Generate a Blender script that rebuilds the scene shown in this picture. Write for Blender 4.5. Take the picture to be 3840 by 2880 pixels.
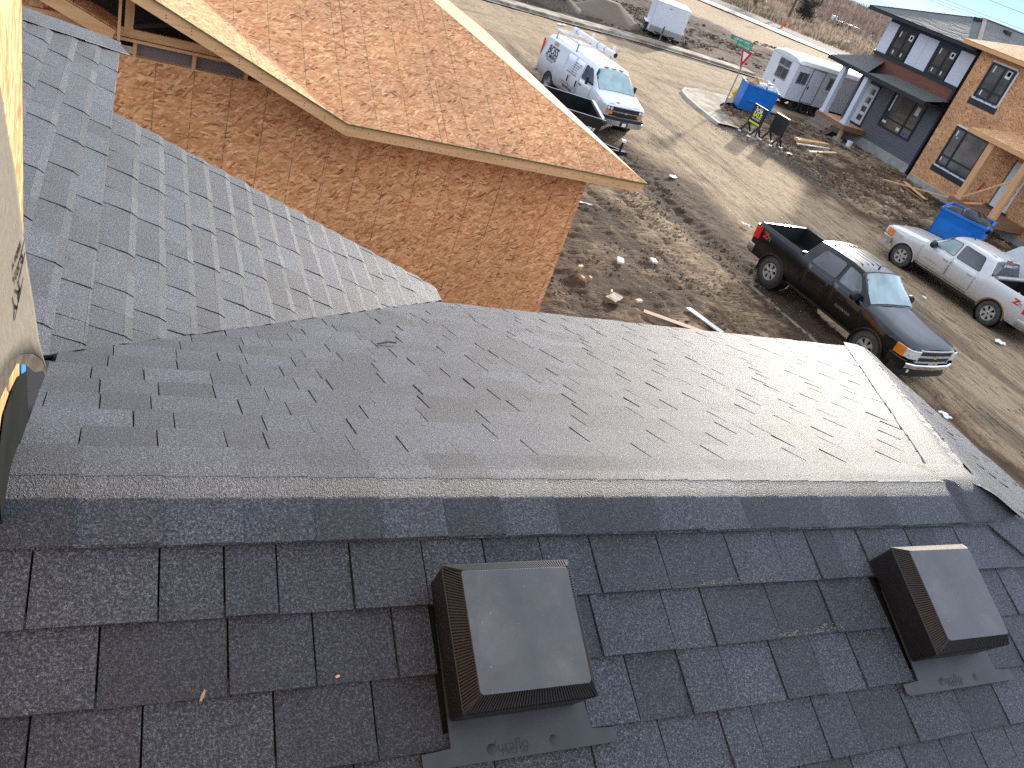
import bpy, bmesh, math, random
import numpy as np
from math import sin, cos, pi, radians, sqrt, atan2
from mathutils import Vector, Matrix
random.seed(7)
for _o in list(bpy.data.objects):
    bpy.data.objects.remove(_o)
SC = bpy.context.scene
COL = SC.collection
H = 7.06            # camera height above the street

# ------------------------------------------------------------- camera
cam_d = bpy.data.cameras.new('camera')
cam = bpy.data.objects.new('camera', cam_d)
COL.objects.link(cam)
_r = Vector((0.897923814907034, -0.3187156420852689, 0.30356739303320013))
_d = Vector((0.058021206355195615, -0.597961785104572, -0.7994218180457933))
_f = Vector((0.4363099382731116, 0.7354332349334836, -0.5184318612116592))
cam.matrix_world = Matrix(((_r.x, -_d.x, -_f.x, 0), (_r.y, -_d.y, -_f.y, 0), (_r.z, -_d.z, -_f.z, H), (0, 0, 0, 1)))
cam_d.sensor_width = 36.0
cam_d.lens = 28.707
cam_d.clip_start = 0.05
cam_d.clip_end = 6000
SC.camera = cam

# ------------------------------------------------------------- light
SUN_AZ, SUN_EL = 44.0, 14.2
w = bpy.data.worlds.new('World')
SC.world = w
w.use_nodes = True
wn = w.node_tree.nodes
wl = w.node_tree.links
wn.clear()
sky = wn.new('ShaderNodeTexSky')
sky.sky_type = 'NISHITA'
sky.sun_disc = False
sky.sun_elevation = radians(SUN_EL)
sky.sun_rotation = radians(SUN_AZ)
sky.air_density = 0.28
sky.dust_density = 0.0
bg = wn.new('ShaderNodeBackground')
bg.inputs[1].default_value = 0.05
# bright flat cloud layer added overhead as fill light, faded out near the horizon
tc = wn.new('ShaderNodeTexCoord')
sep = wn.new('ShaderNodeSeparateXYZ')
wl.new(tc.outputs['Generated'], sep.inputs[0])
zc = wn.new('ShaderNodeMath'); zc.operation = 'MAXIMUM'; zc.inputs[1].default_value = 0.03
wl.new(sep.outputs[2], zc.inputs[0])
dv = wn.new('ShaderNodeVectorMath'); dv.operation = 'DIVIDE'
cbz = wn.new('ShaderNodeCombineXYZ')
for i_ in range(3): wl.new(zc.outputs[0], cbz.inputs[i_])
wl.new(tc.outputs['Generated'], dv.inputs[0]); wl.new(cbz.outputs[0], dv.inputs[1])
cn = wn.new('ShaderNodeTexNoise')
cn.inputs['Scale'].default_value = 0.55
cn.inputs['Detail'].default_value = 7
wl.new(dv.outputs[0], cn.inputs['Vector'])
cr = wn.new('ShaderNodeMapRange')
cr.inputs[1].default_value = 0.30
cr.inputs[2].default_value = 0.62
cr.inputs[3].default_value = 0.15
cr.inputs[4].default_value = 0.9
wl.new(cn.outputs[0], cr.inputs[0])
el = wn.new('ShaderNodeMapRange')
el.inputs[1].default_value = 0.02
el.inputs[2].default_value = 0.30
wl.new(sep.outputs[2], el.inputs[0])
mm = wn.new('ShaderNodeMath'); mm.operation = 'MULTIPLY'
wl.new(cr.outputs[0], mm.inputs[0]); wl.new(el.outputs[0], mm.inputs[1])
mixc = wn.new('ShaderNodeMix')
mixc.data_type = 'RGBA'
mixc.inputs['B'].default_value = (17.0, 19.4, 23.2, 1)
wl.new(mm.outputs[0], mixc.inputs['Factor'])
wl.new(sky.outputs[0], mixc.inputs['A'])
out = wn.new('ShaderNodeOutputWorld')
wl.new(mixc.outputs['Result'], bg.inputs[0])
wl.new(bg.outputs[0], out.inputs[0])

sd = bpy.data.lights.new('sun', 'SUN')
sd.energy = 2.5
sd.angle = radians(1.6)
sd.color = (1.0, 0.90, 0.76)
sun = bpy.data.objects.new('sun', sd)
COL.objects.link(sun)
_s = Vector((sin(radians(SUN_AZ)) * cos(radians(SUN_EL)), cos(radians(SUN_AZ)) * cos(radians(SUN_EL)), sin(radians(SUN_EL))))
sun.rotation_euler = _s.to_track_quat('Z', 'Y').to_euler()
sun.location = (20, 20, 30)

SC.view_settings.view_transform = 'Standard'
SC.view_settings.look = 'None'
SC.view_settings.gamma = 1
SC.view_settings.exposure = 1.3
SC.cycles.use_denoising = False
SC.cycles.max_bounces = 6

# ------------------------------------------------------------- materials
def mat(name, rough=0.6, metal=0.0, spec=None):
    m = bpy.data.materials.new(name)
    m.use_nodes = True
    n = m.node_tree.nodes
    p = n['Principled BSDF']
    p.inputs['Roughness'].default_value = rough
    p.inputs['Metallic'].default_value = metal
    if spec is not None:
        p.inputs['Specular IOR Level'].default_value = spec
    return m, n, m.node_tree.links, p

def N(n, typ, **kw):
    x = n.new(typ)
    for k, v in kw.items():
        if k in ('data_type', 'operation', 'blend_type', 'noise_dimensions', 'feature', 'distance', 'wave_type', 'bands_direction', 'interpolation_type', 'attribute_name'):
            setattr(x, k, v)
        else:
            x.inputs[k.replace('_', ' ')].default_value = v
    return x

def coords(n, l, scale=(1, 1, 1), rot=(0, 0, 0), src='Object'):
    t = n.new('ShaderNodeTexCoord')
    m = n.new('ShaderNodeMapping')
    m.inputs['Scale'].default_value = scale
    m.inputs['Rotation'].default_value = rot
    l.new(t.outputs[src], m.inputs[0])
    return m.outputs[0]

def ramp(n, l, fac, stops):
    r = n.new('ShaderNodeValToRGB')
    e = r.color_ramp.elements
    while len(e) < len(stops):
        e.new(0.5)
    for i, (p, c) in enumerate(stops):
        e[i].position = p
        e[i].color = (c[0], c[1], c[2], 1)
    l.new(fac, r.inputs[0])
    return r.outputs[0]

def mixrgb(n, l, a, b, fac, mode='MIX'):
    m = n.new('ShaderNodeMix')
    m.data_type = 'RGBA'
    m.blend_type = mode
    for s, v in (('A', a), ('B', b)):
        if isinstance(v, (tuple, list)):
            m.inputs[s].default_value = (v[0], v[1], v[2], 1)
        else:
            l.new(v, m.inputs[s])
    if isinstance(fac, (int, float)):
        m.inputs['Factor'].default_value = fac
    else:
        l.new(fac, m.inputs['Factor'])
    return m.outputs['Result']

def mth(n, l, op, a, b=0.0, c=None):
    m = n.new('ShaderNodeMath')
    m.operation = op
    for i, v in enumerate((a, b) if c is None else (a, b, c)):
        if isinstance(v, (int, float)):
            m.inputs[i].default_value = v
        else:
            l.new(v, m.inputs[i])
    return m.outputs[0]

def mrange(n, l, v, a, b, c=0.0, d=1.0):
    m = n.new('ShaderNodeMapRange')
    l.new(v, m.inputs[0])
    for i, x in enumerate((a, b, c, d)):
        m.inputs[i + 1].default_value = x
    return m.outputs[0]

def bump(n, l, p, h, strength, dist=0.01):
    b = n.new('ShaderNodeBump')
    b.inputs['Strength'].default_value = strength
    b.inputs['Distance'].default_value = dist
    l.new(h, b.inputs['Height'])
    l.new(b.outputs[0], p.inputs['Normal'])

def simple(name, col, rough=0.6, metal=0.0, var=0.12, scale=3.0, spec=None, bmp=0.0, bscale=40, coat=0.0, dirt=None, dirt_h=None):
    """painted / plain surface with slight tone variation, optional road dirt that thins with height"""
    m, n, l, p = mat(name, rough, metal, spec)
    v = coords(n, l)
    t = N(n, 'ShaderNodeTexNoise', Scale=scale, Detail=5.0)
    l.new(v, t.inputs['Vector'])
    lo = [c * (1 - var) for c in col]
    hi = [min(1, c * (1 + var)) for c in col]
    c = ramp(n, l, t.outputs[0], [(0.3, lo), (0.7, hi)])
    if dirt is not None:
        sx = n.new('ShaderNodeSeparateXYZ')
        l.new(v, sx.inputs[0])
        t2 = N(n, 'ShaderNodeTexNoise', Scale=7.0, Detail=8.0, Roughness=0.7)
        l.new(v, t2.inputs['Vector'])
        z = mth(n, l, 'ADD', sx.outputs[2], mth(n, l, 'MULTIPLY', t2.outputs[0], -0.7))
        f = mrange(n, l, z, dirt_h[1] - 0.35, dirt_h[0] - 0.35, 0.0, dirt_h[2])
        c = mixrgb(n, l, c, dirt, f)
        rr = mrange(n, l, f, 0, 0.8, rough, 0.75)
        l.new(rr, p.inputs['Roughness'])
    l.new(c, p.inputs['Base Color'])
    if coat:
        p.inputs['Coat Weight'].default_value = coat
        p.inputs['Coat Roughness'].default_value = 0.04
    if bmp:
        t3 = N(n, 'ShaderNodeTexNoise', Scale=float(bscale), Detail=4.0)
        l.new(v, t3.inputs['Vector'])
        bump(n, l, p, t3.outputs[0], bmp)
    return m

def shingle_mat():
    m, n, l, p = mat('asphalt_granules', 0.53, 0.0, 0.75)
    v = coords(n, l)
    g = N(n, 'ShaderNodeTexNoise', Scale=185.0, Detail=3.0, Roughness=0.8)
    l.new(v, g.inputs['Vector'])
    g2 = N(n, 'ShaderNodeTexNoise', Scale=520.0, Detail=1.0)
    l.new(v, g2.inputs['Vector'])
    b = N(n, 'ShaderNodeTexNoise', Scale=2.3, Detail=4.0)
    l.new(v, b.inputs['Vector'])
    mixg = mth(n, l, 'ADD', mth(n, l, 'MULTIPLY', g.outputs[0], 0.66), mth(n, l, 'MULTIPLY', g2.outputs[0], 0.34))
    c = ramp(n, l, mixg, [(0.40, (0.008, 0.010, 0.016)), (0.47, (0.027, 0.032, 0.046)), (0.54, (0.072, 0.080, 0.100)), (0.63, (0.22, 0.23, 0.26))])
    oi = n.new('ShaderNodeObjectInfo')
    ge = n.new('ShaderNodeNewGeometry')
    rnd = mth(n, l, 'FRACT', mth(n, l, 'ADD', oi.outputs['Random'], ge.outputs['Random Per Island']))
    k = mrange(n, l, rnd, 0, 1, 0.60, 1.36)
    k = mth(n, l, 'MULTIPLY', k, mrange(n, l, b.outputs[0], 0.3, 0.7, 0.82, 1.18))
    hsv = n.new('ShaderNodeHueSaturation')
    l.new(c, hsv.inputs['Color'])
    l.new(k, hsv.inputs['Value'])
    l.new(hsv.outputs[0], p.inputs['Base Color'])
    bump(n, l, p, mixg, 1.0, 0.018)
    return m

def osb_mat(name, tint=(1, 1, 1), scale=1.0, lines=True, axes=(0, 2), seed=0.0):
    """oriented strand board: stretched chips at several angles, chalk/nail lines every 0.406 m along the first axis.
    axes = (long axis, cross axis) in object space"""
    m, n, l, p = mat(name, 0.75)
    t = n.new('ShaderNodeTexCoord')
    s = n.new('ShaderNodeSeparateXYZ')
    l.new(t.outputs['Object'], s.inputs[0])
    cb = n.new('ShaderNodeCombineXYZ')
    l.new(s.outputs[axes[0]], cb.inputs[0])
    l.new(s.outputs[axes[1]], cb.inputs[1])
    cb.inputs[2].default_value = seed
    base = cb.outputs[0]
    wn_ = N(n, 'ShaderNodeTexNoise', Scale=5.0 * scale, Detail=2.0)
    l.new(base, wn_.inputs['Vector'])
    warp = n.new('ShaderNodeVectorMath')
    warp.operation = 'MULTIPLY_ADD'
    l.new(wn_.outputs['Color'], warp.inputs[0])
    warp.inputs[1].default_value = (0.010 / scale, 0.010 / scale, 0)
    l.new(base, warp.inputs[2])
    layers = []
    for i, (ang, sx, sy) in enumerate(((0.04, 9.5, 50), (-0.36, 10, 46), (0.42, 11, 52), (0.85, 13, 48))):
        mp_ = n.new('ShaderNodeMapping')
        mp_.vector_type = 'TEXTURE'
        mp_.inputs['Rotation'].default_value = (0, 0, ang)
        mp_.inputs['Location'].default_value = (0.37 * i, 0.21 * i, 0)
        mp_.inputs['Scale'].default_value = (1 / (sx * scale), 1 / (sy * scale), 1)
        l.new(warp.outputs[0], mp_.inputs[0])
        vo = N(n, 'ShaderNodeTexVoronoi', Scale=1.0, Randomness=1.0)
        l.new(mp_.outputs[0], vo.inputs['Vector'])
        sp = n.new('ShaderNodeSeparateColor')
        l.new(vo.outputs['Color'], sp.inputs[0])
        layers.append((sp.outputs[0], sp.outputs[1], sp.outputs[2]))
    def T(c):
        return tuple(c[i] * tint[i] for i in range(3))
    cols = [(0.0, T((0.26, 0.09, 0.035))), (0.08, T((0.54, 0.26, 0.11))), (0.42, T((0.70, 0.39, 0.19))), (0.75, T((0.82, 0.51, 0.28))), (1.0, T((0.92, 0.66, 0.40)))]
    c = ramp(n, l, layers[0][0], cols)
    h = layers[0][2]
    for i in (1, 2, 3):
        ci = ramp(n, l, layers[i][0], cols)
        f = mth(n, l, 'GREATER_THAN', layers[i][1], 0.52 + 0.07 * i)
        c = mixrgb(n, l, c, ci, f)
        hh = mth(n, l, 'MULTIPLY', layers[i][2], 1.0)
        mx = n.new('ShaderNodeMix')
        l.new(f, mx.inputs[0])
        l.new(h, mx.inputs[2])
        l.new(hh, mx.inputs[3])
        h = mx.outputs[0]
    dk = mrange(n, l, h, 0.0, 1.0, 0.82, 1.12)
    hs = n.new('ShaderNodeHueSaturation')
    big = N(n, 'ShaderNodeTexNoise', Scale=0.9, Detail=3.0)
    l.new(base, big.inputs['Vector'])
    dk = mth(n, l, 'MULTIPLY', dk, mrange(n, l, big.outputs[0], 0.3, 0.7, 0.86, 1.12))
    l.new(c, hs.inputs['Color'])
    l.new(dk, hs.inputs['Value'])
    c = hs.outputs[0]
    if lines:
        dx = mth(n, l, 'ABSOLUTE', mth(n, l, 'SUBTRACT', mth(n, l, 'MODULO', mth(n, l, 'ADD', s.outputs[axes[0]], 40.6), 0.406), 0.203))
        near = mth(n, l, 'LESS_THAN', dx, 0.005)
        dn = N(n, 'ShaderNodeTexNoise', Scale=14.0, Detail=3.0)
        l.new(base, dn.inputs['Vector'])
        f = mth(n, l, 'MULTIPLY', near, mrange(n, l, dn.outputs[0], 0.40, 0.55, 0.15, 0.85))
        c = mixrgb(n, l, c, (0.09, 0.085, 0.03), f)
    l.new(c, p.inputs['Base Color'])
    return m

def wood_mat(name, c0, c1, axis=0, rough=0.7):
    m, n, l, p = mat(name, rough)
    sc = [26.0, 26.0, 26.0]
    sc[axis] = 1.6
    v = coords(n, l, tuple(sc))
    t = N(n, 'ShaderNodeTexNoise', Scale=1.0, Detail=6.0, Distortion=0.8)
    l.new(v, t.inputs['Vector'])
    c = ramp(n, l, t.outputs[0], [(0.32, c0), (0.68, c1)])
    v2 = coords(n, l)
    k = N(n, 'ShaderNodeTexVoronoi', Scale=3.2)
    l.new(v2, k.inputs['Vector'])
    f = mrange(n, l, k.outputs['Distance'], 0.02, 0.07, 0.55, 0.0)
    c = mixrgb(n, l, c, (0.22, 0.10, 0.04), f)
    l.new(c, p.inputs['Base Color'])
    bump(n, l, p, t.outputs[0], 0.2, 0.003)
    return m

def glass_mat(name, col, rough=0.04, spec=0.8):
    m, n, l, p = mat(name, rough, 0.0, spec)
    v = coords(n, l)
    t = N(n, 'ShaderNodeTexNoise', Scale=1.4, Detail=3.0)
    l.new(v, t.inputs['Vector'])
    c = ramp(n, l, t.outputs[0], [(0.35, [x * 0.6 for x in col]), (0.65, [x * 1.3 for x in col])])
    l.new(c, p.inputs['Base Color'])
    p.inputs['Coat Weight'].default_value = 0.6
    p.inputs['Coat Roughness'].default_value = 0.02
    return m

MUD = (0.16, 0.11, 0.07)
M = {}
M['shingle'] = shingle_mat()
M['osb_wall'] = osb_mat('osb_sheathing_wall', (1.03, 0.79, 0.62), 1.0, True, (0, 2), 3.0)
M['osb_roof'] = osb_mat('osb_sheathing_roof', (0.86, 0.665, 0.52), 1.0, True, (0, 1), 9.0)
M['osb_wall_side'] = osb_mat('osb_sheathing_side', (0.92, 0.80, 0.68), 1.0, True, (1, 2), 4.0)
M['osb_strip'] = osb_mat('osb_sheathing_strip', (0.86, 0.665, 0.52), 1.0, False, (1, 0), 6.0)
M['osb_near'] = osb_mat('osb_sheathing_near', (1.05, 0.98, 0.80), 1.6, False, (2, 1), 5.0)
M['osb_far'] = osb_mat('osb_sheathing_far', (0.85, 0.74, 0.66), 0.7, False, (1, 2), 7.0)
M['osb_far_roof'] = osb_mat('osb_sheathing_far_roof', (0.9, 0.82, 0.75), 0.7, False, (1, 0), 1.0)
M['lumber'] = wood_mat('spruce_lumber', (0.62, 0.32, 0.13), (0.80, 0.46, 0.22), 0)
M['lumber_y'] = wood_mat('spruce_lumber_y', (0.60, 0.31, 0.13), (0.78, 0.45, 0.21), 1)
M['lumber_z'] = wood_mat('spruce_lumber_z', (0.58, 0.30, 0.13), (0.76, 0.44, 0.21), 2)
M['lumber_old'] = wood_mat('treated_lumber', (0.20, 0.10, 0.05), (0.30, 0.16, 0.085), 1)
M['lumber_grey'] = wood_mat('weathered_lumber', (0.16, 0.12, 0.09), (0.27, 0.21, 0.16), 1)
M['fresh_edge'] = simple('fresh_cut_osb_edge', (0.78, 0.58, 0.33), 0.8, var=0.2, scale=30)
M['green_edge'] = simple('green_sealed_osb_edge', (0.10, 0.13, 0.04), 0.8, var=0.3, scale=20)
M['black_plastic'] = simple('black_vent_plastic', (0.008, 0.0085, 0.010), 0.5, var=0.3, scale=6, bmp=0.05, bscale=60)
M['membrane'] = simple('black_membrane', (0.014, 0.016, 0.014), 0.95, spec=0.1, var=0.3, scale=8, bmp=0.1)
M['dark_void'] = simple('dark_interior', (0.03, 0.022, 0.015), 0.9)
M['vapor'] = simple('grey_mauve_sheeting', (0.20, 0.155, 0.15), 0.7, var=0.05)
M['concrete'] = simple('concrete', (0.36, 0.35, 0.32), 0.85, var=0.2, scale=2.5, bmp=0.15, bscale=60)
M['concrete_walk'] = simple('pale_concrete_walk', (0.52, 0.49, 0.43), 0.85, var=0.25, scale=1.2, bmp=0.1, bscale=60)
M['chrome'] = simple('chrome', (0.72, 0.72, 0.72), 0.12, 1.0, var=0.05)
M['chrome_dull'] = simple('dull_metal', (0.45, 0.45, 0.44), 0.38, 0.9, var=0.15)
M['grille_silver'] = simple('grille_silver', (0.52, 0.51, 0.49), 0.3, 0.35, var=0.1)
M['alloy'] = simple('silver_alloy', (0.50, 0.49, 0.47), 0.35, 0.6, var=0.15, scale=9)
M['tyre'] = simple('dusty_tyre', (0.05, 0.045, 0.04), 0.85, var=0.35, scale=8, bmp=0.3, bscale=40)
M['black_trim'] = simple('black_trim', (0.012, 0.012, 0.013), 0.5)
M['black_steel'] = simple('black_painted_steel', (0.010, 0.011, 0.012), 0.3, var=0.4, coat=0.3)
M['white_metal'] = simple('white_painted_metal', (0.74, 0.75, 0.77), 0.4, var=0.04)
M['glass_dark'] = glass_mat('dark_tinted_glass', (0.020, 0.022, 0.028))
M['glass_teal'] = glass_mat('pale_teal_windscreen', (0.26, 0.36, 0.36), 0.06)
M['glass_clear'] = glass_mat('side_glass', (0.07, 0.085, 0.08))
M['house_glass'] = glass_mat('house_window_glass', (0.075, 0.07, 0.06), 0.08)
M['house_glass2'] = glass_mat('grey_house_window_glass', (0.10, 0.105, 0.11), 0.12)
M['lamp_clear'] = simple('clear_lamp_lens', (0.62, 0.60, 0.55), 0.15, var=0.35, scale=18, coat=0.6)
M['amber'] = simple('amber_lens', (0.75, 0.22, 0.02), 0.2, var=0.2, coat=0.5)
M['red_lens'] = simple('red_lens', (0.62, 0.012, 0.01), 0.2, var=0.25, scale=15, coat=0.5)
M['red'] = simple('red_plastic', (0.55, 0.03, 0.02), 0.4)
M['gold'] = simple('gold_emblem', (0.55, 0.42, 0.16), 0.35, 0.5)
M['blue_bin'] = simple('blue_painted_steel', (0.008, 0.17, 0.60), 0.4, var=0.12, scale=4, dirt=(0.06, 0.07, 0.09), dirt_h=(0.1, 0.7, 0.35))
M['blue'] = simple('blue_tape', (0.05, 0.30, 0.85), 0.5)
M['white'] = simple('white_surface', (0.78, 0.78, 0.76), 0.6, var=0.04)
M['paper'] = simple('white_paper', (0.75, 0.76, 0.74), 0.8, var=0.1, scale=10)
M['yellow'] = simple('yellow_paint', (0.80, 0.55, 0.02), 0.4, var=0.12)
M['lime'] = simple('lime_print', (0.70, 0.75, 0.03), 0.5)
M['green_sign'] = simple('green_sign_face', (0.01, 0.27, 0.14), 0.4)
M['sign_red'] = simple('sign_red', (0.55, 0.01, 0.015), 0.4)
M['galv'] = simple('galvanised_steel', (0.36, 0.35, 0.33), 0.45, 0.6)
M['orange'] = simple('orange_plastic', (0.85, 0.12, 0.02), 0.5)
M['cardboard'] = simple('cardboard', (0.45, 0.27, 0.15), 0.85, var=0.15)
M['bag'] = simple('black_bin_bag', (0.012, 0.013, 0.015), 0.28, var=0.3, bmp=0.8, bscale=9)
M['ink'] = simple('black_print', (0.02, 0.02, 0.022), 0.6)
M['ink_grey'] = simple('grey_print', (0.16, 0.16, 0.17), 0.6)
M['siding_grey'] = simple('grey_lap_siding', (0.115, 0.11, 0.125), 0.6, var=0.08)
M['trim_black'] = simple('black_house_trim', (0.013, 0.017, 0.024), 0.45)
M['cedar'] = wood_mat('red_brown_siding', (0.14, 0.045, 0.028), (0.21, 0.075, 0.045), 1)
M['panel_white'] = simple('white_wall_panel', (0.62, 0.64, 0.70), 0.6, var=0.03)
M['dirty_white'] = simple('dirty_white_board', (0.60, 0.58, 0.54), 0.7, var=0.15)
M['building_paper'] = None
M['paint_black'] = simple('black_car_paint', (0.003, 0.003, 0.0035), 0.22, 0.0, var=0.2, spec=0.35, coat=0.45, dirt=(0.03, 0.024, 0.018), dirt_h=(0.35, 0.9, 0.3))
M['paint_silver'] = simple('silver_white_car_paint', (0.60, 0.59, 0.57), 0.28, 0.1, var=0.04, coat=0.9, dirt=(0.27, 0.21, 0.15), dirt_h=(0.35, 1.2, 0.75))
M['paint_van'] = simple('white_van_paint', (0.72, 0.73, 0.76), 0.3, 0.0, var=0.03, coat=0.6, dirt=(0.30, 0.24, 0.18), dirt_h=(0.35, 1.3, 0.8))
M['rust'] = simple('rusty_arch_lip', (0.22, 0.09, 0.03), 0.9, var=0.5, scale=25)
M['office_white'] = simple('white_trailer_siding', (0.66, 0.67, 0.70), 0.5, var=0.04)
M['office_roof'] = simple('white_trailer_roof', (0.88, 0.88, 0.83), 0.38, var=0.03, spec=1.0, coat=0.5)
M['twig'] = simple('dark_twigs', (0.10, 0.075, 0.055), 0.9, var=0.3)
M['spruce'] = simple('dark_evergreen', (0.035, 0.040, 0.030), 0.9, var=0.3)
M['gravel_pile'] = simple('brown_gravel', (0.17, 0.12, 0.085), 0.95, var=0.45, scale=26, bmp=0.9, bscale=9)
M['rock'] = simple('pale_rock', (0.42, 0.37, 0.30), 0.9, var=0.2)
M['grime'] = simple('wet_mud', (0.07, 0.048, 0.032), 0.9)

# ------------------------------------------------------------- mesh helpers
class MB:
    def __init__(s):
        s.v = []; s.f = []; s.m = []
    def add(s, vs, fs, mi=0):
        o = len(s.v)
        s.v += [tuple(x) for x in vs]
        s.f += [tuple(i + o for i in f) for f in fs]
        s.m += [mi] * len(fs)
        return s
    def box(s, x0, x1, y0, y1, z0, z1, mi=0, mx=None):
        vs = [Vector((x, y, z)) for z in (z0, z1) for x, y in ((x0, y0), (x1, y0), (x1, y1), (x0, y1))]
        if mx is not None:
            vs = [mx @ q for q in vs]
        return s.add(vs, [(3, 2, 1, 0), (4, 5, 6, 7), (0, 1, 5, 4), (1, 2, 6, 5), (2, 3, 7, 6), (3, 0, 4, 7)], mi)
    def beam(s, a, b, w_, h_, mi=0, up=(0, 0, 1)):
        a = Vector(a); b = Vector(b)
        d = (b - a).normalized()
        u = Vector(up)
        x = d.cross(u)
        if x.length < 1e-4:
            x = d.cross(Vector((1, 0, 0)))
        x.normalize()
        z = x.cross(d).normalized()
        vs = []
        for q in (a, b):
            for i, j in ((-1, -1), (1, -1), (1, 1), (-1, 1)):
                vs.append(q + x * (i * w_ / 2) + z * (j * h_ / 2))
        return s.add(vs, [(0, 1, 2, 3), (7, 6, 5, 4), (0, 4, 5, 1), (1, 5, 6, 2), (2, 6, 7, 3), (3, 7, 4, 0)], mi)
    def tube(s, pts, r, n=8, mi=0, caps=True):
        pts = [Vector(p) for p in pts]
        rs = r if isinstance(r, (list, tuple)) else [r] * len(pts)
        vs = []
        prev = None
        for i, p in enumerate(pts):
            d = (pts[min(i + 1, len(pts) - 1)] - pts[max(i - 1, 0)]).normalized()
            if prev is None:
                x = d.cross(Vector((0, 0, 1)))
                if x.length < 1e-3:
                    x = d.cross(Vector((1, 0, 0)))
            else:
                x = prev - d * prev.dot(d)
            x.normalize()
            prev = x
            y = d.cross(x)
            for k in range(n):
                a = 2 * pi * k / n
                vs.append(p + (x * cos(a) + y * sin(a)) * rs[i])
        fs = []
        for i in range(len(pts) - 1):
            for k in range(n):
                fs.append((i * n + k, i * n + (k + 1) % n, (i + 1) * n + (k + 1) % n, (i + 1) * n + k))
        if caps:
            fs.append(tuple(range(n))[::-1])
            fs.append(tuple((len(pts) - 1) * n + k for k in range(n)))
        return s.add(vs, fs, mi)
    def lathe(s, prof, axis='x', n=24, c=(0, 0, 0), mi=0):
        """prof: list of (radius, along-axis)"""
        vs = []
        for r, t in prof:
            for k in range(n):
                a = 2 * pi * k / n
                if axis == 'x':
                    vs.append((c[0] + t, c[1] + r * cos(a), c[2] + r * sin(a)))
                elif axis == 'z':
                    vs.append((c[0] + r * cos(a), c[1] + r * sin(a), c[2] + t))
                else:
                    vs.append((c[0] + r * cos(a), c[1] + t, c[2] + r * sin(a)))
        fs = []
        for i in range(len(prof) - 1):
            for k in range(n):
                fs.append((i * n + k, i * n + (k + 1) % n, (i + 1) * n + (k + 1) % n, (i + 1) * n + k))
        return s.add(vs, fs, mi)
    def poly(s, pts, d, mi=0):
        """polygon extruded by vector d"""
        n = len(pts)
        a = [Vector(p) for p in pts]
        b = [p + Vector(d) for p in a]
        fs = [tuple(range(n))[::-1], tuple(range(n, 2 * n))]
        for i in range(n):
            j = (i + 1) % n
            fs.append((i, j, j + n, i + n))
        return s.add(a + b, fs, mi)
    def grid(s, rows, mi=0, closed=False):
        """rows of points (equal length) -> quads"""
        n = len(rows[0])
        vs = [p for r in rows for p in r]
        fs = []
        for i in range(len(rows) - 1):
            for k in range(n - 1 + (1 if closed else 0)):
                fs.append((i * n + k, i * n + (k + 1) % n, (i + 1) * n + (k + 1) % n, (i + 1) * n + k))
        return s.add(vs, fs, mi)
    def build(s, name, mats, parent=None, smooth=False, world=False, fix=True, ang=35):
        me = bpy.data.meshes.new(name)
        me.from_pydata(s.v, [], s.f)
        if not isinstance(mats, (list, tuple)):
            mats = [mats]
        for m_ in mats:
            me.materials.append(M[m_] if isinstance(m_, str) else m_)
        if len(mats) > 1:
            me.polygons.foreach_set('material_index', s.m)
        if fix:
            bm = bmesh.new()
            bm.from_mesh(me)
            bmesh.ops.recalc_face_normals(bm, faces=bm.faces)
            bm.to_mesh(me)
            bm.free()
        if smooth:
            me.polygons.foreach_set('use_smooth', [True] * len(me.polygons))
            me.set_sharp_from_angle(angle=radians(ang))
        me.update()
        o = bpy.data.objects.new(name, me)
        COL.objects.link(o)
        if parent is not None:
            o.parent = parent
            if world:
                o.location = -parent.location
        return o

def tag(o, label=None, cat=None, group=None, kind=None):
    if label: o['label'] = label
    if cat: o['category'] = cat
    if group: o['group'] = group
    if kind: o['kind'] = kind
    return o

def thing(name, label, cat, loc=(0, 0, 0), rz=0.0, group=None):
    o = bpy.data.objects.new(name, None)
    o.empty_display_size = 0.3
    COL.objects.link(o)
    o.location = loc
    o.rotation_euler = (0, 0, rz)
    return tag(o, label, cat, group)

def text_part(name, body, size, mx, m, parent, extrude=0.001, bold=0.0, align='CENTER', shear=0.0, spacing=1.0, sx=1.0):
    cu = bpy.data.curves.new(name, 'FONT')
    cu.body = body
    cu.size = size
    cu.extrude = extrude
    cu.offset = bold
    cu.align_x = align
    cu.align_y = 'CENTER'
    cu.shear = shear
    cu.space_character = spacing
    cu.resolution_u = 3
    o = bpy.data.objects.new(name, cu)
    COL.objects.link(o)
    bpy.context.view_layer.update()
    me = bpy.data.meshes.new_from_object(o)
    bpy.data.objects.remove(o)
    me.transform(Matrix.Diagonal((sx, 1, 1, 1)))
    me.transform(mx)
    me.materials.clear()
    me.materials.append(M[m] if isinstance(m, str) else m)
    me.name = name
    q = bpy.data.objects.new(name, me)
    COL.objects.link(q)
    if parent is not None:
        q.parent = parent
    return q

def frame(origin, xdir, ydir):
    x = Vector(xdir).normalized()
    y = Vector(ydir)
    y = (y - x * y.dot(x)).normalized()
    z = x.cross(y)
    o = Vector(origin)
    return Matrix(((x.x, y.x, z.x, o.x), (x.y, y.y, z.y, o.y), (x.z, y.z, z.z, o.z), (0, 0, 0, 1)))

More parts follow.
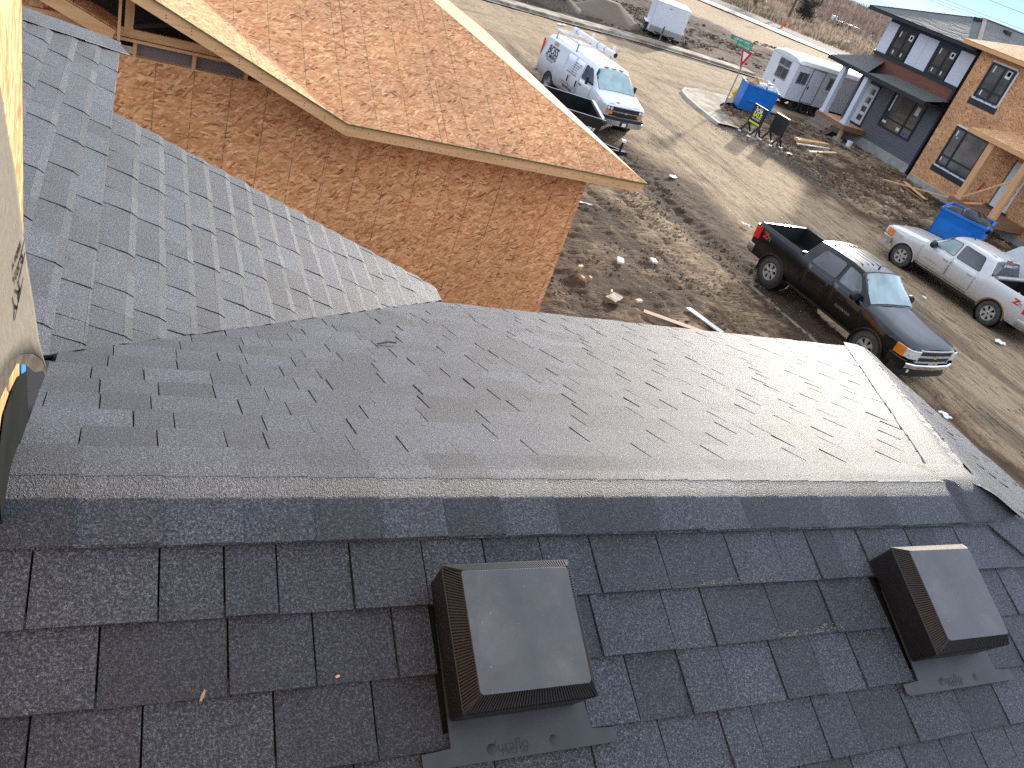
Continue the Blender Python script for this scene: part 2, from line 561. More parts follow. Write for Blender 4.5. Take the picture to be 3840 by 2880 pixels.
# value noise on numpy arrays
def vnoise(x, y, seed=0):
    xi = np.floor(x).astype(np.int64); yi = np.floor(y).astype(np.int64)
    xf = x - xi; yf = y - yi
    def h(a, b):
        n_ = (a * 374761393 + b * 668265263 + seed * 974634777) & 0xffffffff
        n_ = ((n_ ^ (n_ >> 13)) * 1274126177) & 0xffffffff
        n_ = n_ ^ (n_ >> 16)
        return (n_ & 0xffff) / 65535.0
    u = xf * xf * (3 - 2 * xf); v_ = yf * yf * (3 - 2 * yf)
    return (h(xi, yi) * (1 - u) + h(xi + 1, yi) * u) * (1 - v_) + (h(xi, yi + 1) * (1 - u) + h(xi + 1, yi + 1) * u) * v_
def fbm(x, y, o=4, seed=0):
    t = 0; a = 0.5
    for i in range(o):
        t = t + a * vnoise(x * 2 ** i, y * 2 ** i, seed + i * 17)
        a *= 0.5
    return t
def sstep(a, b, x):
    t = np.clip((x - a) / (b - a), 0, 1)
    return t * t * (3 - 2 * t)
# ============================================================= GROUND
def axis_pts(segs):
    out = []
    for a, b, st in segs:
        out += list(np.arange(a, b, st))
    return out
def grow(start, end, st, k=1.18):
    r = []; p = start; s_ = st
    while abs(p) < abs(end):
        p += s_; s_ *= k; r.append(p)
    return r
gx = sorted(grow(-4, -900, -1.0)) + axis_pts([(-4, 7, 0.5), (7, 27, 0.085), (27, 44, 0.16), (44, 100, 0.8)]) + [100.0] + grow(100, 1500, 1.2)
gy = sorted(grow(2, -700, -0.8)) + axis_pts([(2, 8, 0.4), (8, 33, 0.095), (33, 64, 0.17), (64, 130, 0.8)]) + [130.0] + grow(130, 1500, 1.4)
GX, GY = np.meshgrid(np.array(gx), np.array(gy))
def zones(x, y):
    n1 = fbm(x * 0.25, y * 0.25, 4, 3) - 0.47
    n2 = fbm(x * 1.1, y * 0.35, 4, 11) - 0.47
    st = sstep(15.4, 17.4, x + n1 * 5) * (1 - sstep(23.8, 26.0, x + n1 * 5)) * (1 - sstep(37, 40, y))
    wide = sstep(28, 36, y) * (1 - sstep(23.5, 25.5, x + n1 * 3)) * sstep(12.5, 15.5, x + n1 * 3)
    cs_ = sstep(37.5, 39.5, y + n1 * 3) * (1 - sstep(47.2, 48.3, y + n1 * 1.2)) * (1 - sstep(40, 60, x))
    st = np.maximum(np.maximum(st, cs_), wide * (1 - sstep(48, 49, y)))
    # dry tan ground beyond the dark soil, towards the paved road
    dline = (x - 61.2) * 0.82 + (y - 86.0) * 0.57     # distance across the far road
    dry = sstep(-21.5, -17.5, dline + n1 * 14)
    dk = sstep(49.3, 50.5, y + n1) * (1 - dry) * sstep(0.34, 0.50, fbm(x * 0.12 + y * 0.10, y * 0.35 - x * 0.2, 4, 5) + 0.10)
    yard = sstep(25.0, 27.0, x + n1 * 4) * (1 - sstep(36.5, 38.5, y))
    return st, dry, dk, yard, n1, n2, dline
def ground_h(x, y):
    st, dry, dk, yard, n1, n2, dline = zones(x, y)
    lot = sstep(6, 7, x) * (1 - sstep(14.6, 17.0, x + n1 * 3)) * (1 - sstep(33, 37, y))
    wx = fbm(x * 0.8, y * 0.8, 3, 21); wy = fbm(x * 0.8 + 9, y * 0.8, 3, 22)
    bars = np.abs(vnoise(x * 2.2 + wx * 2.4, y * 8.0 + wy * 5.0, 31) - 0.5) * 2
    bars2 = np.abs(vnoise(x * 4.4 + wx * 3, y * 4.6 + wy * 7, 35) - 0.5) * 2
    ruts = fbm(x * 1.8 + wy, y * 0.16, 4, 41) - 0.47
    rough = fbm(x * 1.6, y * 1.6, 5, 51) - 0.47
    z = 0.05 * ruts * (0.5 + 0.5 * st) + 0.03 * rough
    # lot by the bare garage: tracked-machine treads, softer close to our own roof
    cov = sstep(11.0, 14.0, y) * lot
    z = z + lot * (0.10 * ruts + 0.08 * rough) + cov * (0.075 * (bars - 0.5) + 0.030 * (bars2 - 0.5)) * (0.5 + fbm(x * 0.5, y * 0.3, 3, 61))
    # wheel tracks down the edge of the street
    tr = np.exp(-((x - 15.2 - n1 * 1.2) / 0.35) ** 2) + np.exp(-((x - 17.0 - n1 * 1.2) / 0.3) ** 2) * sstep(5, 8, y) * (1 - sstep(11, 14, y))
    z = z - 0.07 * tr * (1 - sstep(34, 40, y))
    # yards in front of the two houses
    z = z + yard * (0.24 * rough + 0.10 * (bars - 0.5) + 0.05 * (bars2 - 0.5) + 0.02)
    # cross street streaks
    cross = sstep(37, 40, y) * (1 - sstep(47, 48.2, y))
    z = z + cross * (0.05 * (fbm(x * 0.22, y * 2.1, 4, 71) - 0.47)) - 0.05 * sstep(46.8, 47.6, y) * (1 - sstep(47.9, 48.2, y)) * (1 - sstep(38, 40, x))
    z = z + dk * (0.30 * rough + 0.25 * (fbm(x * 0.5, y * 1.4, 4, 81) - 0.47))
    z = z + sstep(50, 52, y) * (1 - dry) * 0.10 * (fbm(x * 0.3, y * 1.2, 3, 83) - 0.4)
    z = z + dry * (0.15 * (fbm(x * 0.25, y * 0.25, 3, 91) - 0.47))
    # keep it flat under the walks
    walk = sstep(47.9, 48.2, y) * (1 - sstep(49.9, 50.3, y)) * (1 - sstep(39, 40.5, x))
    z = z * (1 - walk) - 0.03 * walk
    # brushy land rises a little, then drops away behind its crest
    far = (x * 0.67 + y * 0.74)
    z = z + 1.7 * sstep(125, 230, far) - np.maximum(far - 300, 0) * 0.045
    near = np.maximum(0, 8 - y) * 0.0
    return z + near
GZ = ground_h(GX, GY)
st, dry, dk, yard, n1, n2, dline = zones(GX, GY)
ny_, nx_ = GX.shape
me = bpy.data.meshes.new('ground')
me.vertices.add(nx_ * ny_)
co = np.stack([GX, GY, GZ], -1).reshape(-1, 3).astype(np.float32)
me.vertices.foreach_set('co', co.ravel())
ii = np.arange((ny_ - 1) * nx_).reshape(ny_ - 1, nx_)[:, :-1].ravel()
q = np.stack([ii, ii + 1, ii + 1 + nx_, ii + nx_], -1).astype(np.int32)
me.loops.add(q.size)
me.loops.foreach_set('vertex_index', q.ravel())
me.polygons.add(len(q))
me.polygons.foreach_set('loop_start', np.arange(0, q.size, 4, dtype=np.int32))
me.polygons.foreach_set('loop_total', np.full(len(q), 4, dtype=np.int32))
me.polygons.foreach_set('use_smooth', np.ones(len(q), dtype=bool))
ca = me.color_attributes.new('soil', 'FLOAT_COLOR', 'POINT')
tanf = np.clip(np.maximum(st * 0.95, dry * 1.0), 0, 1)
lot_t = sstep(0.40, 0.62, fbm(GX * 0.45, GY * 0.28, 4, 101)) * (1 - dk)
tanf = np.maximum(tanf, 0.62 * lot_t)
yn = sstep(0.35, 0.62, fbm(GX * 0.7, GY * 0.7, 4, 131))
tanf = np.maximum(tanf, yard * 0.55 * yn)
# rut shade painted into the colour by height: hollows darker, crests lighter
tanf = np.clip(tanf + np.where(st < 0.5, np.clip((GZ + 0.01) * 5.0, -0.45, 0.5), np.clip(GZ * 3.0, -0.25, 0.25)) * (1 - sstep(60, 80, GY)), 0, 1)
# damp, dark wheel tracks in the street and its edges
damp = sstep(0.50, 0.62, fbm(GX * 1.1, GY * 0.13, 4, 111)) * (1 - sstep(36, 40, GY))
damp2 = sstep(0.55, 0.66, fbm(GX * 0.14, GY * 1.1, 4, 121)) * sstep(37, 40, GY) * (1 - sstep(48, 49, GY))
grav = np.exp(-(((GX - 25.3 - (GY - 29) * -0.25) / 0.95) ** 2)) * sstep(24.5, 26, GY) * (1 - sstep(31.2, 32.2, GY))
darkf = np.clip(dk * 0.95 + 0.55 * damp * st + 0.4 * damp2 + 0.85 * grav + 0.5 * np.exp(-((GX - 15.0 - n1 * 2) / 0.55) ** 2) * (1 - sstep(36, 38, GY)), 0, 1)
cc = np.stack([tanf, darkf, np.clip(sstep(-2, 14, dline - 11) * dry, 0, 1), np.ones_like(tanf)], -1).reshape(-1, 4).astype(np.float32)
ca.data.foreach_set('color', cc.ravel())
cm = me.color_attributes.new('marks', 'FLOAT_COLOR', 'POINT')
lotm = sstep(6, 7, GX) * (1 - sstep(14.6, 17.0, GX + n1 * 3)) * (1 - sstep(33, 37, GY))
m_r = np.clip(lotm * sstep(10.5, 12.5, GY + n1 * 4) * (0.85 + 0.6 * (fbm(GX * 0.5, GY * 0.4, 3, 141) - 0.3)) + yard * 0.75 + 0.5 * dk, 0, 1)
m_g = np.clip(st * (1 - sstep(36, 39, GY)), 0, 1)
m_b = np.clip(np.maximum(sstep(37, 40, GY) * (1 - sstep(48, 48.3, GY)), sstep(49.5, 51, GY) * 0.8), 0, 1)
cm.data.foreach_set('color', np.stack([m_r, m_g, m_b, np.ones_like(m_r)], -1).reshape(-1, 4).astype(np.float32).ravel())
me.update()
me.validate()
m, n, l, p = mat('site_soil', 0.92, 0.0, 0.25)
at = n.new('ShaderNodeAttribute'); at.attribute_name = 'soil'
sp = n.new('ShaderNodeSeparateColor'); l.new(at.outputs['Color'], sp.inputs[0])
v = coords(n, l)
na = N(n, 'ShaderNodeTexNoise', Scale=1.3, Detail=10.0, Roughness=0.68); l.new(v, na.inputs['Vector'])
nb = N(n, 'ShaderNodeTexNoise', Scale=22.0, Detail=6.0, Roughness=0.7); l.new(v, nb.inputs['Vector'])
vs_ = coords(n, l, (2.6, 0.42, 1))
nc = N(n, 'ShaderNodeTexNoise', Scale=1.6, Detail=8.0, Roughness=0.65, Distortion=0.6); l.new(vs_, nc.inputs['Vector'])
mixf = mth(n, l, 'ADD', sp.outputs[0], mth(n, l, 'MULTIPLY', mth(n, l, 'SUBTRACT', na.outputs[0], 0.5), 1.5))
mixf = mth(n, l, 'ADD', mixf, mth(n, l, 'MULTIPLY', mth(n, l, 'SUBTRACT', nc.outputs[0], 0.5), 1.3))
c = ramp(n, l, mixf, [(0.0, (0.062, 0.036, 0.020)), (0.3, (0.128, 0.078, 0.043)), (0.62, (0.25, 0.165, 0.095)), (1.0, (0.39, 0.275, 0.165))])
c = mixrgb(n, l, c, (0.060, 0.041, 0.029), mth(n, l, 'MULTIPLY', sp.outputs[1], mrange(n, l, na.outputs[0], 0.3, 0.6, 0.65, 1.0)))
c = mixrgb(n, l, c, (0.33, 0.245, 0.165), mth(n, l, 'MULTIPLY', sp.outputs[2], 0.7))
hs = n.new('ShaderNodeHueSaturation'); l.new(c, hs.inputs['Color'])
l.new(mrange(n, l, nb.outputs[0], 0.3, 0.7, 0.72, 1.25), hs.inputs['Value'])
# tread bars and cracks: crevice shade painted dark; wheel streaks in darker mud
at2 = n.new('ShaderNodeAttribute'); at2.attribute_name = 'marks'
sp2 = n.new('ShaderNodeSeparateColor'); l.new(at2.outputs['Color'], sp2.inputs[0])
def seams(sc, thr, seed_, detail=2.5, dist=0.9):
    vv_ = coords(n, l, sc)
    t_ = N(n, 'ShaderNodeTexNoise', Scale=1.0, Detail=detail, Roughness=0.55, Distortion=dist)
    ofs = n.new('ShaderNodeVectorMath'); ofs.operation = 'ADD'; ofs.inputs[1].default_value = (seed_, seed_ * 2, 0)
    l.new(vv_, ofs.inputs[0]); l.new(ofs.outputs[0], t_.inputs['Vector'])
    d_ = mth(n, l, 'ABSOLUTE', mth(n, l, 'SUBTRACT', t_.outputs[0], 0.5))
    return mrange(n, l, d_, thr * 0.25, thr, 1.0, 0.0), t_.outputs[0]
s1, h1_ = seams((1.9, 6.2, 1), 0.055, 3.1)
s2, h2_ = seams((6.5, 0.55, 1), 0.030, 7.7, 4.0, 0.3)
s3, h3_ = seams((0.50, 4.6, 1), 0.030, 5.3, 4.0, 0.3)
patch_ = mrange(n, l, na.outputs[0], 0.40, 0.58, 0.25, 1.0)
f1_ = mth(n, l, 'MULTIPLY', mth(n, l, 'MULTIPLY', s1, sp2.outputs[0]), patch_)
f2_ = mth(n, l, 'MULTIPLY', mth(n, l, 'MULTIPLY', s2, sp2.outputs[1]), mrange(n, l, na.outputs[0], 0.42, 0.6, 0.15, 0.9))
f3_ = mth(n, l, 'MULTIPLY', mth(n, l, 'MULTIPLY', s3, sp2.outputs[2]), mrange(n, l, na.outputs[0], 0.42, 0.6, 0.1, 0.75))
ft_ = mth(n, l, 'MAXIMUM', f1_, mth(n, l, 'MAXIMUM', f2_, f3_))
cseam = mixrgb(n, l, hs.outputs[0], (0.050, 0.031, 0.018), mth(n, l, 'MULTIPLY', ft_, 0.92))
# scattered light stones
vo = N(n, 'ShaderNodeTexVoronoi', Scale=7.0); l.new(v, vo.inputs['Vector'])
sr = mth(n, l, 'LESS_THAN', vo.outputs['Distance'], 0.10)
vsp = n.new('ShaderNodeSeparateColor'); l.new(vo.outputs['Color'], vsp.inputs[0])
sr = mth(n, l, 'MULTIPLY', sr, mth(n, l, 'GREATER_THAN', vsp.outputs[0], 0.86))
c = mixrgb(n, l, cseam, (0.42, 0.38, 0.32), sr)
l.new(c, p.inputs['Base Color'])
hh = mth(n, l, 'ADD', mth(n, l, 'MULTIPLY', na.outputs[0], 0.8), mth(n, l, 'MULTIPLY', nb.outputs[0], 0.25))
hh = mth(n, l, 'SUBTRACT', hh, mth(n, l, 'MULTIPLY', ft_, 0.35))
bump(n, l, p, hh, 0.9, 0.12)
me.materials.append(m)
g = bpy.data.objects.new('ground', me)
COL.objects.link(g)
tag(g, kind='structure')

def gh(x, y):
    return float(ground_h(np.array([[float(x)]]), np.array([[float(y)]]))[0, 0])

# far paved road (strip laid over the ground, following it)
def strip(name, m_, a, b, t0, t1, dz, step=4.0, kind='structure'):
    """a,b = offsets across, t0..t1 along u from (61.2,86)"""
    rows = []
    t = t0
    while t <= t1 + 0.01:
        r = []
        for k in range(5):
            o_ = a + (b - a) * k / 4
            x = 61.2 + 0.57 * t + 0.82 * o_; y = 86 - 0.82 * t + 0.57 * o_
            r.append((x, y, gh(x, y) + dz))
        rows.append(r); t += step
    return tag(MB().grid(rows).build(name, m_, smooth=True), kind=kind)
M['asphalt'] = simple('worn_asphalt', (0.10, 0.085, 0.08), 0.9, var=0.25, scale=0.6)
M['road_pale'] = simple('pale_dusty_road', (0.40, 0.345, 0.27), 0.85, var=0.15, scale=0.5)
strip('road', 'road_pale', 0.6, 5.9, -160, 70, 0.10)
strip('road_shoulder', 'asphalt', 6.3, 12.0, -160, 70, 0.11)

# sidewalk across the side street: gutter, kerb, walk
xs = [6 + i * 1.0 for i in range(33)]
def wy0(x): return 48.05 + 0.9 * math.exp(-((x - 30.5) / 6.0) ** 2)
rw = []; rk = []; rg = []
for x in xs:
    y0 = wy0(x)
    rw.append([(x, y0 + 0.15, 0.13), (x, y0 + 1.35, 0.14)])
    rk.append([(x, y0 - 0.03, -0.02), (x, y0, 0.12), (x, y0 + 0.147, 0.132)])
    rg.append([(x, y0 - 0.55, 0.015), (x, y0 - 0.03, -0.005)])
def patchy(name, col, dirt, thr):
    m, n, l, p = mat(name, 0.9)
    v = coords(n, l)
    a = N(n, 'ShaderNodeTexNoise', Scale=1.1, Detail=9.0, Roughness=0.7); l.new(v, a.inputs['Vector'])
    b = N(n, 'ShaderNodeTexNoise', Scale=14.0, Detail=5.0); l.new(v, b.inputs['Vector'])
    c = ramp(n, l, b.outputs[0], [(0.3, [x * 0.85 for x in col]), (0.7, [min(1, x * 1.1) for x in col])])
    f = mrange(n, l, a.outputs[0], thr, thr + 0.05, 0, 1)
    l.new(mixrgb(n, l, c, dirt, f), p.inputs['Base Color'])
    return m
M['walk'] = patchy('muddy_pale_walk', (0.36, 0.31, 0.235), (0.19, 0.14, 0.09), 0.47)
M['gutter'] = patchy('muddy_gutter', (0.27, 0.25, 0.22), (0.10, 0.07, 0.05), 0.5)
tag(MB().grid(rw).build('sidewalk', 'walk'), kind='structure')
tag(MB().grid(rk).build('kerb', 'walk', smooth=False), kind='structure')
tag(MB().grid(rg).build('gutter', 'gutter'), kind='structure')
# corner pad on this side with its rounded kerb
kerb_pts = [(24.1, 31.6), (24.13, 32.2), (24.25, 33.6), (24.5, 35.3), (24.9, 36.6), (25.7, 37.6), (27.0, 38.2), (29.0, 38.45), (32.5, 38.5)]
inner = [(25.35, 31.6), (25.45, 32.2), (25.75, 33.4), (26.2, 34.7), (26.8, 35.7), (27.5, 36.4), (28.3, 36.9), (29.4, 37.1), (32.5, 37.15)]
tag(MB().grid([[(a[0] + 0.16, a[1] - 0.02, 0.115), ((a[0] + b[0]) / 2, (a[1] + b[1]) / 2, 0.125), (b[0], b[1], 0.10)] for a, b in zip(kerb_pts, inner)]).build('sidewalk', 'walk'), kind='structure')
tag(MB().grid([[(a[0] - 0.03, a[1] + 0.02, -0.05), (a[0], a[1], 0.115), (a[0] + 0.157, a[1] - 0.02, 0.12)] for a in kerb_pts]).build('kerb', 'concrete'), kind='structure')
# almost buried kerb beside the black pickup
M['kerb_buried'] = simple('muddy_concrete', (0.17, 0.125, 0.085), 0.9, var=0.3)
tag(MB().grid([[(14.55 + 0.09 * (15.5 - y), y, 0.0), (14.6 + 0.09 * (15.5 - y), y, 0.004), (14.66 + 0.09 * (15.5 - y), y, 0.005), (14.7 + 0.09 * (15.5 - y), y, 0.0)] for y in (15.2, 13, 11, 9, 7)]).build('kerb', 'kerb_buried'), kind='structure')

# gravel heap behind the sidewalk
def heap(name, cx, cy, rx, ry, h, m_, label, cat, rot=0.0, seed=1, flat=0.25):
    rows = []
    for i in range(13):
        r = i / 12
        row = []
        for k in range(40):
            a = 2 * pi * k / 40
            rr = 1 + 0.12 * (float(vnoise(np.array([cos(a) * 2 + seed]), np.array([sin(a) * 2]), seed)[0]) - 0.5)
            ex = r * rx * rr * cos(a); ey = r * ry * rr * sin(a)
            x = cx + ex * cos(rot) - ey * sin(rot); y = cy + ex * sin(rot) + ey * cos(rot)
            t = max(0, (1 - r) / (1 - flat)); t = min(1, t)
            z = h * (t if t < 0.85 else 0.85 + 0.15 * sin((t - .85) / .15 * pi / 2)) + 0.10 * (float(fbm(np.array([x * 1.1]), np.array([y * 1.1]), 3, seed)[0]) - 0.45) * (1 - r * 0.5)
            row.append((x, y, z - 0.12 * (r > 0.99)))
        rows.append(row)
    return tag(MB().grid(rows, closed=True).build(name, m_, smooth=True, ang=60), label, cat)
heap('gravel_heap', 29.0, 54.7, 2.8, 2.5, 1.1, 'gravel_pile', 'smooth brown heap of gravel behind the far sidewalk', 'gravel heap', 0.2, 3, 0.22)
M['soil_heap'] = simple('rough_brown_soil', (0.10, 0.07, 0.048), 0.95, var=0.5, scale=6, bmp=1.0, bscale=5)
heap('soil_heap', 24.6, 52.9, 2.2, 1.5, 0.75, 'soil_heap', 'low clumpy heap of brown soil left of the gravel heap', 'soil heap', 0.1, 8, 0.1)

# brush: dry grass and bare scrub past the far road, as uncountable blades
def brush(name, nclump, fn, mats, seed, blades=26):
    rnd = random.Random(seed)
    mb = MB()
    k = 0
    while k < nclump:
        r = fn(rnd)
        if r is None:
            continue
        x, y, h, rad, mi, lean = r
        k += 1
        z0 = gh(x, y) - 0.05
        for b in range(blades):
            a = rnd.uniform(0, 2 * pi); q = rad * sqrt(rnd.random())
            bx = x + q * cos(a); by = y + q * sin(a)
            hh = h * rnd.uniform(0.55, 1.1) * (1 - 0.35 * (q / rad) ** 2)
            tw = rnd.uniform(0, pi); ww = rnd.uniform(0.05, 0.13) * (0.6 + h * 0.5)
            zb = z0 + (hh * rnd.uniform(0.25, 0.7) if (h > 1 and rnd.random() < 0.6) else 0)
            tip = (bx + rnd.uniform(-.25, .25) * hh, by + rnd.uniform(-.25, .25) * hh, z0 + hh)
            mb.add([(bx - cos(tw) * ww, by - sin(tw) * ww, zb), (bx + cos(tw) * ww, by + sin(tw) * ww, zb), tip], [(0, 1, 2)], mi if rnd.random() < 0.8 else rnd.randrange(len(mats)))
    return tag(mb.build(name, mats, fix=False), kind='stuff')
M['grass_pale'] = simple('pale_dry_grass', (0.60, 0.46, 0.33), 0.9, var=0.25, scale=0.3)
M['grass_tan'] = simple('tan_dry_grass', (0.34, 0.24, 0.155), 0.9, var=0.25, scale=0.3)
M['grass_olive'] = simple('olive_dry_grass', (0.20, 0.165, 0.085), 0.9, var=0.25, scale=0.3)
M['scrub'] = simple('bare_brown_scrub', (0.44, 0.32, 0.245), 0.9, var=0.25, scale=0.2)
M['scrub_dark'] = simple('dark_brown_scrub', (0.28, 0.20, 0.155), 0.9, var=0.3, scale=0.2)
def along(t, o_):
    return 61.2 + 0.57 * t + 0.82 * o_, 86 - 0.82 * t + 0.57 * o_
def f_grass(r):
    t = r.uniform(-70, 26); o_ = r.uniform(16, 62) if r.random() < 0.7 else r.uniform(16, 26)
    x, y = along(t, o_)
    if float(fbm(np.array([x * 0.09]), np.array([y * 0.09]), 3, 5)[0]) < 0.40 + 0.1 * (o_ < 24):
        if r.random() < 0.75: return None
    return x, y, r.uniform(0.5, 1.15), r.uniform(0.8, 1.7), r.choice((0, 0, 1, 2 if o_ < 28 else 0)), 0
brush('dry_grass', 1900, f_grass, ['grass_pale', 'grass_tan', 'grass_olive'], 4, 26)
def f_scrub(r):
    t = r.uniform(-150, 70); o_ = r.uniform(52, 175)
    x, y = along(t, o_)
    d = float(fbm(np.array([x * 0.035]), np.array([y * 0.035]), 3, 15)[0])
    if o_ < 66 and d < 0.50: return None
    return x, y, r.uniform(1.2, 2.7), r.uniform(1.2, 2.6), 1 if r.random() < 0.55 - (o_ - 80) * 0.004 else 0, 0
brush('scrub', 3600, f_scrub, ['scrub', 'scrub_dark', 'grass_tan'], 9, 24)

# scrubby trees, the utility pole and its wires
def bare_tree(name, x, y, h, label, mi, n_l=900, seed=1, spread=0.38, dark=False):
    rnd = random.Random(seed)
    z0 = gh(x, y)
    t = thing(name, label, 'tree', (x, y, z0))
    tk = MB()
    tk.tube([(0, 0, -.2), (0.1, 0.05, h * .35), (-0.1, 0.1, h * .8)], [0.16, 0.11, 0.03], 7)
    tips = []
    for i in range(26):
        a = rnd.uniform(0, 2 * pi); zb = h * rnd.uniform(.15, .75); L = h * spread * rnd.uniform(.5, 1.1)
        e = (cos(a) * L, sin(a) * L, zb + L * rnd.uniform(.1, .7))
        m_ = (cos(a) * L * .5, sin(a) * L * .5, zb + L * .2)
        tk.tube([(0, 0, zb), m_, e], [0.06, 0.035, 0.012], 5, caps=False)
        tips += [m_, e, ((m_[0] + e[0]) / 2, (m_[1] + e[1]) / 2, (m_[2] + e[2]) / 2)]
    tk.build('trunk', 'twig', t)
    cr_ = MB()
    for i in range(n_l):
        c0 = rnd.choice(tips)
        s_ = 0.35 * spread / .38
        p0 = Vector((c0[0] + rnd.gauss(0, s_), c0[1] + rnd.gauss(0, s_), c0[2] + rnd.gauss(0, s_)))
        d_ = Vector((rnd.gauss(0, 1), rnd.gauss(0, 1), rnd.gauss(0.3, 1))).normalized() * rnd.uniform(.15, .45)
        q_ = Vector((rnd.gauss(0, 1), rnd.gauss(0, 1), rnd.gauss(0, 1))).normalized() * (0.07 if dark else 0.03)
        cr_.add([p0 - q_, p0 + q_, p0 + d_], [(0, 1, 2)])
    cr_.build('crown', mi, t, fix=False)
    return t
bare_tree('bare_tree', 74.0, 100.5, 6.0, 'grey leafless tree beyond the paved road, left of the utility pole', 'grass_tan', 2200, 3, 0.40)
bare_tree('bare_tree', 67.5, 107.5, 6.5, 'second leafless tree, further left at the top edge of the photo', 'scrub', 1800, 4, 0.42)
for i, (x, y, h, lab) in enumerate(((92, 112, 4.2, 'low dark evergreen shrub just right of the utility pole'), (84, 116, 5.5, 'dark bushy evergreen behind the utility pole'), (79, 120, 5.0, 'dark evergreen between the leafless tree and the utility pole'))):
    bare_tree('evergreen', x, y, h, lab, 'spruce', 2600, 20 + i, 0.34, True)
up = thing('utility_pole', 'brown wooden utility pole at the edge of the brush', 'utility pole', (83.2, 104.4, gh(83.2, 104.4)))
MB().tube([(0, 0, -.3), (0.1, 0, 9.5)], [0.19, 0.13], 10).build('pole', 'twig', up, smooth=True)
MB().box(-1.1, 1.1, -.06, .06, 8.7, 8.85).build('crossarm', 'twig', up)
for i, (y0, z0, y1, z1, lab) in enumerate(((118, 8.75, 86, 8.35, 'lowest overhead wire of the three above the grey house roof'), (118, 9.15, 86, 8.75, 'middle overhead wire of the three above the grey house roof'), (118, 9.7, 86, 9.0, 'topmost overhead wire of the three above the grey house roof'), (140, 5.7, 105, 6.1, 'single low overhead wire crossing above the left end of the grey roof'), (112, 11.6, 80, 10.6, 'single high overhead wire in the top right corner'))):
    sl = (z1 - z0) / (y1 - y0)
    pts = [(110, y, z0 + (y - y0) * sl + 0.00025 * (y - (y0 + y1) / 2) ** 2) for y in range(-40, 260, 12)]
    tag(MB().tube(pts, 0.028, 5).build('overhead_wire', 'ink_grey'), lab, 'wire', 'overhead wires')
# ============================================================= OUR SHINGLED ROOF
T = 0.4
CS = sqrt(1 + T * T)
K = 1.74
YR = 1.32; ZR = H - K + T * YR          # ridge line
XE, YE = 2.62, 1.32                      # ridge end
house = thing('shingled_house', 'dark grey shingled roof in the foreground with a sheathed wall rising at its left', 'house', (0, 1.32, 0))
def clip(poly, a, b):
    """keep the part of a 2-D polygon on the left of a->b"""
    res = []
    n_ = len(poly)
    def side(p_): return (b[0] - a[0]) * (p_[1] - a[1]) - (b[1] - a[1]) * (p_[0] - a[0])
    for i in range(n_):
        p_, q_ = poly[i], poly[(i + 1) % n_]
        sp_, sq = side(p_), side(q_)
        if sp_ >= 0: res.append(p_)
        if sp_ * sq < 0:
            t = sp_ / (sp_ - sq)
            res.append((p_[0] + (q_[0] - p_[0]) * t, p_[1] + (q_[1] - p_[1]) * t))
    return res
class Plane:
    """u along the course, v up the slope"""
    def __init__(s, o, u, vv):
        s.o = Vector(o); s.u = Vector(u).normalized(); s.v = Vector(vv).normalized(); s.n = s.u.cross(s.v)
        if s.n.z < 0: s.n = -s.n
    def P(s, u, vv, h=0): return s.o + s.u * u + s.v * vv + s.n * h
def tab(mb, pl, u0, u1, v0, ex, hb, bounds, rnd, over=0.03, drop=0.008, bev=0.0):
    if bev:
        ok = tab(mb, pl, u0, u1, v0 + bev, ex - bev, hb, bounds, rnd, over, drop)
        poly = [(u0, v0), (u1, v0), (u1, v0 + bev + .001), (u0, v0 + bev + .001)]
        for a, b in bounds:
            poly = clip(poly, a, b)
            if len(poly) < 3: return ok
        n_ = len(poly)
        top = [pl.P(p_[0], p_[1], hb * (.35 + .65 * (p_[1] - v0) / bev) + .0012) for p_ in poly]
        bot = [pl.P(p_[0], p_[1], -drop) for p_ in poly]
        mb.add(top + bot, [tuple(range(n_))] + [(i, i + n_, (i + 1) % n_ + n_, (i + 1) % n_) for i in range(n_)])
        return ok
    poly = [(u0, v0), (u1, v0), (u1, v0 + ex + over), (u0, v0 + ex + over)]
    for a, b in bounds:
        poly = clip(poly, a, b)
        if len(poly) < 3: return False
    if max(p_[0] for p_ in poly) - min(p_[0] for p_ in poly) < 0.012: return False
    tilt = rnd.uniform(-0.0012, 0.0012)
    def hh(p_): return hb * max(0, 1 - (p_[1] - v0) / (ex + over)) + 0.0012 + tilt * (p_[0] - u0) / max(.05, u1 - u0)
    n_ = len(poly)
    top = [pl.P(p_[0], p_[1], hh(p_)) for p_ in poly]
    bot = [pl.P(p_[0], p_[1], -drop) for p_ in poly]
    fs = [tuple(range(n_))] + [(i, i + n_, (i + 1) % n_ + n_, (i + 1) % n_) for i in range(n_)]
    mb.add(top + bot, fs)
    return True
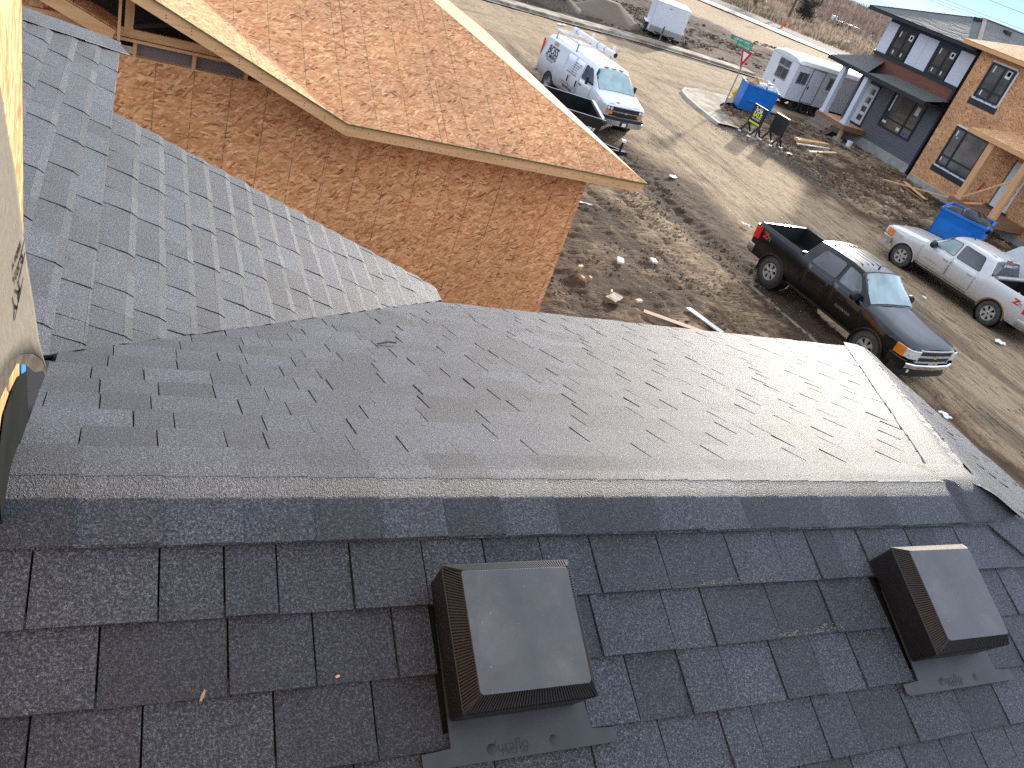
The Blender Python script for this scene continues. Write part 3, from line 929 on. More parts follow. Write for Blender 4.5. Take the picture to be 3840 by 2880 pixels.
def course_tabs(pl, rows, umin, umax, ex, bounds, seed, wlo, whi, gap=0.004, holes=(), first_v=0.0, thick=(0.0062, 0.0085), bev=0.0):
    """generator of (row, MB) one per tab"""
    rnd = random.Random(seed)
    for r in range(*rows) if isinstance(rows, tuple) else range(rows):
        u = umin - rnd.uniform(0, whi)
        alt = 0
        while u < umax:
            w_ = rnd.uniform(wlo, whi)
            v0 = first_v + r * ex + rnd.uniform(-0.0012, 0.0012)
            hb = thick[alt % 2] + rnd.uniform(-0.0006, 0.0006)
            alt += 1
            spans = [(u + gap / 2, u + w_ - gap / 2)]
            for (hu0, hu1, hv0, hv1) in holes:
                if v0 + ex * 0.9 > hv0 and v0 < hv1 - 0.02:
                    ns = []
                    for a, b in spans:
                        if b <= hu0 or a >= hu1: ns.append((a, b)); continue
                        if a < hu0 - .01: ns.append((a, hu0))
                        if b > hu1 + .01: ns.append((hu1, b))
                    spans = ns
            for a, b in spans:
                mb = MB()
                if tab(mb, pl, a, b, v0, ex, hb, bounds, rnd, bev=bev):
                    yield r, mb
            u += w_

def keep(a, b, inside):
    """half-plane through a, b that contains the point inside"""
    sd_ = (b[0] - a[0]) * (inside[1] - a[1]) - (b[1] - a[1]) * (inside[0] - a[0])
    return (a, b) if sd_ > 0 else (b, a)
def slope_deck(name, pts, m_='membrane', th=0.03):
    a = [Vector(p_) for p_ in pts]
    n_ = (a[1] - a[0]).cross(a[2] - a[0]).normalized()
    if n_.z < 0: n_ = -n_
    return MB().poly([p_ - n_ * 0.010 for p_ in a], -n_ * th).build(name, m_, house, world=True)
ZE = ZR - T * (4.2 - YR)
# decks under the shingles
slope_deck('roof_deck', [(-3, YR - .03, ZR - .012), (XE - .03, YR - .03, ZR - .012), (XE + 2.9, YR - 2.9, ZR - 2.9 * T), (-3, YR - 2.9, ZR - 2.9 * T)])
slope_deck('roof_deck', [(-0.17, YR + .03, ZR - .012), (XE - .03, YR + .03, ZR - .012), (XE + 2.88, 4.20, ZE), (1.80, 4.20, ZE), (-0.17, 4.2 - 1.97, ZE + 1.97 * T)])
slope_deck('roof_deck', [(XE + .03, YR, ZR - .012), (XE + 2.88, 4.17, ZE), (XE + 2.88, YR - 2.88, ZE)])
# --- near slope (faces the camera, in shade); v is measured up the slope
EX = 0.143
SBOT = 1.6
near_pl = Plane((0, YR - SBOT / CS, ZR - SBOT / CS * T), (1, 0, 0), (0, 1, T))
nu = lambda s_: SBOT - s_
near_b = [keep((0, nu(0.03)), (1, nu(0.03)), (0, 0)), keep((XE, nu(0)), (XE + 1, nu(CS)), (0, 0))]
vents = [(0.622, 0.235), (1.946, 0.237)]
holes = [(vx - 0.004, vx + 0.320, nu(0.572), nu(0.29)) for vx, vs0 in vents]
for r, mb in course_tabs(near_pl, 9, -1.5, 4.4, EX, near_b, 5, 0.085, 0.225, holes=holes, first_v=nu(0.152 + EX * 8), thick=(0.0045, 0.0085)):
    mb.build('shingle', 'shingle', house, world=True, fix=False)
# --- far slope
far_pl = Plane((0, 4.20, ZE), (1, 0, 0), (0, -1, T))
LV = 2.88 * CS
far_b = [keep((1.80, 0), (1.80 - 2.88, LV), (3, .1)), keep((XE + 2.88, 0), (XE, LV), (1.5, 1)), keep((0, LV - .1), (1, LV - .1), (0, 0)), keep((-0.168, 0), (-0.168, 1), (1, 0))]
nr = int((LV - 0.15) / EX) + 1
far_tabs = list(course_tabs(far_pl, nr, -1.2, 5.9, EX, far_b, 21, 0.075, 0.23, first_v=LV - 0.152 - EX * nr + EX * 0.999, thick=(0.0050, 0.0074), gap=0.0030))
# --- left slope (faces +x): lower part stops at a rake, upper part runs on to a hip
left_pl = Plane((1.80, 0, ZE), (0, 1, 0), (-1, 0, T))
EXL = 0.1185
vmid = (1.80 + 0.09) * CS
low_b = [keep((4.20, 0), (4.20 - 2.4, 2.4 * CS), (4.3, .3)), keep((4.37, 0), (4.37, 1), (4, 0)), keep((0, vmid), (1, vmid), (0, 0))]
up_b = [keep((4.20, 0), (4.20 - 4.4, 4.4 * CS), (5, 3.)), keep((0, vmid), (1, vmid), (0, 9)), keep((5.53, vmid), (5.53 - .87, vmid + 1.0 * CS), (4, vmid + .2)), keep((1.6, 0), (1.6, 1), (4, 0))]
left_tabs = list(course_tabs(left_pl, 17, 1.5, 4.6, EXL, low_b, 33, 0.10, 0.24, first_v=0.0, thick=(0.0085, 0.0115), gap=0.005, bev=0.030))
left_tabs += list(course_tabs(left_pl, (17, 27), 1.5, 5.8, EXL, up_b, 35, 0.12, 0.26, first_v=0.0, thick=(0.0085, 0.0115), gap=0.005, bev=0.030))
n_near = len([o for o in COL.objects if o.name.startswith('shingle') and o.parent == house])
left_tabs.sort(key=lambda q_: -q_[0])
big = MB()
for i, (r, mb) in enumerate(left_tabs):
    if i < 292 - n_near - 60:
        mb.build('shingle', 'shingle', house, world=True, fix=False)
    else:
        big.add(mb.v, mb.f)
slope_deck('roof_deck', [(1.80, 4.20, ZE), (1.80, 4.365, ZE), (-0.09, 4.365, ZE + 1.89 * T), (-0.09, 4.2 - 1.89, ZE + 1.89 * T)])
slope_deck('roof_deck', [(-0.095, 2.3, ZE + 1.895 * T), (-0.095, 5.51, ZE + 1.895 * T), (-1.1, 4.63, ZE + 2.9 * T), (-1.1, 1.7, ZE + 2.9 * T)])
n_single = len([o for o in COL.objects if o.name.startswith('shingle') and o.parent == house])
room = max(0, 298 - n_single)
far_tabs.sort(key=lambda q_: -q_[0])
for i, (r, mb) in enumerate(far_tabs):
    if i < room:
        mb.build('shingle', 'shingle', house, world=True, fix=False)
    else:
        big.add(mb.v, mb.f)
# hip end (faces +x), only a sliver is seen
hip_pl = Plane((XE + 2.88, 0, ZE), (0, 1, 0), (-1, 0, T))
hb_ = [keep((4.20, 0), (YR, LV), (YR, 1)), keep((YR - 2.88, 0), (YR, LV), (YR, 1))]
for r, mb in course_tabs(hip_pl, 21, -2, 4.5, EX, hb_, 44, 0.11, 0.34, first_v=0.0, thick=(0.0040, 0.0082), gap=0.0045):
    big.add(mb.v, mb.f)
tag(big.build('shingle_field', 'shingle', house, world=True, fix=False), kind='stuff')

# --- ridge and hip caps: rounded saddles, each lapping the one before
def cap(p0, dr, half, ex, lift0, lift1, dn_l, dn_r, rnd, name='ridge_cap'):
    """p0 start on the ridge line, dr unit direction, dn_l/dn_r unit vectors down either slope"""
    mb = MB()
    rows = []
    up = -(Vector(dn_l) + Vector(dn_r)).normalized()
    up = up if up.z > 0 else -up
    half_l = half + rnd.uniform(-.003, .003); half_r = half + rnd.uniform(-.003, .003)
    R = 0.034
    for (t, lift) in ((0.0, lift0), (ex + 0.02, lift1)):
        c_ = Vector(p0) + Vector(dr) * t
        top = []; bot = []
        for k in range(-10, 11):
            f_ = (abs(k) / 10) ** 1.8 * (1 if k > 0 else -1)
            d_ = Vector(dn_l) if k < 0 else Vector(dn_r)
            L = half_l if k < 0 else half_r
            s_ = abs(f_) * L
            # round the crest
            q_ = c_ + d_ * s_
            drop_ = 0.010 * math.exp(-(s_ / R) ** 2)
            q_ = q_ - up * drop_ + up * (lift + 0.010)
            top.append(q_); bot.append(q_ - up * 0.006)
        rows.append((top, bot))
    (t0, b0), (t1, b1) = rows
    n_ = len(t0)
    vs = t0 + t1 + b0 + b1
    fs = [(i, i + 1, i + 1 + n_, i + n_) for i in range(n_ - 1)]
    fs += [(i, i + 2 * n_, i + 1 + 2 * n_, i + 1) for i in range(n_ - 1)]
    fs += [(0, n_, 3 * n_, 2 * n_), (n_ - 1, 3 * n_ - 1, 4 * n_ - 1, 2 * n_ - 1)]
    mb.add(vs, fs)
    return mb.build(name, 'shingle', house, world=True, smooth=True, ang=50)
rnd = random.Random(77)
dnN = Vector((0, -1, -T)).normalized(); dnF = Vector((0, 1, -T)).normalized()
x = XE - 0.04
# end piece, moulded over the meeting of ridge and both hips
rows = []
for j in range(19):
    yy = YR - .15 + .30 * j / 18
    r = []
    for i in range(21):
        xx = XE - .17 + .33 * i / 20
        a_ = ZR - T * (YR - yy); b_ = ZR - T * (yy - YR); c_ = ZR - T * (xx - XE)
        k_ = 0.010
        m_ = min(a_, b_, c_)
        z_ = m_ - k_ * math.log(sum(math.exp(-(q_ - m_) / k_) for q_ in (a_, b_, c_)))
        edge_ = min(1.0, (xx - (XE - .17)) / .03, (XE + .16 - xx) / .03, (yy - (YR - .15)) / .02, (YR + .15 - yy) / .02)
        r.append((xx, yy, z_ + .004 + .0165 * max(0, edge_)))
    rows.append(r)
ecap = MB().grid(rows).build('ridge_cap', 'shingle', house, world=True, smooth=True, ang=80)
while x > -.80:
    ex_ = 0.146 + rnd.uniform(-.004, .004)
    cap((x, YR, ZR), (-1, 0, 0), 0.152, ex_, 0.0055, 0.0006, dnN, dnF, rnd)
    x -= ex_
def hip_line(p0, p1, dl, dr_, half, name='hip_cap'):
    p0 = Vector(p0); p1 = Vector(p1)
    d_ = (p1 - p0); L = d_.length; d_.normalize()
    t = 0
    while t < L:
        ex_ = 0.146
        cap(p0 + d_ * t, d_, half, min(ex_, L - t), 0.003, 0.0008, dl, dr_, rnd, name)
        t += ex_
hd = Vector((1, 1, -T)).normalized()
def slope_perp(n_, d_, toward):
    v_ = Vector(n_).cross(d_).normalized()
    return v_ if v_.dot(Vector(toward)) > 0 else -v_
nF = Vector((0, T, 1)).normalized(); nR = Vector((T, 0, 1)).normalized(); nN = Vector((0, -T, 1)).normalized()
hip_line((XE + 2.88, 4.20, ZE), (XE - .02, YR - .02, ZR + .008), slope_perp(nF, hd, (-1, 1, 0)), slope_perp(nR, hd, (1, -1, 0)), 0.155)
hd2 = Vector((1, -1, -T)).normalized()
hip_line((XE + 2.6, YR - 2.6, ZR - 2.6 * T), (XE, YR, ZR), slope_perp(nN, hd2, (-1, -1, 0)), slope_perp(nR, hd2, (1, 1, 0)), 0.155)
# caps along the hip at the top of the left slope
hd3 = Vector((1, 0.87, -T)).normalized()
nU = Vector((0, T, 1)).normalized()
hip_line((-0.13, 5.49, ZE + 1.93 * T + .012), (-1.1, 4.64, ZE + 2.9 * T + .012), slope_perp(nR, hd3, (1, -1, 0)), slope_perp(nU, hd3, (-1, 1, 0)) * 0.6, 0.17)
# fascia + walls below our eaves
MB().box(-3, XE + 2.7, -1.3, 4.05, -.3, ZE - .12).build('wall', 'siding_grey', house, world=True)
MB().box(-3, -.12, 4.0, 5.4, -.3, ZE + .3).build('wall', 'siding_grey', house, world=True)
fb = MB()
fb.box(1.78, XE + 2.90, 4.185, 4.215, ZE - .17, ZE - .015)
fb.box(XE + 2.865, XE + 2.895, YR - 2.8, 4.215, ZE - .17, ZE - .015)
fb.build('fascia', 'trim_black', house, world=True)

# --- sheathed wall rising at the left
WX = -0.175
lw = MB().box(WX - .012, WX, -1.5, 1.625, ZR - 1.2, 9.5)
lw.build('wall_sheathing', 'osb_near', house, world=True)
MB().box(WX - .10, WX - .0125, -1.5, 1.60, ZR - 1.0, 9.5).build('wall_framing', 'lumber_z', house, world=True)
MB().box(WX - .0125, WX + .0005, 1.6255, 1.628, ZR - .1, 9.5).build('sheathing_edge', 'green_edge', house, world=True)
# base membrane turned up the wall and lapped on the roof
rows = []
for y in (1.22, 1.3, 1.4, 1.5, 1.632):
    zr_ = ZR - T * abs(y - YR)
    rows.append([(WX + .004, y, zr_ + .17 - (0.03 if y > 1.6 else 0)), (WX + .005, y, zr_ + .06), (WX + .007, y, zr_ + .005)])
MB().grid(rows).build('base_flashing', 'membrane', house, world=True, smooth=True)
# loose building paper hanging in front of the sheathing
edge = [(-.170, 1.28, 6.64), (-.169, 1.323, 6.579), (-.169, 1.382, 6.498), (-.168, 1.436, 6.424), (-.165, 1.47, 6.338), (-.160, 1.485, 6.255), (-.155, 1.482, 6.204), (-.145, 1.486, 6.118), (-.132, 1.445, 6.06), (-.120, 1.458, 5.987)]
rows = []
for i, (xe_, ye_, ze_) in enumerate(edge):
    r = []
    for j in range(15):
        u_ = 1 - (1 - j / 14) ** 1.5
        y = 0.55 + (ye_ - 0.55) * u_
        out_ = (xe_ - WX - .004) * (u_ ** 7)
        wob = 0.0015 * sin(9 * u_ + i * .8) * u_ * (1 - u_) * 4
        up_ = .03 + .13 * max(0, (i - 6) / 3)
        z = ze_ + up_ * (min(1, (1 - u_) / .2)) ** .6 + .12 * max(0, .8 - u_) - 0.006 * sin(u_ * 19 + i * .6)
        r.append((WX + .004 + out_ + wob, y, z))
    rows.append(r)
last = rows[-1]
hem = [[(a_[0], a_[1], a_[2]) for a_ in last], [(a_[0] + .001, a_[1] - .0, a_[2] - .028 - .014 * sin(k * 1.7)) for k, a_ in enumerate(last)]]
m, n, l, p = mat('building_paper', 0.85)
v = coords(n, l)
a = N(n, 'ShaderNodeTexNoise', Scale=60.0, Detail=6.0, Roughness=0.8); l.new(v, a.inputs['Vector'])
cpaper = ramp(n, l, a.outputs[0], [(0.35, (0.17, 0.145, 0.105)), (0.65, (0.26, 0.22, 0.16))])
sx = n.new('ShaderNodeSeparateXYZ'); l.new(v, sx.inputs[0])
zz = mth(n, l, 'ADD', sx.outputs[2], mth(n, l, 'MULTIPLY', a.outputs[0], 0.03))
l.new(cpaper, p.inputs['Base Color'])
bump(n, l, p, a.outputs[0], 0.3, 0.004)
M['building_paper'] = m
pp = MB().grid(rows).build('building_paper', 'building_paper', house, world=True, smooth=True)
M['paper_hem'] = simple('dark_paper_hem', (0.10, 0.08, 0.055), 0.9, var=0.4, scale=40)
MB().grid(hem).build('paper_hem', 'paper_hem', house, world=True, smooth=True)
sol = pp.modifiers.new('t', 'SOLIDIFY'); sol.thickness = 0.001
q_ = Matrix.Translation(Vector((0, 0, 0)))
def ltext(name, s_, size, y, z, x_, parent):
    mx_ = frame((x_, y, z), (0, 1, 0), (0.12, 0, 1))
    mx_ = mx_ @ Matrix.Rotation(pi + .05, 4, 'Z')
    return text_part(name, s_, size, mx_, 'ink', parent, extrude=0.0004, bold=0.001)
for s_, size, y, z, x_ in (('siebe w', 0.026, 1.42, 6.262, -0.157), ('\u00a9 2024,', 0.026, 1.42, 6.238, -0.156), ('RY', 0.060, 1.385, 6.200, -0.156)):
    t_ = ltext('lettering', s_, size, y, z, x_, None)
    t_.parent = house; t_.location = -house.location
MB().box(WX + .001, WX + .0035, 1.545, 1.615, 5.855, 5.945).build('blue_tape', 'blue', house, world=True)

# --- two square slant-sided exhaust vents
def roof_vent(vx, s0, label):
    O = near_pl.P(0, nu(0), 0)
    Z0 = near_pl.P(vx, nu(s0 + .3), 0)
    t = thing('roof_vent', label, 'roof vent', tuple(Z0), 0, 'square black roof vents')
    mxm = frame((0, 0, 0), near_pl.u, near_pl.v)      # local: x across, y up the slope, z out of the roof
    t.matrix_world = Matrix.Translation(Z0) @ mxm
    def L(n_, mb, m_, sm=False):
        return mb.build(n_, m_, t, smooth=sm)
    # y = (s0+.3) - s
    Yof = lambda s_: (s0 + .3) - s_
    mb = MB()
    fl = [(-.060, Yof(s0 + .372)), (-.050, Yof(s0 + .379)), (.365, Yof(s0 + .379)), (.375, Yof(s0 + .372)), (.375, Yof(s0 + .350)), (.318, Yof(s0 + .346)), (.298, Yof(s0 + .10)), (.006, Yof(s0 + .10)), (.0, Yof(s0 + .346)), (-.060, Yof(s0 + .350))]
    mb.poly([(a_, b_, .0095) for a_, b_ in fl], (0, 0, .004))
    L('flange', mb, 'flange_grey')
    # tapered hood: base ring -> rim ring, leaning downslope as the hood stands plumb
    hb, hr, ht = 0.012, 0.100, 0.130
    base = [(.006, Yof(s0 + .298)), (.294, Yof(s0 + .296)), (.294, Yof(s0 + .012)), (.006, Yof(s0 + .012))]
    rim = [(-.001, Yof(s0 + .303)), (.299, Yof(s0 + .300)), (.300, Yof(s0 + .008)), (-.001, Yof(s0 + .009))]
    top = [(.028, Yof(s0 + .276)), (.274, Yof(s0 + .276)), (.276, Yof(s0 + .033)), (.028, Yof(s0 + .032))]
    def rr(q4, h, rad=.012, k=4):
        r_ = []
        c_ = Vector((sum(a[0] for a in q4) / 4, sum(a[1] for a in q4) / 4))
        for i in range(4):
            p_ = Vector(q4[i]); a_ = Vector(q4[i - 1]); b_ = Vector(q4[(i + 1) % 4])
            da = (a_ - p_).normalized() * rad; db = (b_ - p_).normalized() * rad
            for j in range(k + 1):
                u_ = j / k
                w_ = p_ + da * (1 - u_) ** 2 + db * u_ ** 2
                r_.append((w_.x, w_.y, h))
        return r_
    L('hood_skirt', MB().grid([rr(base, hb), rr(rim, hr)], closed=True), 'black_plastic', True)
    L('hood_rim', MB().grid([rr(rim, hr - .004), [(a_[0] * 1.0, a_[1], hr + .001) for a_ in rr(rim, hr)], [(q_[0] * .985 + .002, q_[1] * .985, hr + .002) for q_ in rr(rim, hr)]], closed=True), 'black_plastic', True)
    # louvred bevel: dark base plus diagonal-set fins on the four sides
    L('bevel', MB().grid([rr([(a[0] * .98 + .003, a[1] * .98) for a in rim], hr - .002), rr(top, ht - .007)], closed=True), 'black_plastic')
    for i in range(4):
        j = (i + 1) % 4
        fm = MB()
        nf = 46
        a0, a1 = Vector((*rim[i], hr)), Vector((*rim[j], hr))
        b0, b1 = Vector((*top[i], ht)), Vector((*top[j], ht))
        for k in range(nf):
            u_ = (k + .5) / nf; du = 0.24 / nf
            w0 = a0.lerp(a1, u_); w1 = b0.lerp(b1, min(1, max(0, u_ + (0.03 if i % 2 else -0.03))))
            ax = (a1 - a0).normalized() * (a1 - a0).length * du
            n_ = (a1 - a0).cross(b0 - a0).normalized()
            if n_.z < 0: n_ = -n_
            fm.add([w0 - ax, w0 + ax, w1 + ax * .85, w1 - ax * .85, w0 - ax - n_ * .006, w0 + ax - n_ * .006, w1 + ax * .85 - n_ * .006, w1 - ax * .85 - n_ * .006],
                   [(0, 1, 2, 3), (0, 4, 5, 1), (1, 5, 6, 2), (2, 6, 7, 3), (3, 7, 4, 0)])
        L('louvre_grille', fm, 'vent_fin')
    tp = rr(top, ht, .010)
    L('lid', MB().grid([[(a_[0], a_[1], ht - .008) for a_ in tp], [(a_[0], a_[1], ht - .001) for a_ in tp], [(a_[0] * .992 + .0013, a_[1] * .99, ht) for a_ in tp]], closed=True).poly([(a_[0] * .992 + .0013, a_[1] * .99, ht - .003) for a_ in tp], (0, 0, .003)), 'vent_grey', True)
    # embossed lettering and drain dimples on the flange
    for body, sz, dx, ds in (('duraflo', .030, .125, .355), ('PRO 50', .018, .135, .3665)):
        mx_ = frame((dx, Yof(s0 + ds - .0), .0135), (1, 0, 0), (0, 1, 0))
        q_ = text_part('lettering', body, sz, mx_, 'black_plastic', t, extrude=.0006)
    for dx in (.085, .225):
        L('fixing_dimple', MB().lathe([(.0, .0155), (.006, .0155), (.011, .0136)], 'z', 12, (dx, Yof(s0 + .358), 0)), 'black_plastic', True)
    return t
m, n, l, p = mat('vent_grey_plastic', 0.42, 0, 0.6)
v = coords(n, l)
a = N(n, 'ShaderNodeTexNoise', Scale=9.0, Detail=7.0, Roughness=0.6, Distortion=0.4); l.new(v, a.inputs['Vector'])
b = N(n, 'ShaderNodeTexNoise', Scale=160.0, Detail=2.0); l.new(v, b.inputs['Vector'])
c = ramp(n, l, a.outputs[0], [(0.3, (0.042, 0.043, 0.046)), (0.5, (0.062, 0.063, 0.067)), (0.7, (0.10, 0.10, 0.104))])
c = mixrgb(n, l, c, (0.32, 0.29, 0.25), mrange(n, l, b.outputs[0], 0.72, 0.76, 0, 0.7))
l.new(c, p.inputs['Base Color'])
l.new(mrange(n, l, a.outputs[0], 0.3, 0.7, 0.35, 0.55), p.inputs['Roughness'])
M['vent_grey'] = m
M['flange_grey'] = simple('flange_plastic', (0.026, 0.027, 0.030), 0.5, var=0.3, scale=14)
M['vent_fin'] = simple('vent_fin_plastic', (0.016, 0.0165, 0.018), 0.55, var=0.1)
roof_vent(*vents[0], 'large square black plastic roof vent nearest the camera, left of the other vent')
roof_vent(*vents[1], 'square black plastic roof vent further along the slope, near the hip')
M['dust_smear'] = simple('dried_mud_smear', (0.17, 0.145, 0.115), 0.95, var=0.5, scale=60)
def smear(x0, x1, s_, label):
    mb = MB(); rr_ = random.Random(int(x0 * 99))
    for i in range(130):
        u_ = rr_.random(); x = x0 + (x1 - x0) * u_
        s__ = s_ - rr_.random() ** 1.6 * .020 * (.3 + u_)
        q0 = near_pl.P(x, nu(s__), .0112); a_ = rr_.uniform(.0012, .0036)
        mb.add([q0 - near_pl.u * a_, q0 + near_pl.u * a_ * 1.6, q0 + near_pl.v * a_ * .9 + near_pl.u * a_ * .3, ], [(0, 1, 2)])
    o = mb.build('mud_smear', 'dust_smear', fix=False)
    return tag(o, label, 'mud smear', kind='stuff')
smear(1.33, 1.62, .292, 'tan dried mud smear along a shingle butt, upper of two left of the far vent')
smear(1.53, 1.76, .435, 'tan dried mud smear along a shingle butt, lower of two left of the far vent')
# debris on our roof: curled leaf, chips, twig
def chip(name, label, cat, p_, L, wd, m_, ang, up_n, th=.002, grp=None):
    d_ = Matrix.Rotation(ang, 4, 'Z')
    mb = MB()
    a_ = d_ @ Vector((L / 2, 0, 0)); b_ = d_ @ Vector((0, wd / 2, 0))
    n_ = Vector(up_n).normalized()
    a_ = a_ - n_ * a_.dot(n_); b_ = b_ - n_ * b_.dot(n_)
    mid = n_ * (th * 2)
    mb.add([-a_ - b_ * .6, -b_ + mid, a_ - b_ * .4, a_ + b_ * .5, b_ + mid * 1.1, -a_ + b_ * .7], [(0, 1, 4, 5), (1, 2, 3, 4)])
    o = mb.build(name, m_)
    o.location = Vector(p_) + n_ * th
    so = o.modifiers.new('s', 'SOLIDIFY'); so.thickness = th
    return tag(o, label, cat, grp)
def near_pt(x, s_): return tuple(near_pl.P(x, nu(s_), .011))
def far_pt(x, y): return (x, y, ZR - T * (y - YR) + .012)
chip('dry_leaf', 'curled tan leaf lying on the dark shingles at lower left', 'leaf', near_pt(0.172, .435), .022, .006, 'grass_tan', 1.2, nN, .001)
chip('wood_chip', 'tiny orange wood chip under the shingle butt near the large vent', 'wood chip', near_pt(.415, .425), .009, .006, 'lumber', .3, nN, .001)
chip('wood_chip', 'pale slip of wood at the foot of the valley beside the building paper', 'wood chip', (-0.12, 2.46, ZR - T * (2.46 - YR) + .02), .075, .02, 'fresh_edge', .5, nF, .002)
tw = MB()
tw.tube([(0, 0, 0), (.05, .012, .006), (.085, .02, 0)], .004, 5); tw.tube([(.03, .006, .003), (.045, .03, .004)], .003, 5)
o = tw.build('twig', 'twig'); o.location = far_pt(.95, 2.72); tag(o, 'short dark twig on the middle of the sunlit far slope', 'twig')

# ============================================================= BARE OSB GARAGE NEXT DOOR
GY0, GWY = 9.5, 10.1
gar = thing('sheathed_garage', 'unfinished garage sheathed in orange OSB with a bare OSB hip roof', 'garage', (3, 12, 0))
def gpart(name, mb, m_, smooth=False): return mb.build(name, m_, gar, world=True, smooth=smooth)
gz = lambda y: 3.95 + T * (y - GY0)
# wall sheets, z seams at 1.24, 2.46, 3.68, top strip to 4.0; staggered ends
zs = [-.15, 1.23, 2.45, 3.67, 4.0]
xcuts = [[-.2, 1.2, 3.63, 5.97], [-.2, 2.85, 5.25, 5.97], [-.2, 2.26, 4.67, 5.97], [-.2, 2.4, 4.3, 5.97]]
xcuts[1] = [-.2, .42, 2.85, 5.24, 5.97]
wx_rnd = random.Random(3)
for i in range(4):
    for a, b in zip(xcuts[i][:-1], xcuts[i][1:]):
        pr_ = wx_rnd.uniform(0, .003)
        gpart('osb_sheet', MB().box(a + .002, b - .002, GWY - pr_, GWY + .011, zs[i] + .002, zs[i + 1] - .002), 'osb_wall')
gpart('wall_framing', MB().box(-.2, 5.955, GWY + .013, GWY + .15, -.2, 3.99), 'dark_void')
# +x side wall
for a, b in ((10.2, 12.6), (12.6, 15.0), (15.0, 17.3)):
    for z0, z1 in zip(zs[:-1], zs[1:]):
        gpart('osb_sheet', MB().box(5.958, 5.971, a + .002, b - .002, z0 + .002, z1 - .002), 'osb_wall_side')
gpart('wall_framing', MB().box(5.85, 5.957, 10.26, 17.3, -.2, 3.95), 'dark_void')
# pony studs, mauve sheeting behind, top plate, truss chord
for x in (-.28, -.02, .59, 1.16):
    gpart('stud', MB().box(x - .02, x + .02, GWY + .012, GWY + .10, 4.0, 4.17), 'lumber_z')
gpart('vapour_sheet', MB().box(.0, 1.6, GWY + .101, GWY + .11, 3.9, 4.17), 'vapor')
gpart('sill_plate', MB().box(-.3, 2.4, GWY - .001, GWY + .1, 3.995, 4.012), 'lumber')
gpart('top_plate', MB().box(-1.6, 1.5, GWY - .02, GWY + .12, 4.17, 4.20), 'lumber')
gpart('truss_chord', MB().box(-1.6, 1.2, GWY + .0, GWY + .04, 4.21, 4.30), 'lumber')
gpart('truss_web', MB().box(-.135, -.045, GWY + .0, GWY + .04, 4.30, 4.84), 'lumber_z')
gpart('truss_web', MB().box(-1.02, -.90, GWY + .002, GWY + .04, 4.312, 5.2), 'lumber_z')
gpart('truss_web', MB().beam((-.05, GWY + .02, 4.33), (.55, GWY + .02, 4.50), .04, .04), 'dark_void')
gpart('truss_web', MB().box(-.70, -.66, GWY + .0, GWY + .04, 4.312, 4.9), 'lumber_z')
gpart('corner_post', MB().box(-.31, -.205, GWY - .01, GWY + .09, -.1, 3.99), 'lumber_z')
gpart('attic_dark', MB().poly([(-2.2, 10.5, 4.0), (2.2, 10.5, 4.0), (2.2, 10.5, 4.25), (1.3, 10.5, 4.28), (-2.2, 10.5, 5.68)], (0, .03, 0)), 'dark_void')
gpart('attic_panel', MB().box(-2.2, -.75, GWY + .3, GWY + .32, 4.2, 5.1), 'osb_wall')
gpart('back_wall', MB().box(-4, -.31, GWY + .12, GWY + .14, -.2, 4.19), 'osb_wall')
# inner roof return: sloping fascia with sheathing above it and an upright edge board
gpart('inner_fascia', MB().beam((-1.3, 9.88, 4.68), (-.235, 9.88, 4.25), .04, .14), 'lumber')
gpart('inner_sheathing', MB().poly([(-1.3, 9.86, 4.76), (-.20, 9.86, 4.325), (-.20, 10.3, 4.325), (-1.3, 10.3, 4.76)], (0, 0, .012)), 'osb_roof')
gpart('edge_board', MB().box(-.195, -.165, 9.84, 9.86, 4.225, 4.86), 'lumber_z')
# eave fascia, rake fascia
gpart('eave_fascia', MB().box(2.27, 6.5, GY0 - .0, GY0 + .038, 3.80, 3.938), 'lumber')
gpart('rake_fascia', MB().poly([(2.268, GY0, 3.80), (2.268, GY0, 3.938), (-1.6, GY0, 3.938 + 3.868 * T), (-1.6, GY0, 3.80 + 3.868 * T)], (0, .038, 0)), 'lumber')
gpart('side_fascia', MB().box(6.462, 6.498, GY0 + .04, 17.2, 3.80, 3.938), 'lumber_y')
gpart('soffit_framing', MB().box(2.3, 6.4, GY0 + .04, GWY - .01, 3.80, 3.82), 'osb_wall')
# nails in the fascia: dark heads
nl_ = MB(); rn = random.Random(5)
for i in range(44):
    x = 2.35 + i * .094 + rn.uniform(-.03, .03); z = 3.87 + rn.choice((-.035, 0.0, .035)) + rn.uniform(-.012, .012)
    nl_.box(x - .005, x + .005, GY0 - .0015, GY0 + .001, z - .005, z + .005)
for i in range(14):
    x = 2.0 - i * .25; z = 3.87 + (2.27 - x) * T
    for dz in (-.03, .0, .03):
        if rn.random() < .7: nl_.box(x - .005, x + .005, GY0 - .0015, GY0 + .001, z + dz - .005, z + dz + .005)
gpart('nail_heads', nl_, 'dark_void')
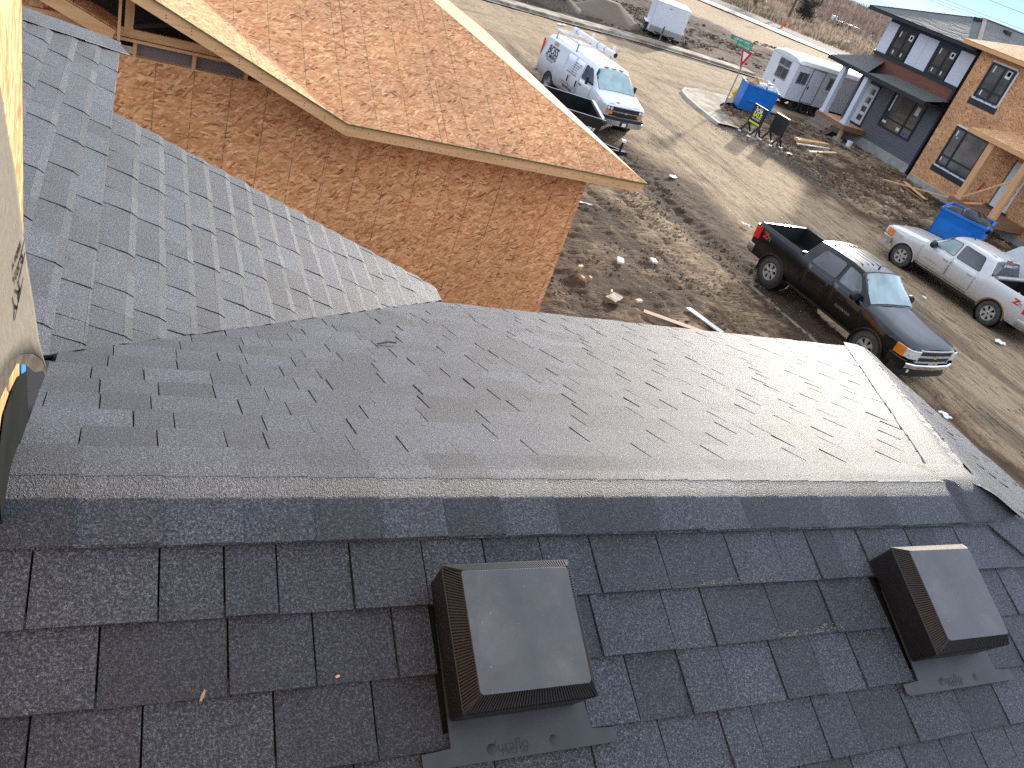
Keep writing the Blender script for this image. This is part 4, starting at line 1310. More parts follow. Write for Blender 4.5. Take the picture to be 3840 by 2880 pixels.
# roof plane B (faces us), sheets clipped by valley and hip
Bp = Plane((0, GY0 - .02, gz(GY0 - .02)), (1, 0, 0), (0, 1, T))
bb = [keep((2.27, 0), (2.27 - 4, 4 * CS), (4, .1)), keep((6.52, 0), (6.52 - 4, 4 * CS), (4, .1))]
def sheet(pl, u0, u1, v0, v1, bnd, name, m_, th=.012, lift=0.0):
    poly = [(u0 + .003, v0 + .003), (u1 - .003, v0 + .003), (u1 - .003, v1 - .003), (u0 + .003, v1 - .003)]
    for a, b in bnd:
        poly = clip(poly, a, b)
        if len(poly) < 3: return
    top = [pl.P(p_[0], p_[1], lift) for p_ in poly]
    mb = MB().poly(top, -pl.n * th)
    return gpart(name, mb, m_)
vr = [0, 1.21, 2.42, 3.63, 4.4]
cuts = [[.3, 1.1, 3.54, 5.98, 6.6], [-1, 2.36, 4.76, 7], [-1.8, 1.1, 3.56, 5.99], [-2.2, 2.36, 4.76, 7]]
for i in range(4):
    for a, b in zip(cuts[i][:-1], cuts[i][1:]):
        sheet(Bp, a, b, vr[i], vr[i + 1], bb, 'osb_sheet', 'osb_roof', lift=wx_rnd.uniform(0, .002))
gpart('roof_underlay', MB().poly([(2.3, GY0 + .02, gz(GY0) - .02), (6.45, GY0 + .02, gz(GY0) - .02), (2.6, GY0 + 3.9, gz(GY0 + 3.88) - .02), (-1.5, GY0 + 3.9, gz(GY0 + 3.88) - .02)], (0, 0, -.02)), 'dark_void')
# strip A (faces +x) left of the valley
Ap = Plane((2.27, GY0 - .02, gz(GY0)), (0, 1, 0), (-1, 0, T))
ab = [keep((0, 0), (4, 4 * CS), (0, 1))]
for a, b in ((0, 1.22), (1.22, 3.66), (3.66, 4.6)):
    for u0, u1 in ((-.0, 1.22), (1.22, 4)):
        sheet(Ap, u0, u1, a, b, ab, 'osb_sheet', 'osb_strip')
# plane C (faces +x) beyond the hip, its cut edge shows along the hip
Cp = Plane((6.52, GY0, gz(GY0) - .004), (0, 1, 0), (-1, 0, T))
cbn = [keep((0, 0), (4, 4 * CS), (3, 1))]

for a, b in ((0, 1.22), (1.22, 2.44), (2.44, 4.2)):
    for u0, u1 in ((-.0, 2.44), (2.44, 4.88), (4.88, 7.7)):
        sheet(Cp, u0, u1, a, b, cbn, 'osb_sheet', 'osb_strip')
gpart('hip_edge_strip', MB().poly([(6.515, GY0 - .022, gz(GY0) - .012), (6.522, GY0 - .016, gz(GY0) - .012), (2.528, GY0 + 3.980, gz(GY0 + 3.985) - .012), (2.52, GY0 + 3.975, gz(GY0 + 3.985) - .012)], (0, 0, .0165)), 'fresh_edge')
gpart('eave_edge_strip', MB().box(2.27, 6.515, GY0 - .028, GY0 - .0205, 3.936, 3.952), 'green_edge')
gpart('rake_edge_strip', MB().poly([(2.27, GY0 - .028, 3.938), (2.27, GY0 - .028, 3.953), (-1.6, GY0 - .028, 3.953 + 3.87 * T), (-1.6, GY0 - .028, 3.938 + 3.87 * T)], (0, .0075, 0)), 'green_edge')
# ============================================================= VEHICLES
def lerp(a, b, t): return a + (b - a) * t
def interp(tab_, x):
    """piecewise linear table [(x, value)]"""
    if x <= tab_[0][0]: return tab_[0][1]
    for (a, va_), (b, vb_) in zip(tab_[:-1], tab_[1:]):
        if x <= b:
            return va_ + (vb_ - va_) * (x - a) / (b - a) if b > a else vb_
    return tab_[-1][1]
class Car:
    """lofted body: local x across, y forward, z up"""
    def __init__(s, t, secs, arches, W, zb):
        s.t = t; s.secs = secs; s.arches = arches; s.W = W; s.zb = zb
        ys = sorted({q_[0] for q_ in secs} | {round(ya + d_, 3) for ya, r_, _ in arches for d_ in (-r_ - .06, -r_, -r_ * .97, -r_ * .88, -r_ * .7, -r_ * .45, -r_ * .2, 0, r_ * .2, r_ * .45, r_ * .7, r_ * .88, r_ * .97, r_, r_ + .06)}, reverse=True)
        s.ys = [y for y in ys if secs[-1][0] <= y <= secs[0][0]]
    def section(s, y):
        S = s.secs
        for (a, pa), (b, pb) in zip(S[:-1], S[1:]):
            if b <= y <= a:
                t_ = (a - y) / (a - b) if a > b else 0
                pts = [(lerp(p_[0], q_[0], t_), lerp(p_[1], q_[1], t_)) for p_, q_ in zip(pa, pb)]
                break
        else:
            pts = list(S[-1][1])
        lo = 0
        fl_ = 0
        for ya, r_, za in s.arches:
            d_ = abs(y - ya)
            if d_ <= r_:
                lo = max(lo, za + sqrt(max(0, r_ * r_ - d_ * d_)))
            if d_ < r_ + .10: fl_ = max(fl_, 1 - max(0, d_ - r_) / .10)
        if lo or fl_:
            q2 = []
            for i, (x, z) in enumerate(pts):
                if i <= 3:
                    if lo: z = max(z, lo + i * .012)
                    if i <= 2: x = x + .018 * fl_ * (1 - i * .3)
                q2.append((x, z))
            pts = q2
        return pts
    def sideX(s, y, z):
        """outer x of the side at height z (indices 0..6)"""
        pts = s.section(y)[:7]
        prev = pts[0]
        for q_ in pts[1:]:
            if q_[1] >= z and q_[1] > prev[1]:
                return lerp(prev[0], q_[0], max(0, min(1, (z - prev[1]) / (q_[1] - prev[1]))))
            prev = q_
        return pts[-1][0]
    def body(s, m_, name='body', cap_front=True, cap_rear=True):
        rows = []
        for y in s.ys:
            h_ = s.section(y)
            row = [(x, y, z) for x, z in h_] + [(-x, y, z) for x, z in h_[::-1][1:]]
            rows.append(row)
        # doubled stations make the steps sharp
        mb = MB().grid(rows)
        n_ = len(rows[0])
        if cap_front: mb.add(rows[0], [tuple(range(n_))])
        if cap_rear: mb.add(rows[-1], [tuple(range(n_))[::-1]])
        return mb.build(name, m_, s.t, smooth=True, ang=32)
    def panel(s, name, outline, side, off, m_, parent=None, sub=6, th=.004):
        """curved panel that hugs the body side; outline is a (y, z) quad list: rows bottom->top given as (z, y_rear, y_front)"""
        rows = []
        for (z, y0, y1) in outline:
            r = []
            for k in range(sub + 1):
                y = lerp(y0, y1, k / sub)
                r.append((side * (s.sideX(y, z) + off), y, z))
            rows.append(r)
        o = MB().grid(rows).build(name, m_, parent or s.t, smooth=True)
        md = o.modifiers.new('t', 'SOLIDIFY'); md.thickness = th; md.offset = 0
        return o
    def door(s, side, y0, y1, z0, z1, off, m_, handle=True, hm='black_trim', label=None):
        zs_ = [lerp(z0, z1, k / 5) for k in range(6)]
        s.panel('door_seam', [(z - (.012 if k == 0 else 0), y0 - .012, y1 + .012) for k, z in enumerate(zs_)], side, .0025, 'black_trim', th=.002)
        d_ = s.panel('door', [(z, y0, y1) for z in zs_], side, off, m_, th=.006)
        if handle:
            hz = z1 - .16
            x = side * (s.sideX(y0 + .15, hz) + .025)
            MB().box(x - .012, x + .012, y0 + .08, y0 + .27, hz - .016, hz + .016).build('handle', hm, d_)
        return d_
    def glass(s, name, side, pts, m_, off=.012, frame_m='black_trim'):
        """window from (y, z) polygon, rounded, subdivided as a fan that hugs the side"""
        def rnd_poly(P_, r):
            o_ = []
            n_ = len(P_)
            for i in range(n_):
                p_ = Vector(P_[i]); a_ = Vector(P_[i - 1]) - p_; b_ = Vector(P_[(i + 1) % n_]) - p_
                ra = min(r, a_.length * .45); rb = min(r, b_.length * .45)
                a_ = a_.normalized() * ra; b_ = b_.normalized() * rb
                for j in range(5):
                    u_ = j / 4
                    o_.append(p_ + a_ * (1 - u_) ** 2 + b_ * u_ ** 2)
            return o_
        P_ = rnd_poly(pts, .07)
        c_ = sum(P_, Vector((0, 0))) / len(P_)
        def put(q_, o_): return (side * (s.sideX(q_.x, q_.y) + o_), q_.x, q_.y)
        big_ = [c_ + (q_ - c_) * (1 + .022 / max(.05, (q_ - c_).length)) for q_ in P_]
        fr = MB().grid([[put(q_, off * .6) for q_ in big_], [put(c_ + (q_ - c_) * .9, off * .6) for q_ in P_]], closed=True).build('window_frame', frame_m, s.t, smooth=True)
        rings = [[put(c_ + (q_ - c_) * k_, off) for q_ in P_] for k_ in (.02, .25, .5, .75, 1.0)]
        return MB().grid(rings, closed=True).build(name, m_, fr, smooth=True)
    def screen(s, name, ya, yb, m_, off=.022, t0=.06, t1=.93, i0=6, k=.985):
        """glass between two stations, over section points i0.. (front or rear screen)"""
        pa = s.section(ya)[i0:]; pb = s.section(yb)[i0:]
        up = 1 if pa[-1][1] < pb[-1][1] else -1
        rows = []
        for j in range(7):
            t_ = lerp(t0, t1, j / 6)
            pts = [(lerp(p_[0], q_[0], t_), lerp(ya, yb, t_), lerp(p_[1], q_[1], t_)) for p_, q_ in zip(pa, pb)]
            row = [(x * k, y, z) for x, y, z in pts] + [(-x * k, y, z) for x, y, z in pts[::-1][1:]]
            rows.append(row)
        dy = ya - yb; dz = pb[-1][1] - pa[-1][1]
        nv = Vector((0, dz, dy)).normalized() if True else None
        if nv.z < 0: nv = -nv
        rows = [[(x + nv.x * off, y + nv.y * off, z + nv.z * off) for x, y, z in r] for r in rows]
        fr = MB().grid([[(x * 1.02, y - nv.y * off * .3, z - nv.z * off * .3) for x, y, z in r] for r in rows]).build(name + '_seal', 'black_trim', s.t, smooth=True)
        return MB().grid(rows).build(name, m_, fr, smooth=True)
def wheel(t, x, y, r, w_, side, style, rim_r=.225, label=None):
    """tyre with the rim as a sub-part; side = +1 / -1 outward"""
    ty = MB()
    prof = [(rim_r, -w_ * .42), (rim_r + .03, -w_ * .5), (r - .05, -w_ * .5), (r - .015, -w_ * .42), (r, -w_ * .28), (r, w_ * .28), (r - .015, w_ * .42), (r - .05, w_ * .5), (rim_r + .03, w_ * .5), (rim_r, w_ * .42), (rim_r - .01, w_ * .30)]
    ty.lathe([(a, b * side) for a, b in prof], 'x', 40, (0, 0, 0))
    for k in range(44):                                   # tread blocks
        a = 2 * pi * k / 44
        mx_ = Matrix.Rotation(a, 4, 'X')
        ty.box(-w_ * .42, -w_ * .06, -.016, .016, r - .006, r + .006, mx=mx_)
        mx_ = Matrix.Rotation(a + pi / 44, 4, 'X')
        ty.box(w_ * .06, w_ * .42, -.016, .016, r - .006, r + .006, mx=mx_)
    o = ty.build('wheel', 'tyre', t, smooth=True)
    o.location = (x, y, r)
    so = side * w_ * .5
    rm = MB()
    rm.lathe([(rim_r + .004, so * .80), (rim_r, so * .95), (rim_r - .018, so * .93), (rim_r - .03, so * .35), (rim_r - .03, -so)], 'x', 40)
    if style == 'alloy':
        for k in range(6):
            a = 2 * pi * k / 6 + .2
            mx_ = Matrix.Rotation(a, 4, 'X')
            pts = [(-.036, .05), (-.046, rim_r - .075), (-.074, rim_r - .022), (.074, rim_r - .022), (.046, rim_r - .075), (.036, .05)]
            rm.poly([mx_ @ Vector((so * .72, p_[0], p_[1])) for p_ in pts], mx_ @ Vector((so * .14, 0, 0)))
            mid = [(-.012, .06), (-.020, rim_r - .03), (.020, rim_r - .03), (.012, .06)]
            rm.poly([mx_ @ Vector((so * .861, p_[0], p_[1])) for p_ in mid], mx_ @ Vector((so * .03, 0, 0)))
        rm.lathe([(0, so * .9), (.05, so * .9), (.075, so * .82), (.08, so * .6)], 'x', 20)
        rm.build('rim', 'alloy', o, smooth=True)
        MB().lathe([(0, so * .935), (.026, so * .935), (.03, so * .89)], 'x', 16).build('hub_cap', 'black_trim', o)
    else:
        rm.lathe([(rim_r - .03, so * .5), (rim_r - .09, so * .62), (.10, so * .45), (.08, so * .75), (.04, so * .8), (0, so * .8)], 'x', 32)
        for k in range(8):
            a = 2 * pi * k / 8
            rm.lathe([(0, so * .82), (.012, so * .82), (.012, so * .5)], 'x', 6, (0, cos(a) * .085, sin(a) * .085))
        rm.build('rim', 'chrome_dull' if style == 'steel' else 'black_trim', o, smooth=True)
    MB().lathe([(rim_r - .03, so * .05), (0, so * .05)], 'x', 24).build('brake_disc', 'black_trim', o)
    return o
def patch(t, name, pts, z0, z1, th, m_, parent=None, bev=0.0, smooth=True):
    """upright curved strip following (x, y) pts from z0 to z1, thickened outwards (+y side)"""
    rows = []
    n_ = len(pts)
    nr_ = []
    for i, p_ in enumerate(pts):
        a = Vector(pts[max(0, i - 1)]); b = Vector(pts[min(n_ - 1, i + 1)])
        d_ = (b - a).normalized()
        nn = Vector((-d_.y, d_.x))
        if nn.dot(Vector(p_)) < 0: nn = -nn
        nr_.append(nn)
    def ring(off, z): return [(p_[0] + q_.x * off, p_[1] + q_.y * off, z) for p_, q_ in zip(pts, nr_)]
    b_ = bev if bev else 0.0
    lay = [ring(0, z0), ring(th, z0 + b_), ring(th, z1 - b_), ring(0, z1), ring(0, z0)]
    mb = MB().grid(lay)
    k = n_
    for e in (0, n_ - 1):
        mb.add([lay[0][e], lay[1][e], lay[2][e], lay[3][e]], [(0, 1, 2, 3)])
    return mb.build(name, m_, parent or t, smooth=smooth, ang=40)
BOW = [(-.10, -.012), (-.085, .022), (-.035, .022), (-.03, .045), (.04, .045), (.035, .022), (.10, .022), (.085, -.012), (.035, -.012), (.03, -.035), (-.04, -.035), (-.035, -.012)]
def bowtie(t, x, y, z, s_, m_, tilt=0.0):
    return MB().poly([(x - a * s_, y, z + b * s_) for a, b in BOW], (0, .012, 0)).build('emblem', m_, t)

def pickup(name, label, loc, rz, paint, near, extras):
    """crew-cab pickup, nose towards +y; near = side (+1/-1) that faces the camera"""
    t = thing(name, label, 'pickup truck', loc, rz, 'crew cab pickups parked on the dirt street')
    W = 1.0; zb = .47
    def low(w, belt, zb_=zb):
        return [(w - .07, zb_), (w - .02, zb_ + .10), (w - .002, .80), (w, 1.0), (w - .02, belt - .10), (w - .055, belt - .01)]
    def hood(w, h_, crown=.05, zb_=zb):
        return low(w, h_ - .02, zb_) + [(w - .13, h_ + .012), (w * .62, h_ + crown * .75), (w * .30, h_ + crown * .85), (0, h_ + crown)]
    def cab(w, rl, rf, zr_):
        return low(w, 1.27) + [(rl, zr_ - .115), (rf, zr_ - .045), (rf * .55, zr_ - .008), (0, zr_)]
    def bed(w, fl_):
        return low(w, 1.35) + [(w - .085, 1.365), (w - .12, 1.355), (w - .13, fl_), (0, fl_)]
    S = [
        (2.90, [(x * .90, max(z, .72) if i < 2 else z) for i, (x, z) in enumerate(hood(.84, 1.03, .035, .70))]),
        (2.86, hood(.90, 1.06, .04, .68)),
        (2.74, hood(.955, 1.085, .05, .60)),
        (2.50, hood(.99, 1.11, .055, .55)),
        (1.95, hood(1.0, 1.16, .06)),
        (1.30, hood(1.0, 1.235, .045)),
        (.60, cab(1.0, .76, .69, 1.845)),
        (.20, cab(1.0, .775, .70, 1.885)),
        (-.55, cab(1.0, .775, .70, 1.88)),
        (-.98, cab(1.0, .76, .69, 1.845)),
        (-1.16, [*low(1.0, 1.30), (.88, 1.31), (.70, 1.33), (.40, 1.34), (0, 1.345)]),
        (-1.20, [*low(1.0, 1.35), (.915, 1.365), (.88, 1.355), (.50, 1.355), (0, 1.355)]),
        (-1.26, bed(1.0, 1.35)),
        (-1.265, bed(1.0, .86)),
        (-2.84, bed(1.0, .86)),
        (-2.845, bed(.995, 1.352)),
        (-2.90, bed(.99, 1.352)),
        (-2.93, [(x * .985, z) for x, z in bed(.975, 1.33)]),
    ]
    c = Car(t, S, [(1.83, .475, .36), (-1.815, .475, .36)], W, zb)
    c.body(paint)
    # cargo bed liner and dark underside
    MB().box(-.862, .862, -2.83, -1.275, .862, .872).build('bed_floor', 'black_trim', t)
    for sd_ in (1, -1):
        MB().box(sd_ * .858, sd_ * .866, -2.83, -1.275, .87, 1.345).build('bed_liner_side', 'black_trim', t)
    MB().box(-.86, .86, -1.275, -1.268, .87, 1.345).build('bed_liner_front', 'black_trim', t)
    MB().box(-.86, .86, -2.842, -2.832, .87, 1.335).build('tailgate_liner', 'black_trim', t)
    MB().box(-.62, .62, -2.7, 2.6, .36, .60).build('chassis', 'black_trim', t)
    MB().box(-.9, .9, -1.25, 1.25, .40, .50).build('underbody', 'black_trim', t)
    for ya in (1.83, -1.815):
        for sd_ in (1, -1):
            MB().lathe([(.47, .0), (.47, .42), (.2, .42)], 'x', 28, (sd_ * .97 if sd_ < 0 else .55, ya, .38)).build('wheel_arch_liner', 'black_trim', t)
    for sd_ in (1, -1):
        c.door(sd_, .16, 1.30, .52, 1.235, .007, paint, True, extras['handle'])
        c.door(sd_, -.82, .13, .52, 1.235, .007, paint, True, extras['handle'])
        c.glass('side_window', sd_, [(.22, 1.30), (1.02, 1.30), (.62, 1.70), (.22, 1.745)], extras.get('front_glass', 'glass_clear'))
        c.glass('side_window', sd_, [(-.80, 1.30), (.10, 1.30), (.10, 1.745), (-.66, 1.73)], 'glass_dark')
        # mirror
        mr = MB()
        mr.lathe([(.0, -.055), (.07, -.05), (.10, -.02), (.105, .02), (.085, .055), (0, .06)], 'y', 16, (0, 0, 0))
        vs = [(a[0] * 1.6, a[1] * 1.25, a[2] * 1.2) for a in mr.v]; mr.v = vs
        o = mr.build('mirror', 'black_trim', t, smooth=True); o.location = (sd_ * 1.09, .93, 1.31)
        MB().beam((sd_ * .93, .90, 1.27), (sd_ * 1.03, .92, 1.29), .06, .05).build('mirror_arm', 'black_trim', t)
        # arch lips
        for ya, nm in ((1.83, 'wheel_arch_lip'), (-1.815, 'wheel_arch_lip')):
            rows = []
            for k in range(21):
                a = pi * k / 20
                y = ya + .485 * cos(a); z = .36 + .485 * sin(a)
                if z < .42: z = .42
                x0 = (1.0 + .012)
                rows.append([(sd_ * (x0 - .05), ya + .455 * cos(a), .36 + .455 * sin(a)), (sd_ * (x0 + .004), y, z), (sd_ * (x0 - .004), ya + .52 * cos(a), max(.45, .36 + .52 * sin(a)))])
            MB().grid(rows).build(nm, extras['lip'] if ya < 0 else paint, t, smooth=True)
        # tail lamp wraps the rear corner
        patch(t, 'tail_light', ([(.86, -2.947), (.965, -2.937), (.996, -2.87), (1.0, -2.68)] if sd_ > 0 else [(-1.0, -2.68), (-.996, -2.87), (-.965, -2.937), (-.86, -2.947)]), .93, 1.28, .016, 'red_lens')
        # head lamp
        hp = [(.62, 2.935), (.76, 2.925), (.885, 2.885), (.968, 2.74), (.998, 2.52)]
        hp = hp if sd_ > 0 else [(-a, b) for a, b in hp[::-1]]
        hl = patch(t, 'headlight', hp[::-1], .80, 1.035, .022, 'lamp_clear', bev=.015)
        ap = [(.955, 2.77), (.972, 2.73), (1.002, 2.515)] if sd_ > 0 else [(-1.002, 2.515), (-.972, 2.73), (-.955, 2.77)]
        patch(t, 'indicator', ap[::-1], .80, 1.03, .026, 'amber', parent=hl)
        # fog lamp
        fp = [(.60, 2.975), (.76, 2.94)] if sd_ > 0 else [(-.76, 2.94), (-.60, 2.975)]
        patch(t, 'fog_light', fp[::-1], .46, .54, .012, 'lamp_clear')
        # mud flap
        MB().box(sd_ * .78, sd_ * .98, 1.30, 1.315, .22, .50).build('mud_flap', 'black_trim', t)
        MB().box(sd_ * .78, sd_ * .98, -2.33, -2.315, .22, .50).build('mud_flap', 'black_trim', t)
        for y in (1.83, -1.815):
            wheel(t, sd_ * .865, y, .395, .265, sd_, 'alloy', .235)
    # screens
    c.screen('windscreen', 1.30, .60, extras['screen'], t0=.05, t1=.95, k=.965)
    c.screen('rear_window', -1.16, -.98, 'glass_dark', t0=.08, t1=.92, k=.92)
    MB().beam((.45, 1.26, 1.27), (.05, 1.08, 1.43), .012, .012).build('wiper', 'black_trim', t)
    MB().beam((-.25, 1.27, 1.27), (-.62, 1.06, 1.44), .012, .012).build('wiper', 'black_trim', t)
    # front end
    fx = [(-.90, 2.79), (-.80, 2.90), (-.62, 2.945), (-.3, 2.965), (0, 2.97), (.3, 2.965), (.62, 2.945), (.80, 2.90), (.90, 2.79)][::-1]
    gx_ = [q_ for q_ in fx if abs(q_[0]) <= .63]
    gx_ = [(a, b - .03) for a, b in gx_]
    patch(t, 'grille', gx_, .72, 1.06, .012, 'black_trim')
    for z0, z1 in ((1.025, 1.065), (.865, .915), (.715, .755)):
        patch(t, 'grille_bar', [(a, b + .012) for a, b in gx_], z0, z1, .022, extras['grille'], bev=.008)
    for sd_ in (1, -1):
        MB().box(sd_ * .60, sd_ * .635, 2.90, 2.952, .715, 1.065).build('grille_frame', extras['grille'], t)
    bowtie(t, 0, 2.975, .890, 1.15, 'gold')
    bp = [(-1.0, 2.62), (-.985, 2.78), (-.90, 2.90), (-.62, 2.99), (0, 3.03), (.62, 2.99), (.90, 2.90), (.985, 2.78), (1.0, 2.62)][::-1]
    patch(t, 'front_bumper', [q_ for q_ in bp if abs(q_[0]) < .95], .565, .70, .03, 'chrome', bev=.02)
    patch(t, 'bumper_valance', [(a, b - .02) for a, b in bp], .36, .60, .02, extras['valance'], bev=.02)
    for sd_ in (1, -1):
        q_ = [(.90, 2.90), (.985, 2.78), (1.003, 2.45)] if sd_ > 0 else [(-1.003, 2.45), (-.985, 2.78), (-.90, 2.90)]
        patch(t, 'bumper_corner', q_[::-1], .50, .76, .018, extras['corner'], bev=.02)
    rp = [(-.99, -2.70), (-.985, -2.93), (-.80, -3.03), (0, -3.06), (.80, -3.03), (.985, -2.93), (.99, -2.70)]
    patch(t, 'rear_bumper', rp, .52, .76, .02, 'chrome_dull', bev=.03)
    MB().box(-.3, .3, -3.10, -2.85, .42, .50).build('tow_hitch', 'black_trim', t)
    # roof ribs, third brake lamp, aerial
    for x in (-.5, -.3, -.1, .1, .3, .5):
        z_ = 1.885 - .045 * (abs(x) / .7) ** 2
        MB().box(x - .012, x + .012, -.80, .30, z_ - .02, z_ + .004).build('roof_rib', paint, t)
    MB().box(-.16, .16, -1.0, -.955, 1.80, 1.845).build('brake_light', 'red_lens', t)
    ae = MB(); ae.lathe([(.03, 0), (.018, .05), (0, .06)], 'z', 10, (0, .42, 1.872)); ae.build('aerial', 'black_trim', t)
    # lettering
    for sd_ in (1, -1):
        X_ = sd_ * (c.sideX(1.0, .80) + .013)
        mx_ = frame((X_, .78, .80), (0, sd_, 0), (0, 0, 1))
        text_part('lettering', 'SILVERADO', .085, mx_, 'chrome_dull' if paint == 'paint_black' else 'alloy', t, extrude=.003, spacing=1.25, bold=.001)
        X_ = sd_ * (c.sideX(-2.42, 1.1) + .004)
        mx_ = frame((X_, -2.42 , 1.13), (0, sd_, 0), (0, 0, 1))
        text_part('lettering', 'Z', .22, mx_ @ Matrix.Translation((-.07, .0, 0)), 'red', t, extrude=.003, bold=.012, sx=1.3)
        text_part('lettering', '71', .16, mx_ @ Matrix.Translation((.07, -.03, 0)), 'chrome_dull', t, extrude=.003, bold=.004)
    return t, c
h1 = 6.3
bt, bc = pickup('black_pickup', 'black crew cab pickup nearest the camera, nose to the lower right, empty bed', (16.42, 13.645, 0), radians(180 + h1), 'paint_black', 1,
    dict(handle='black_trim', lip='paint_black', screen='glass_teal', grille='grille_silver', valance='black_trim', corner='paint_black'))
h2 = 7.2
bt.scale = (.955, .955, .955)
bt.location = (16.34, 13.72, 0)
wt, wc = pickup('silver_pickup', 'silver white crew cab pickup with rusty rear arches, parked beyond the black one', (24.32, 16.72, 0), radians(h2), 'paint_silver', -1,
    dict(handle='chrome', lip='rust', screen='glass_teal', grille='grille_silver', valance='paint_silver', corner='chrome_dull', front_glass='glass_teal'))
wt.scale = (.955, .955, .955)
wt.location = (24.15, 16.62, 0)
# rear window lettering and roll of the tonneau cover on the silver pickup
mx_ = frame((0, -1.075, 1.70), (1, 0, 0), (0, .09, .5))
text_part('lettering', 'SILVERADO CITY', .10, mx_ @ Matrix.Translation((0, 0, .03)), 'white', wt, extrude=.001, bold=.002)
tc_ = MB().tube([(-.9, -1.36, 1.40), (.9, -1.36, 1.40)], .07, 12).build('rolled_tonneau_cover', 'galv', wt, smooth=True)
# red fuel can in its bed
def world_of(t_, p_):
    return t_.matrix_basis @ Vector(p_)
def jerry(label, p_, rz):
    t_ = thing('fuel_can', label, 'fuel can', p_, rz)
    b_ = MB().poly([(-.17, -.09, 0), (.17, -.09, 0), (.17, -.09, .22), (.10, -.09, .30), (-.14, -.09, .30), (-.17, -.09, .25)], (0, .18, 0))
    o_ = b_.build('can', 'red', t_); bv = o_.modifiers.new('b', 'BEVEL'); bv.width = .02; bv.segments = 2
    MB().tube([(-.12, 0, .29), (-.11, 0, .35), (.06, 0, .35), (.08, 0, .29)], .018, 8).build('handle', 'red', t_, smooth=True)
    MB().tube([(.12, 0, .27), (.19, 0, .36)], .022, 8).build('spout', 'yellow', t_, smooth=True)
    return t_
p_ = world_of(wt, (-.45, -2.05, .873)); jerry('red fuel can standing in the bed of the silver white pickup', tuple(p_), .7)
# part of another white truck at the right edge of the frame
rt = thing('service_truck', 'sliver of a pale blue white truck body at the right edge of the photo', 'truck', (27.6, 15.0, 0), radians(7))
MB().box(-1.0, 1.0, -2.6, 1.35, .75, 1.95).build('service_body', 'office_white', rt)
MB().poly([(-.95, 1.4, .5), (-.95, 3.6, .5), (-.95, 3.6, 1.05), (-.95, 2.7, 1.2), (-.95, 2.2, 1.85), (-.95, 1.4, 1.85)], (1.9, 0, 0)).build('cab', 'paint_van', rt)
MB().box(-1.02, -1.0, -.1, .1, 1.45, 1.62).build('latch', 'black_trim', rt)
for sd_ in (1, -1):
    for y in (2.8, -1.6):
        wheel(rt, sd_ * .85, y, .39, .25, sd_, 'steel', .22)

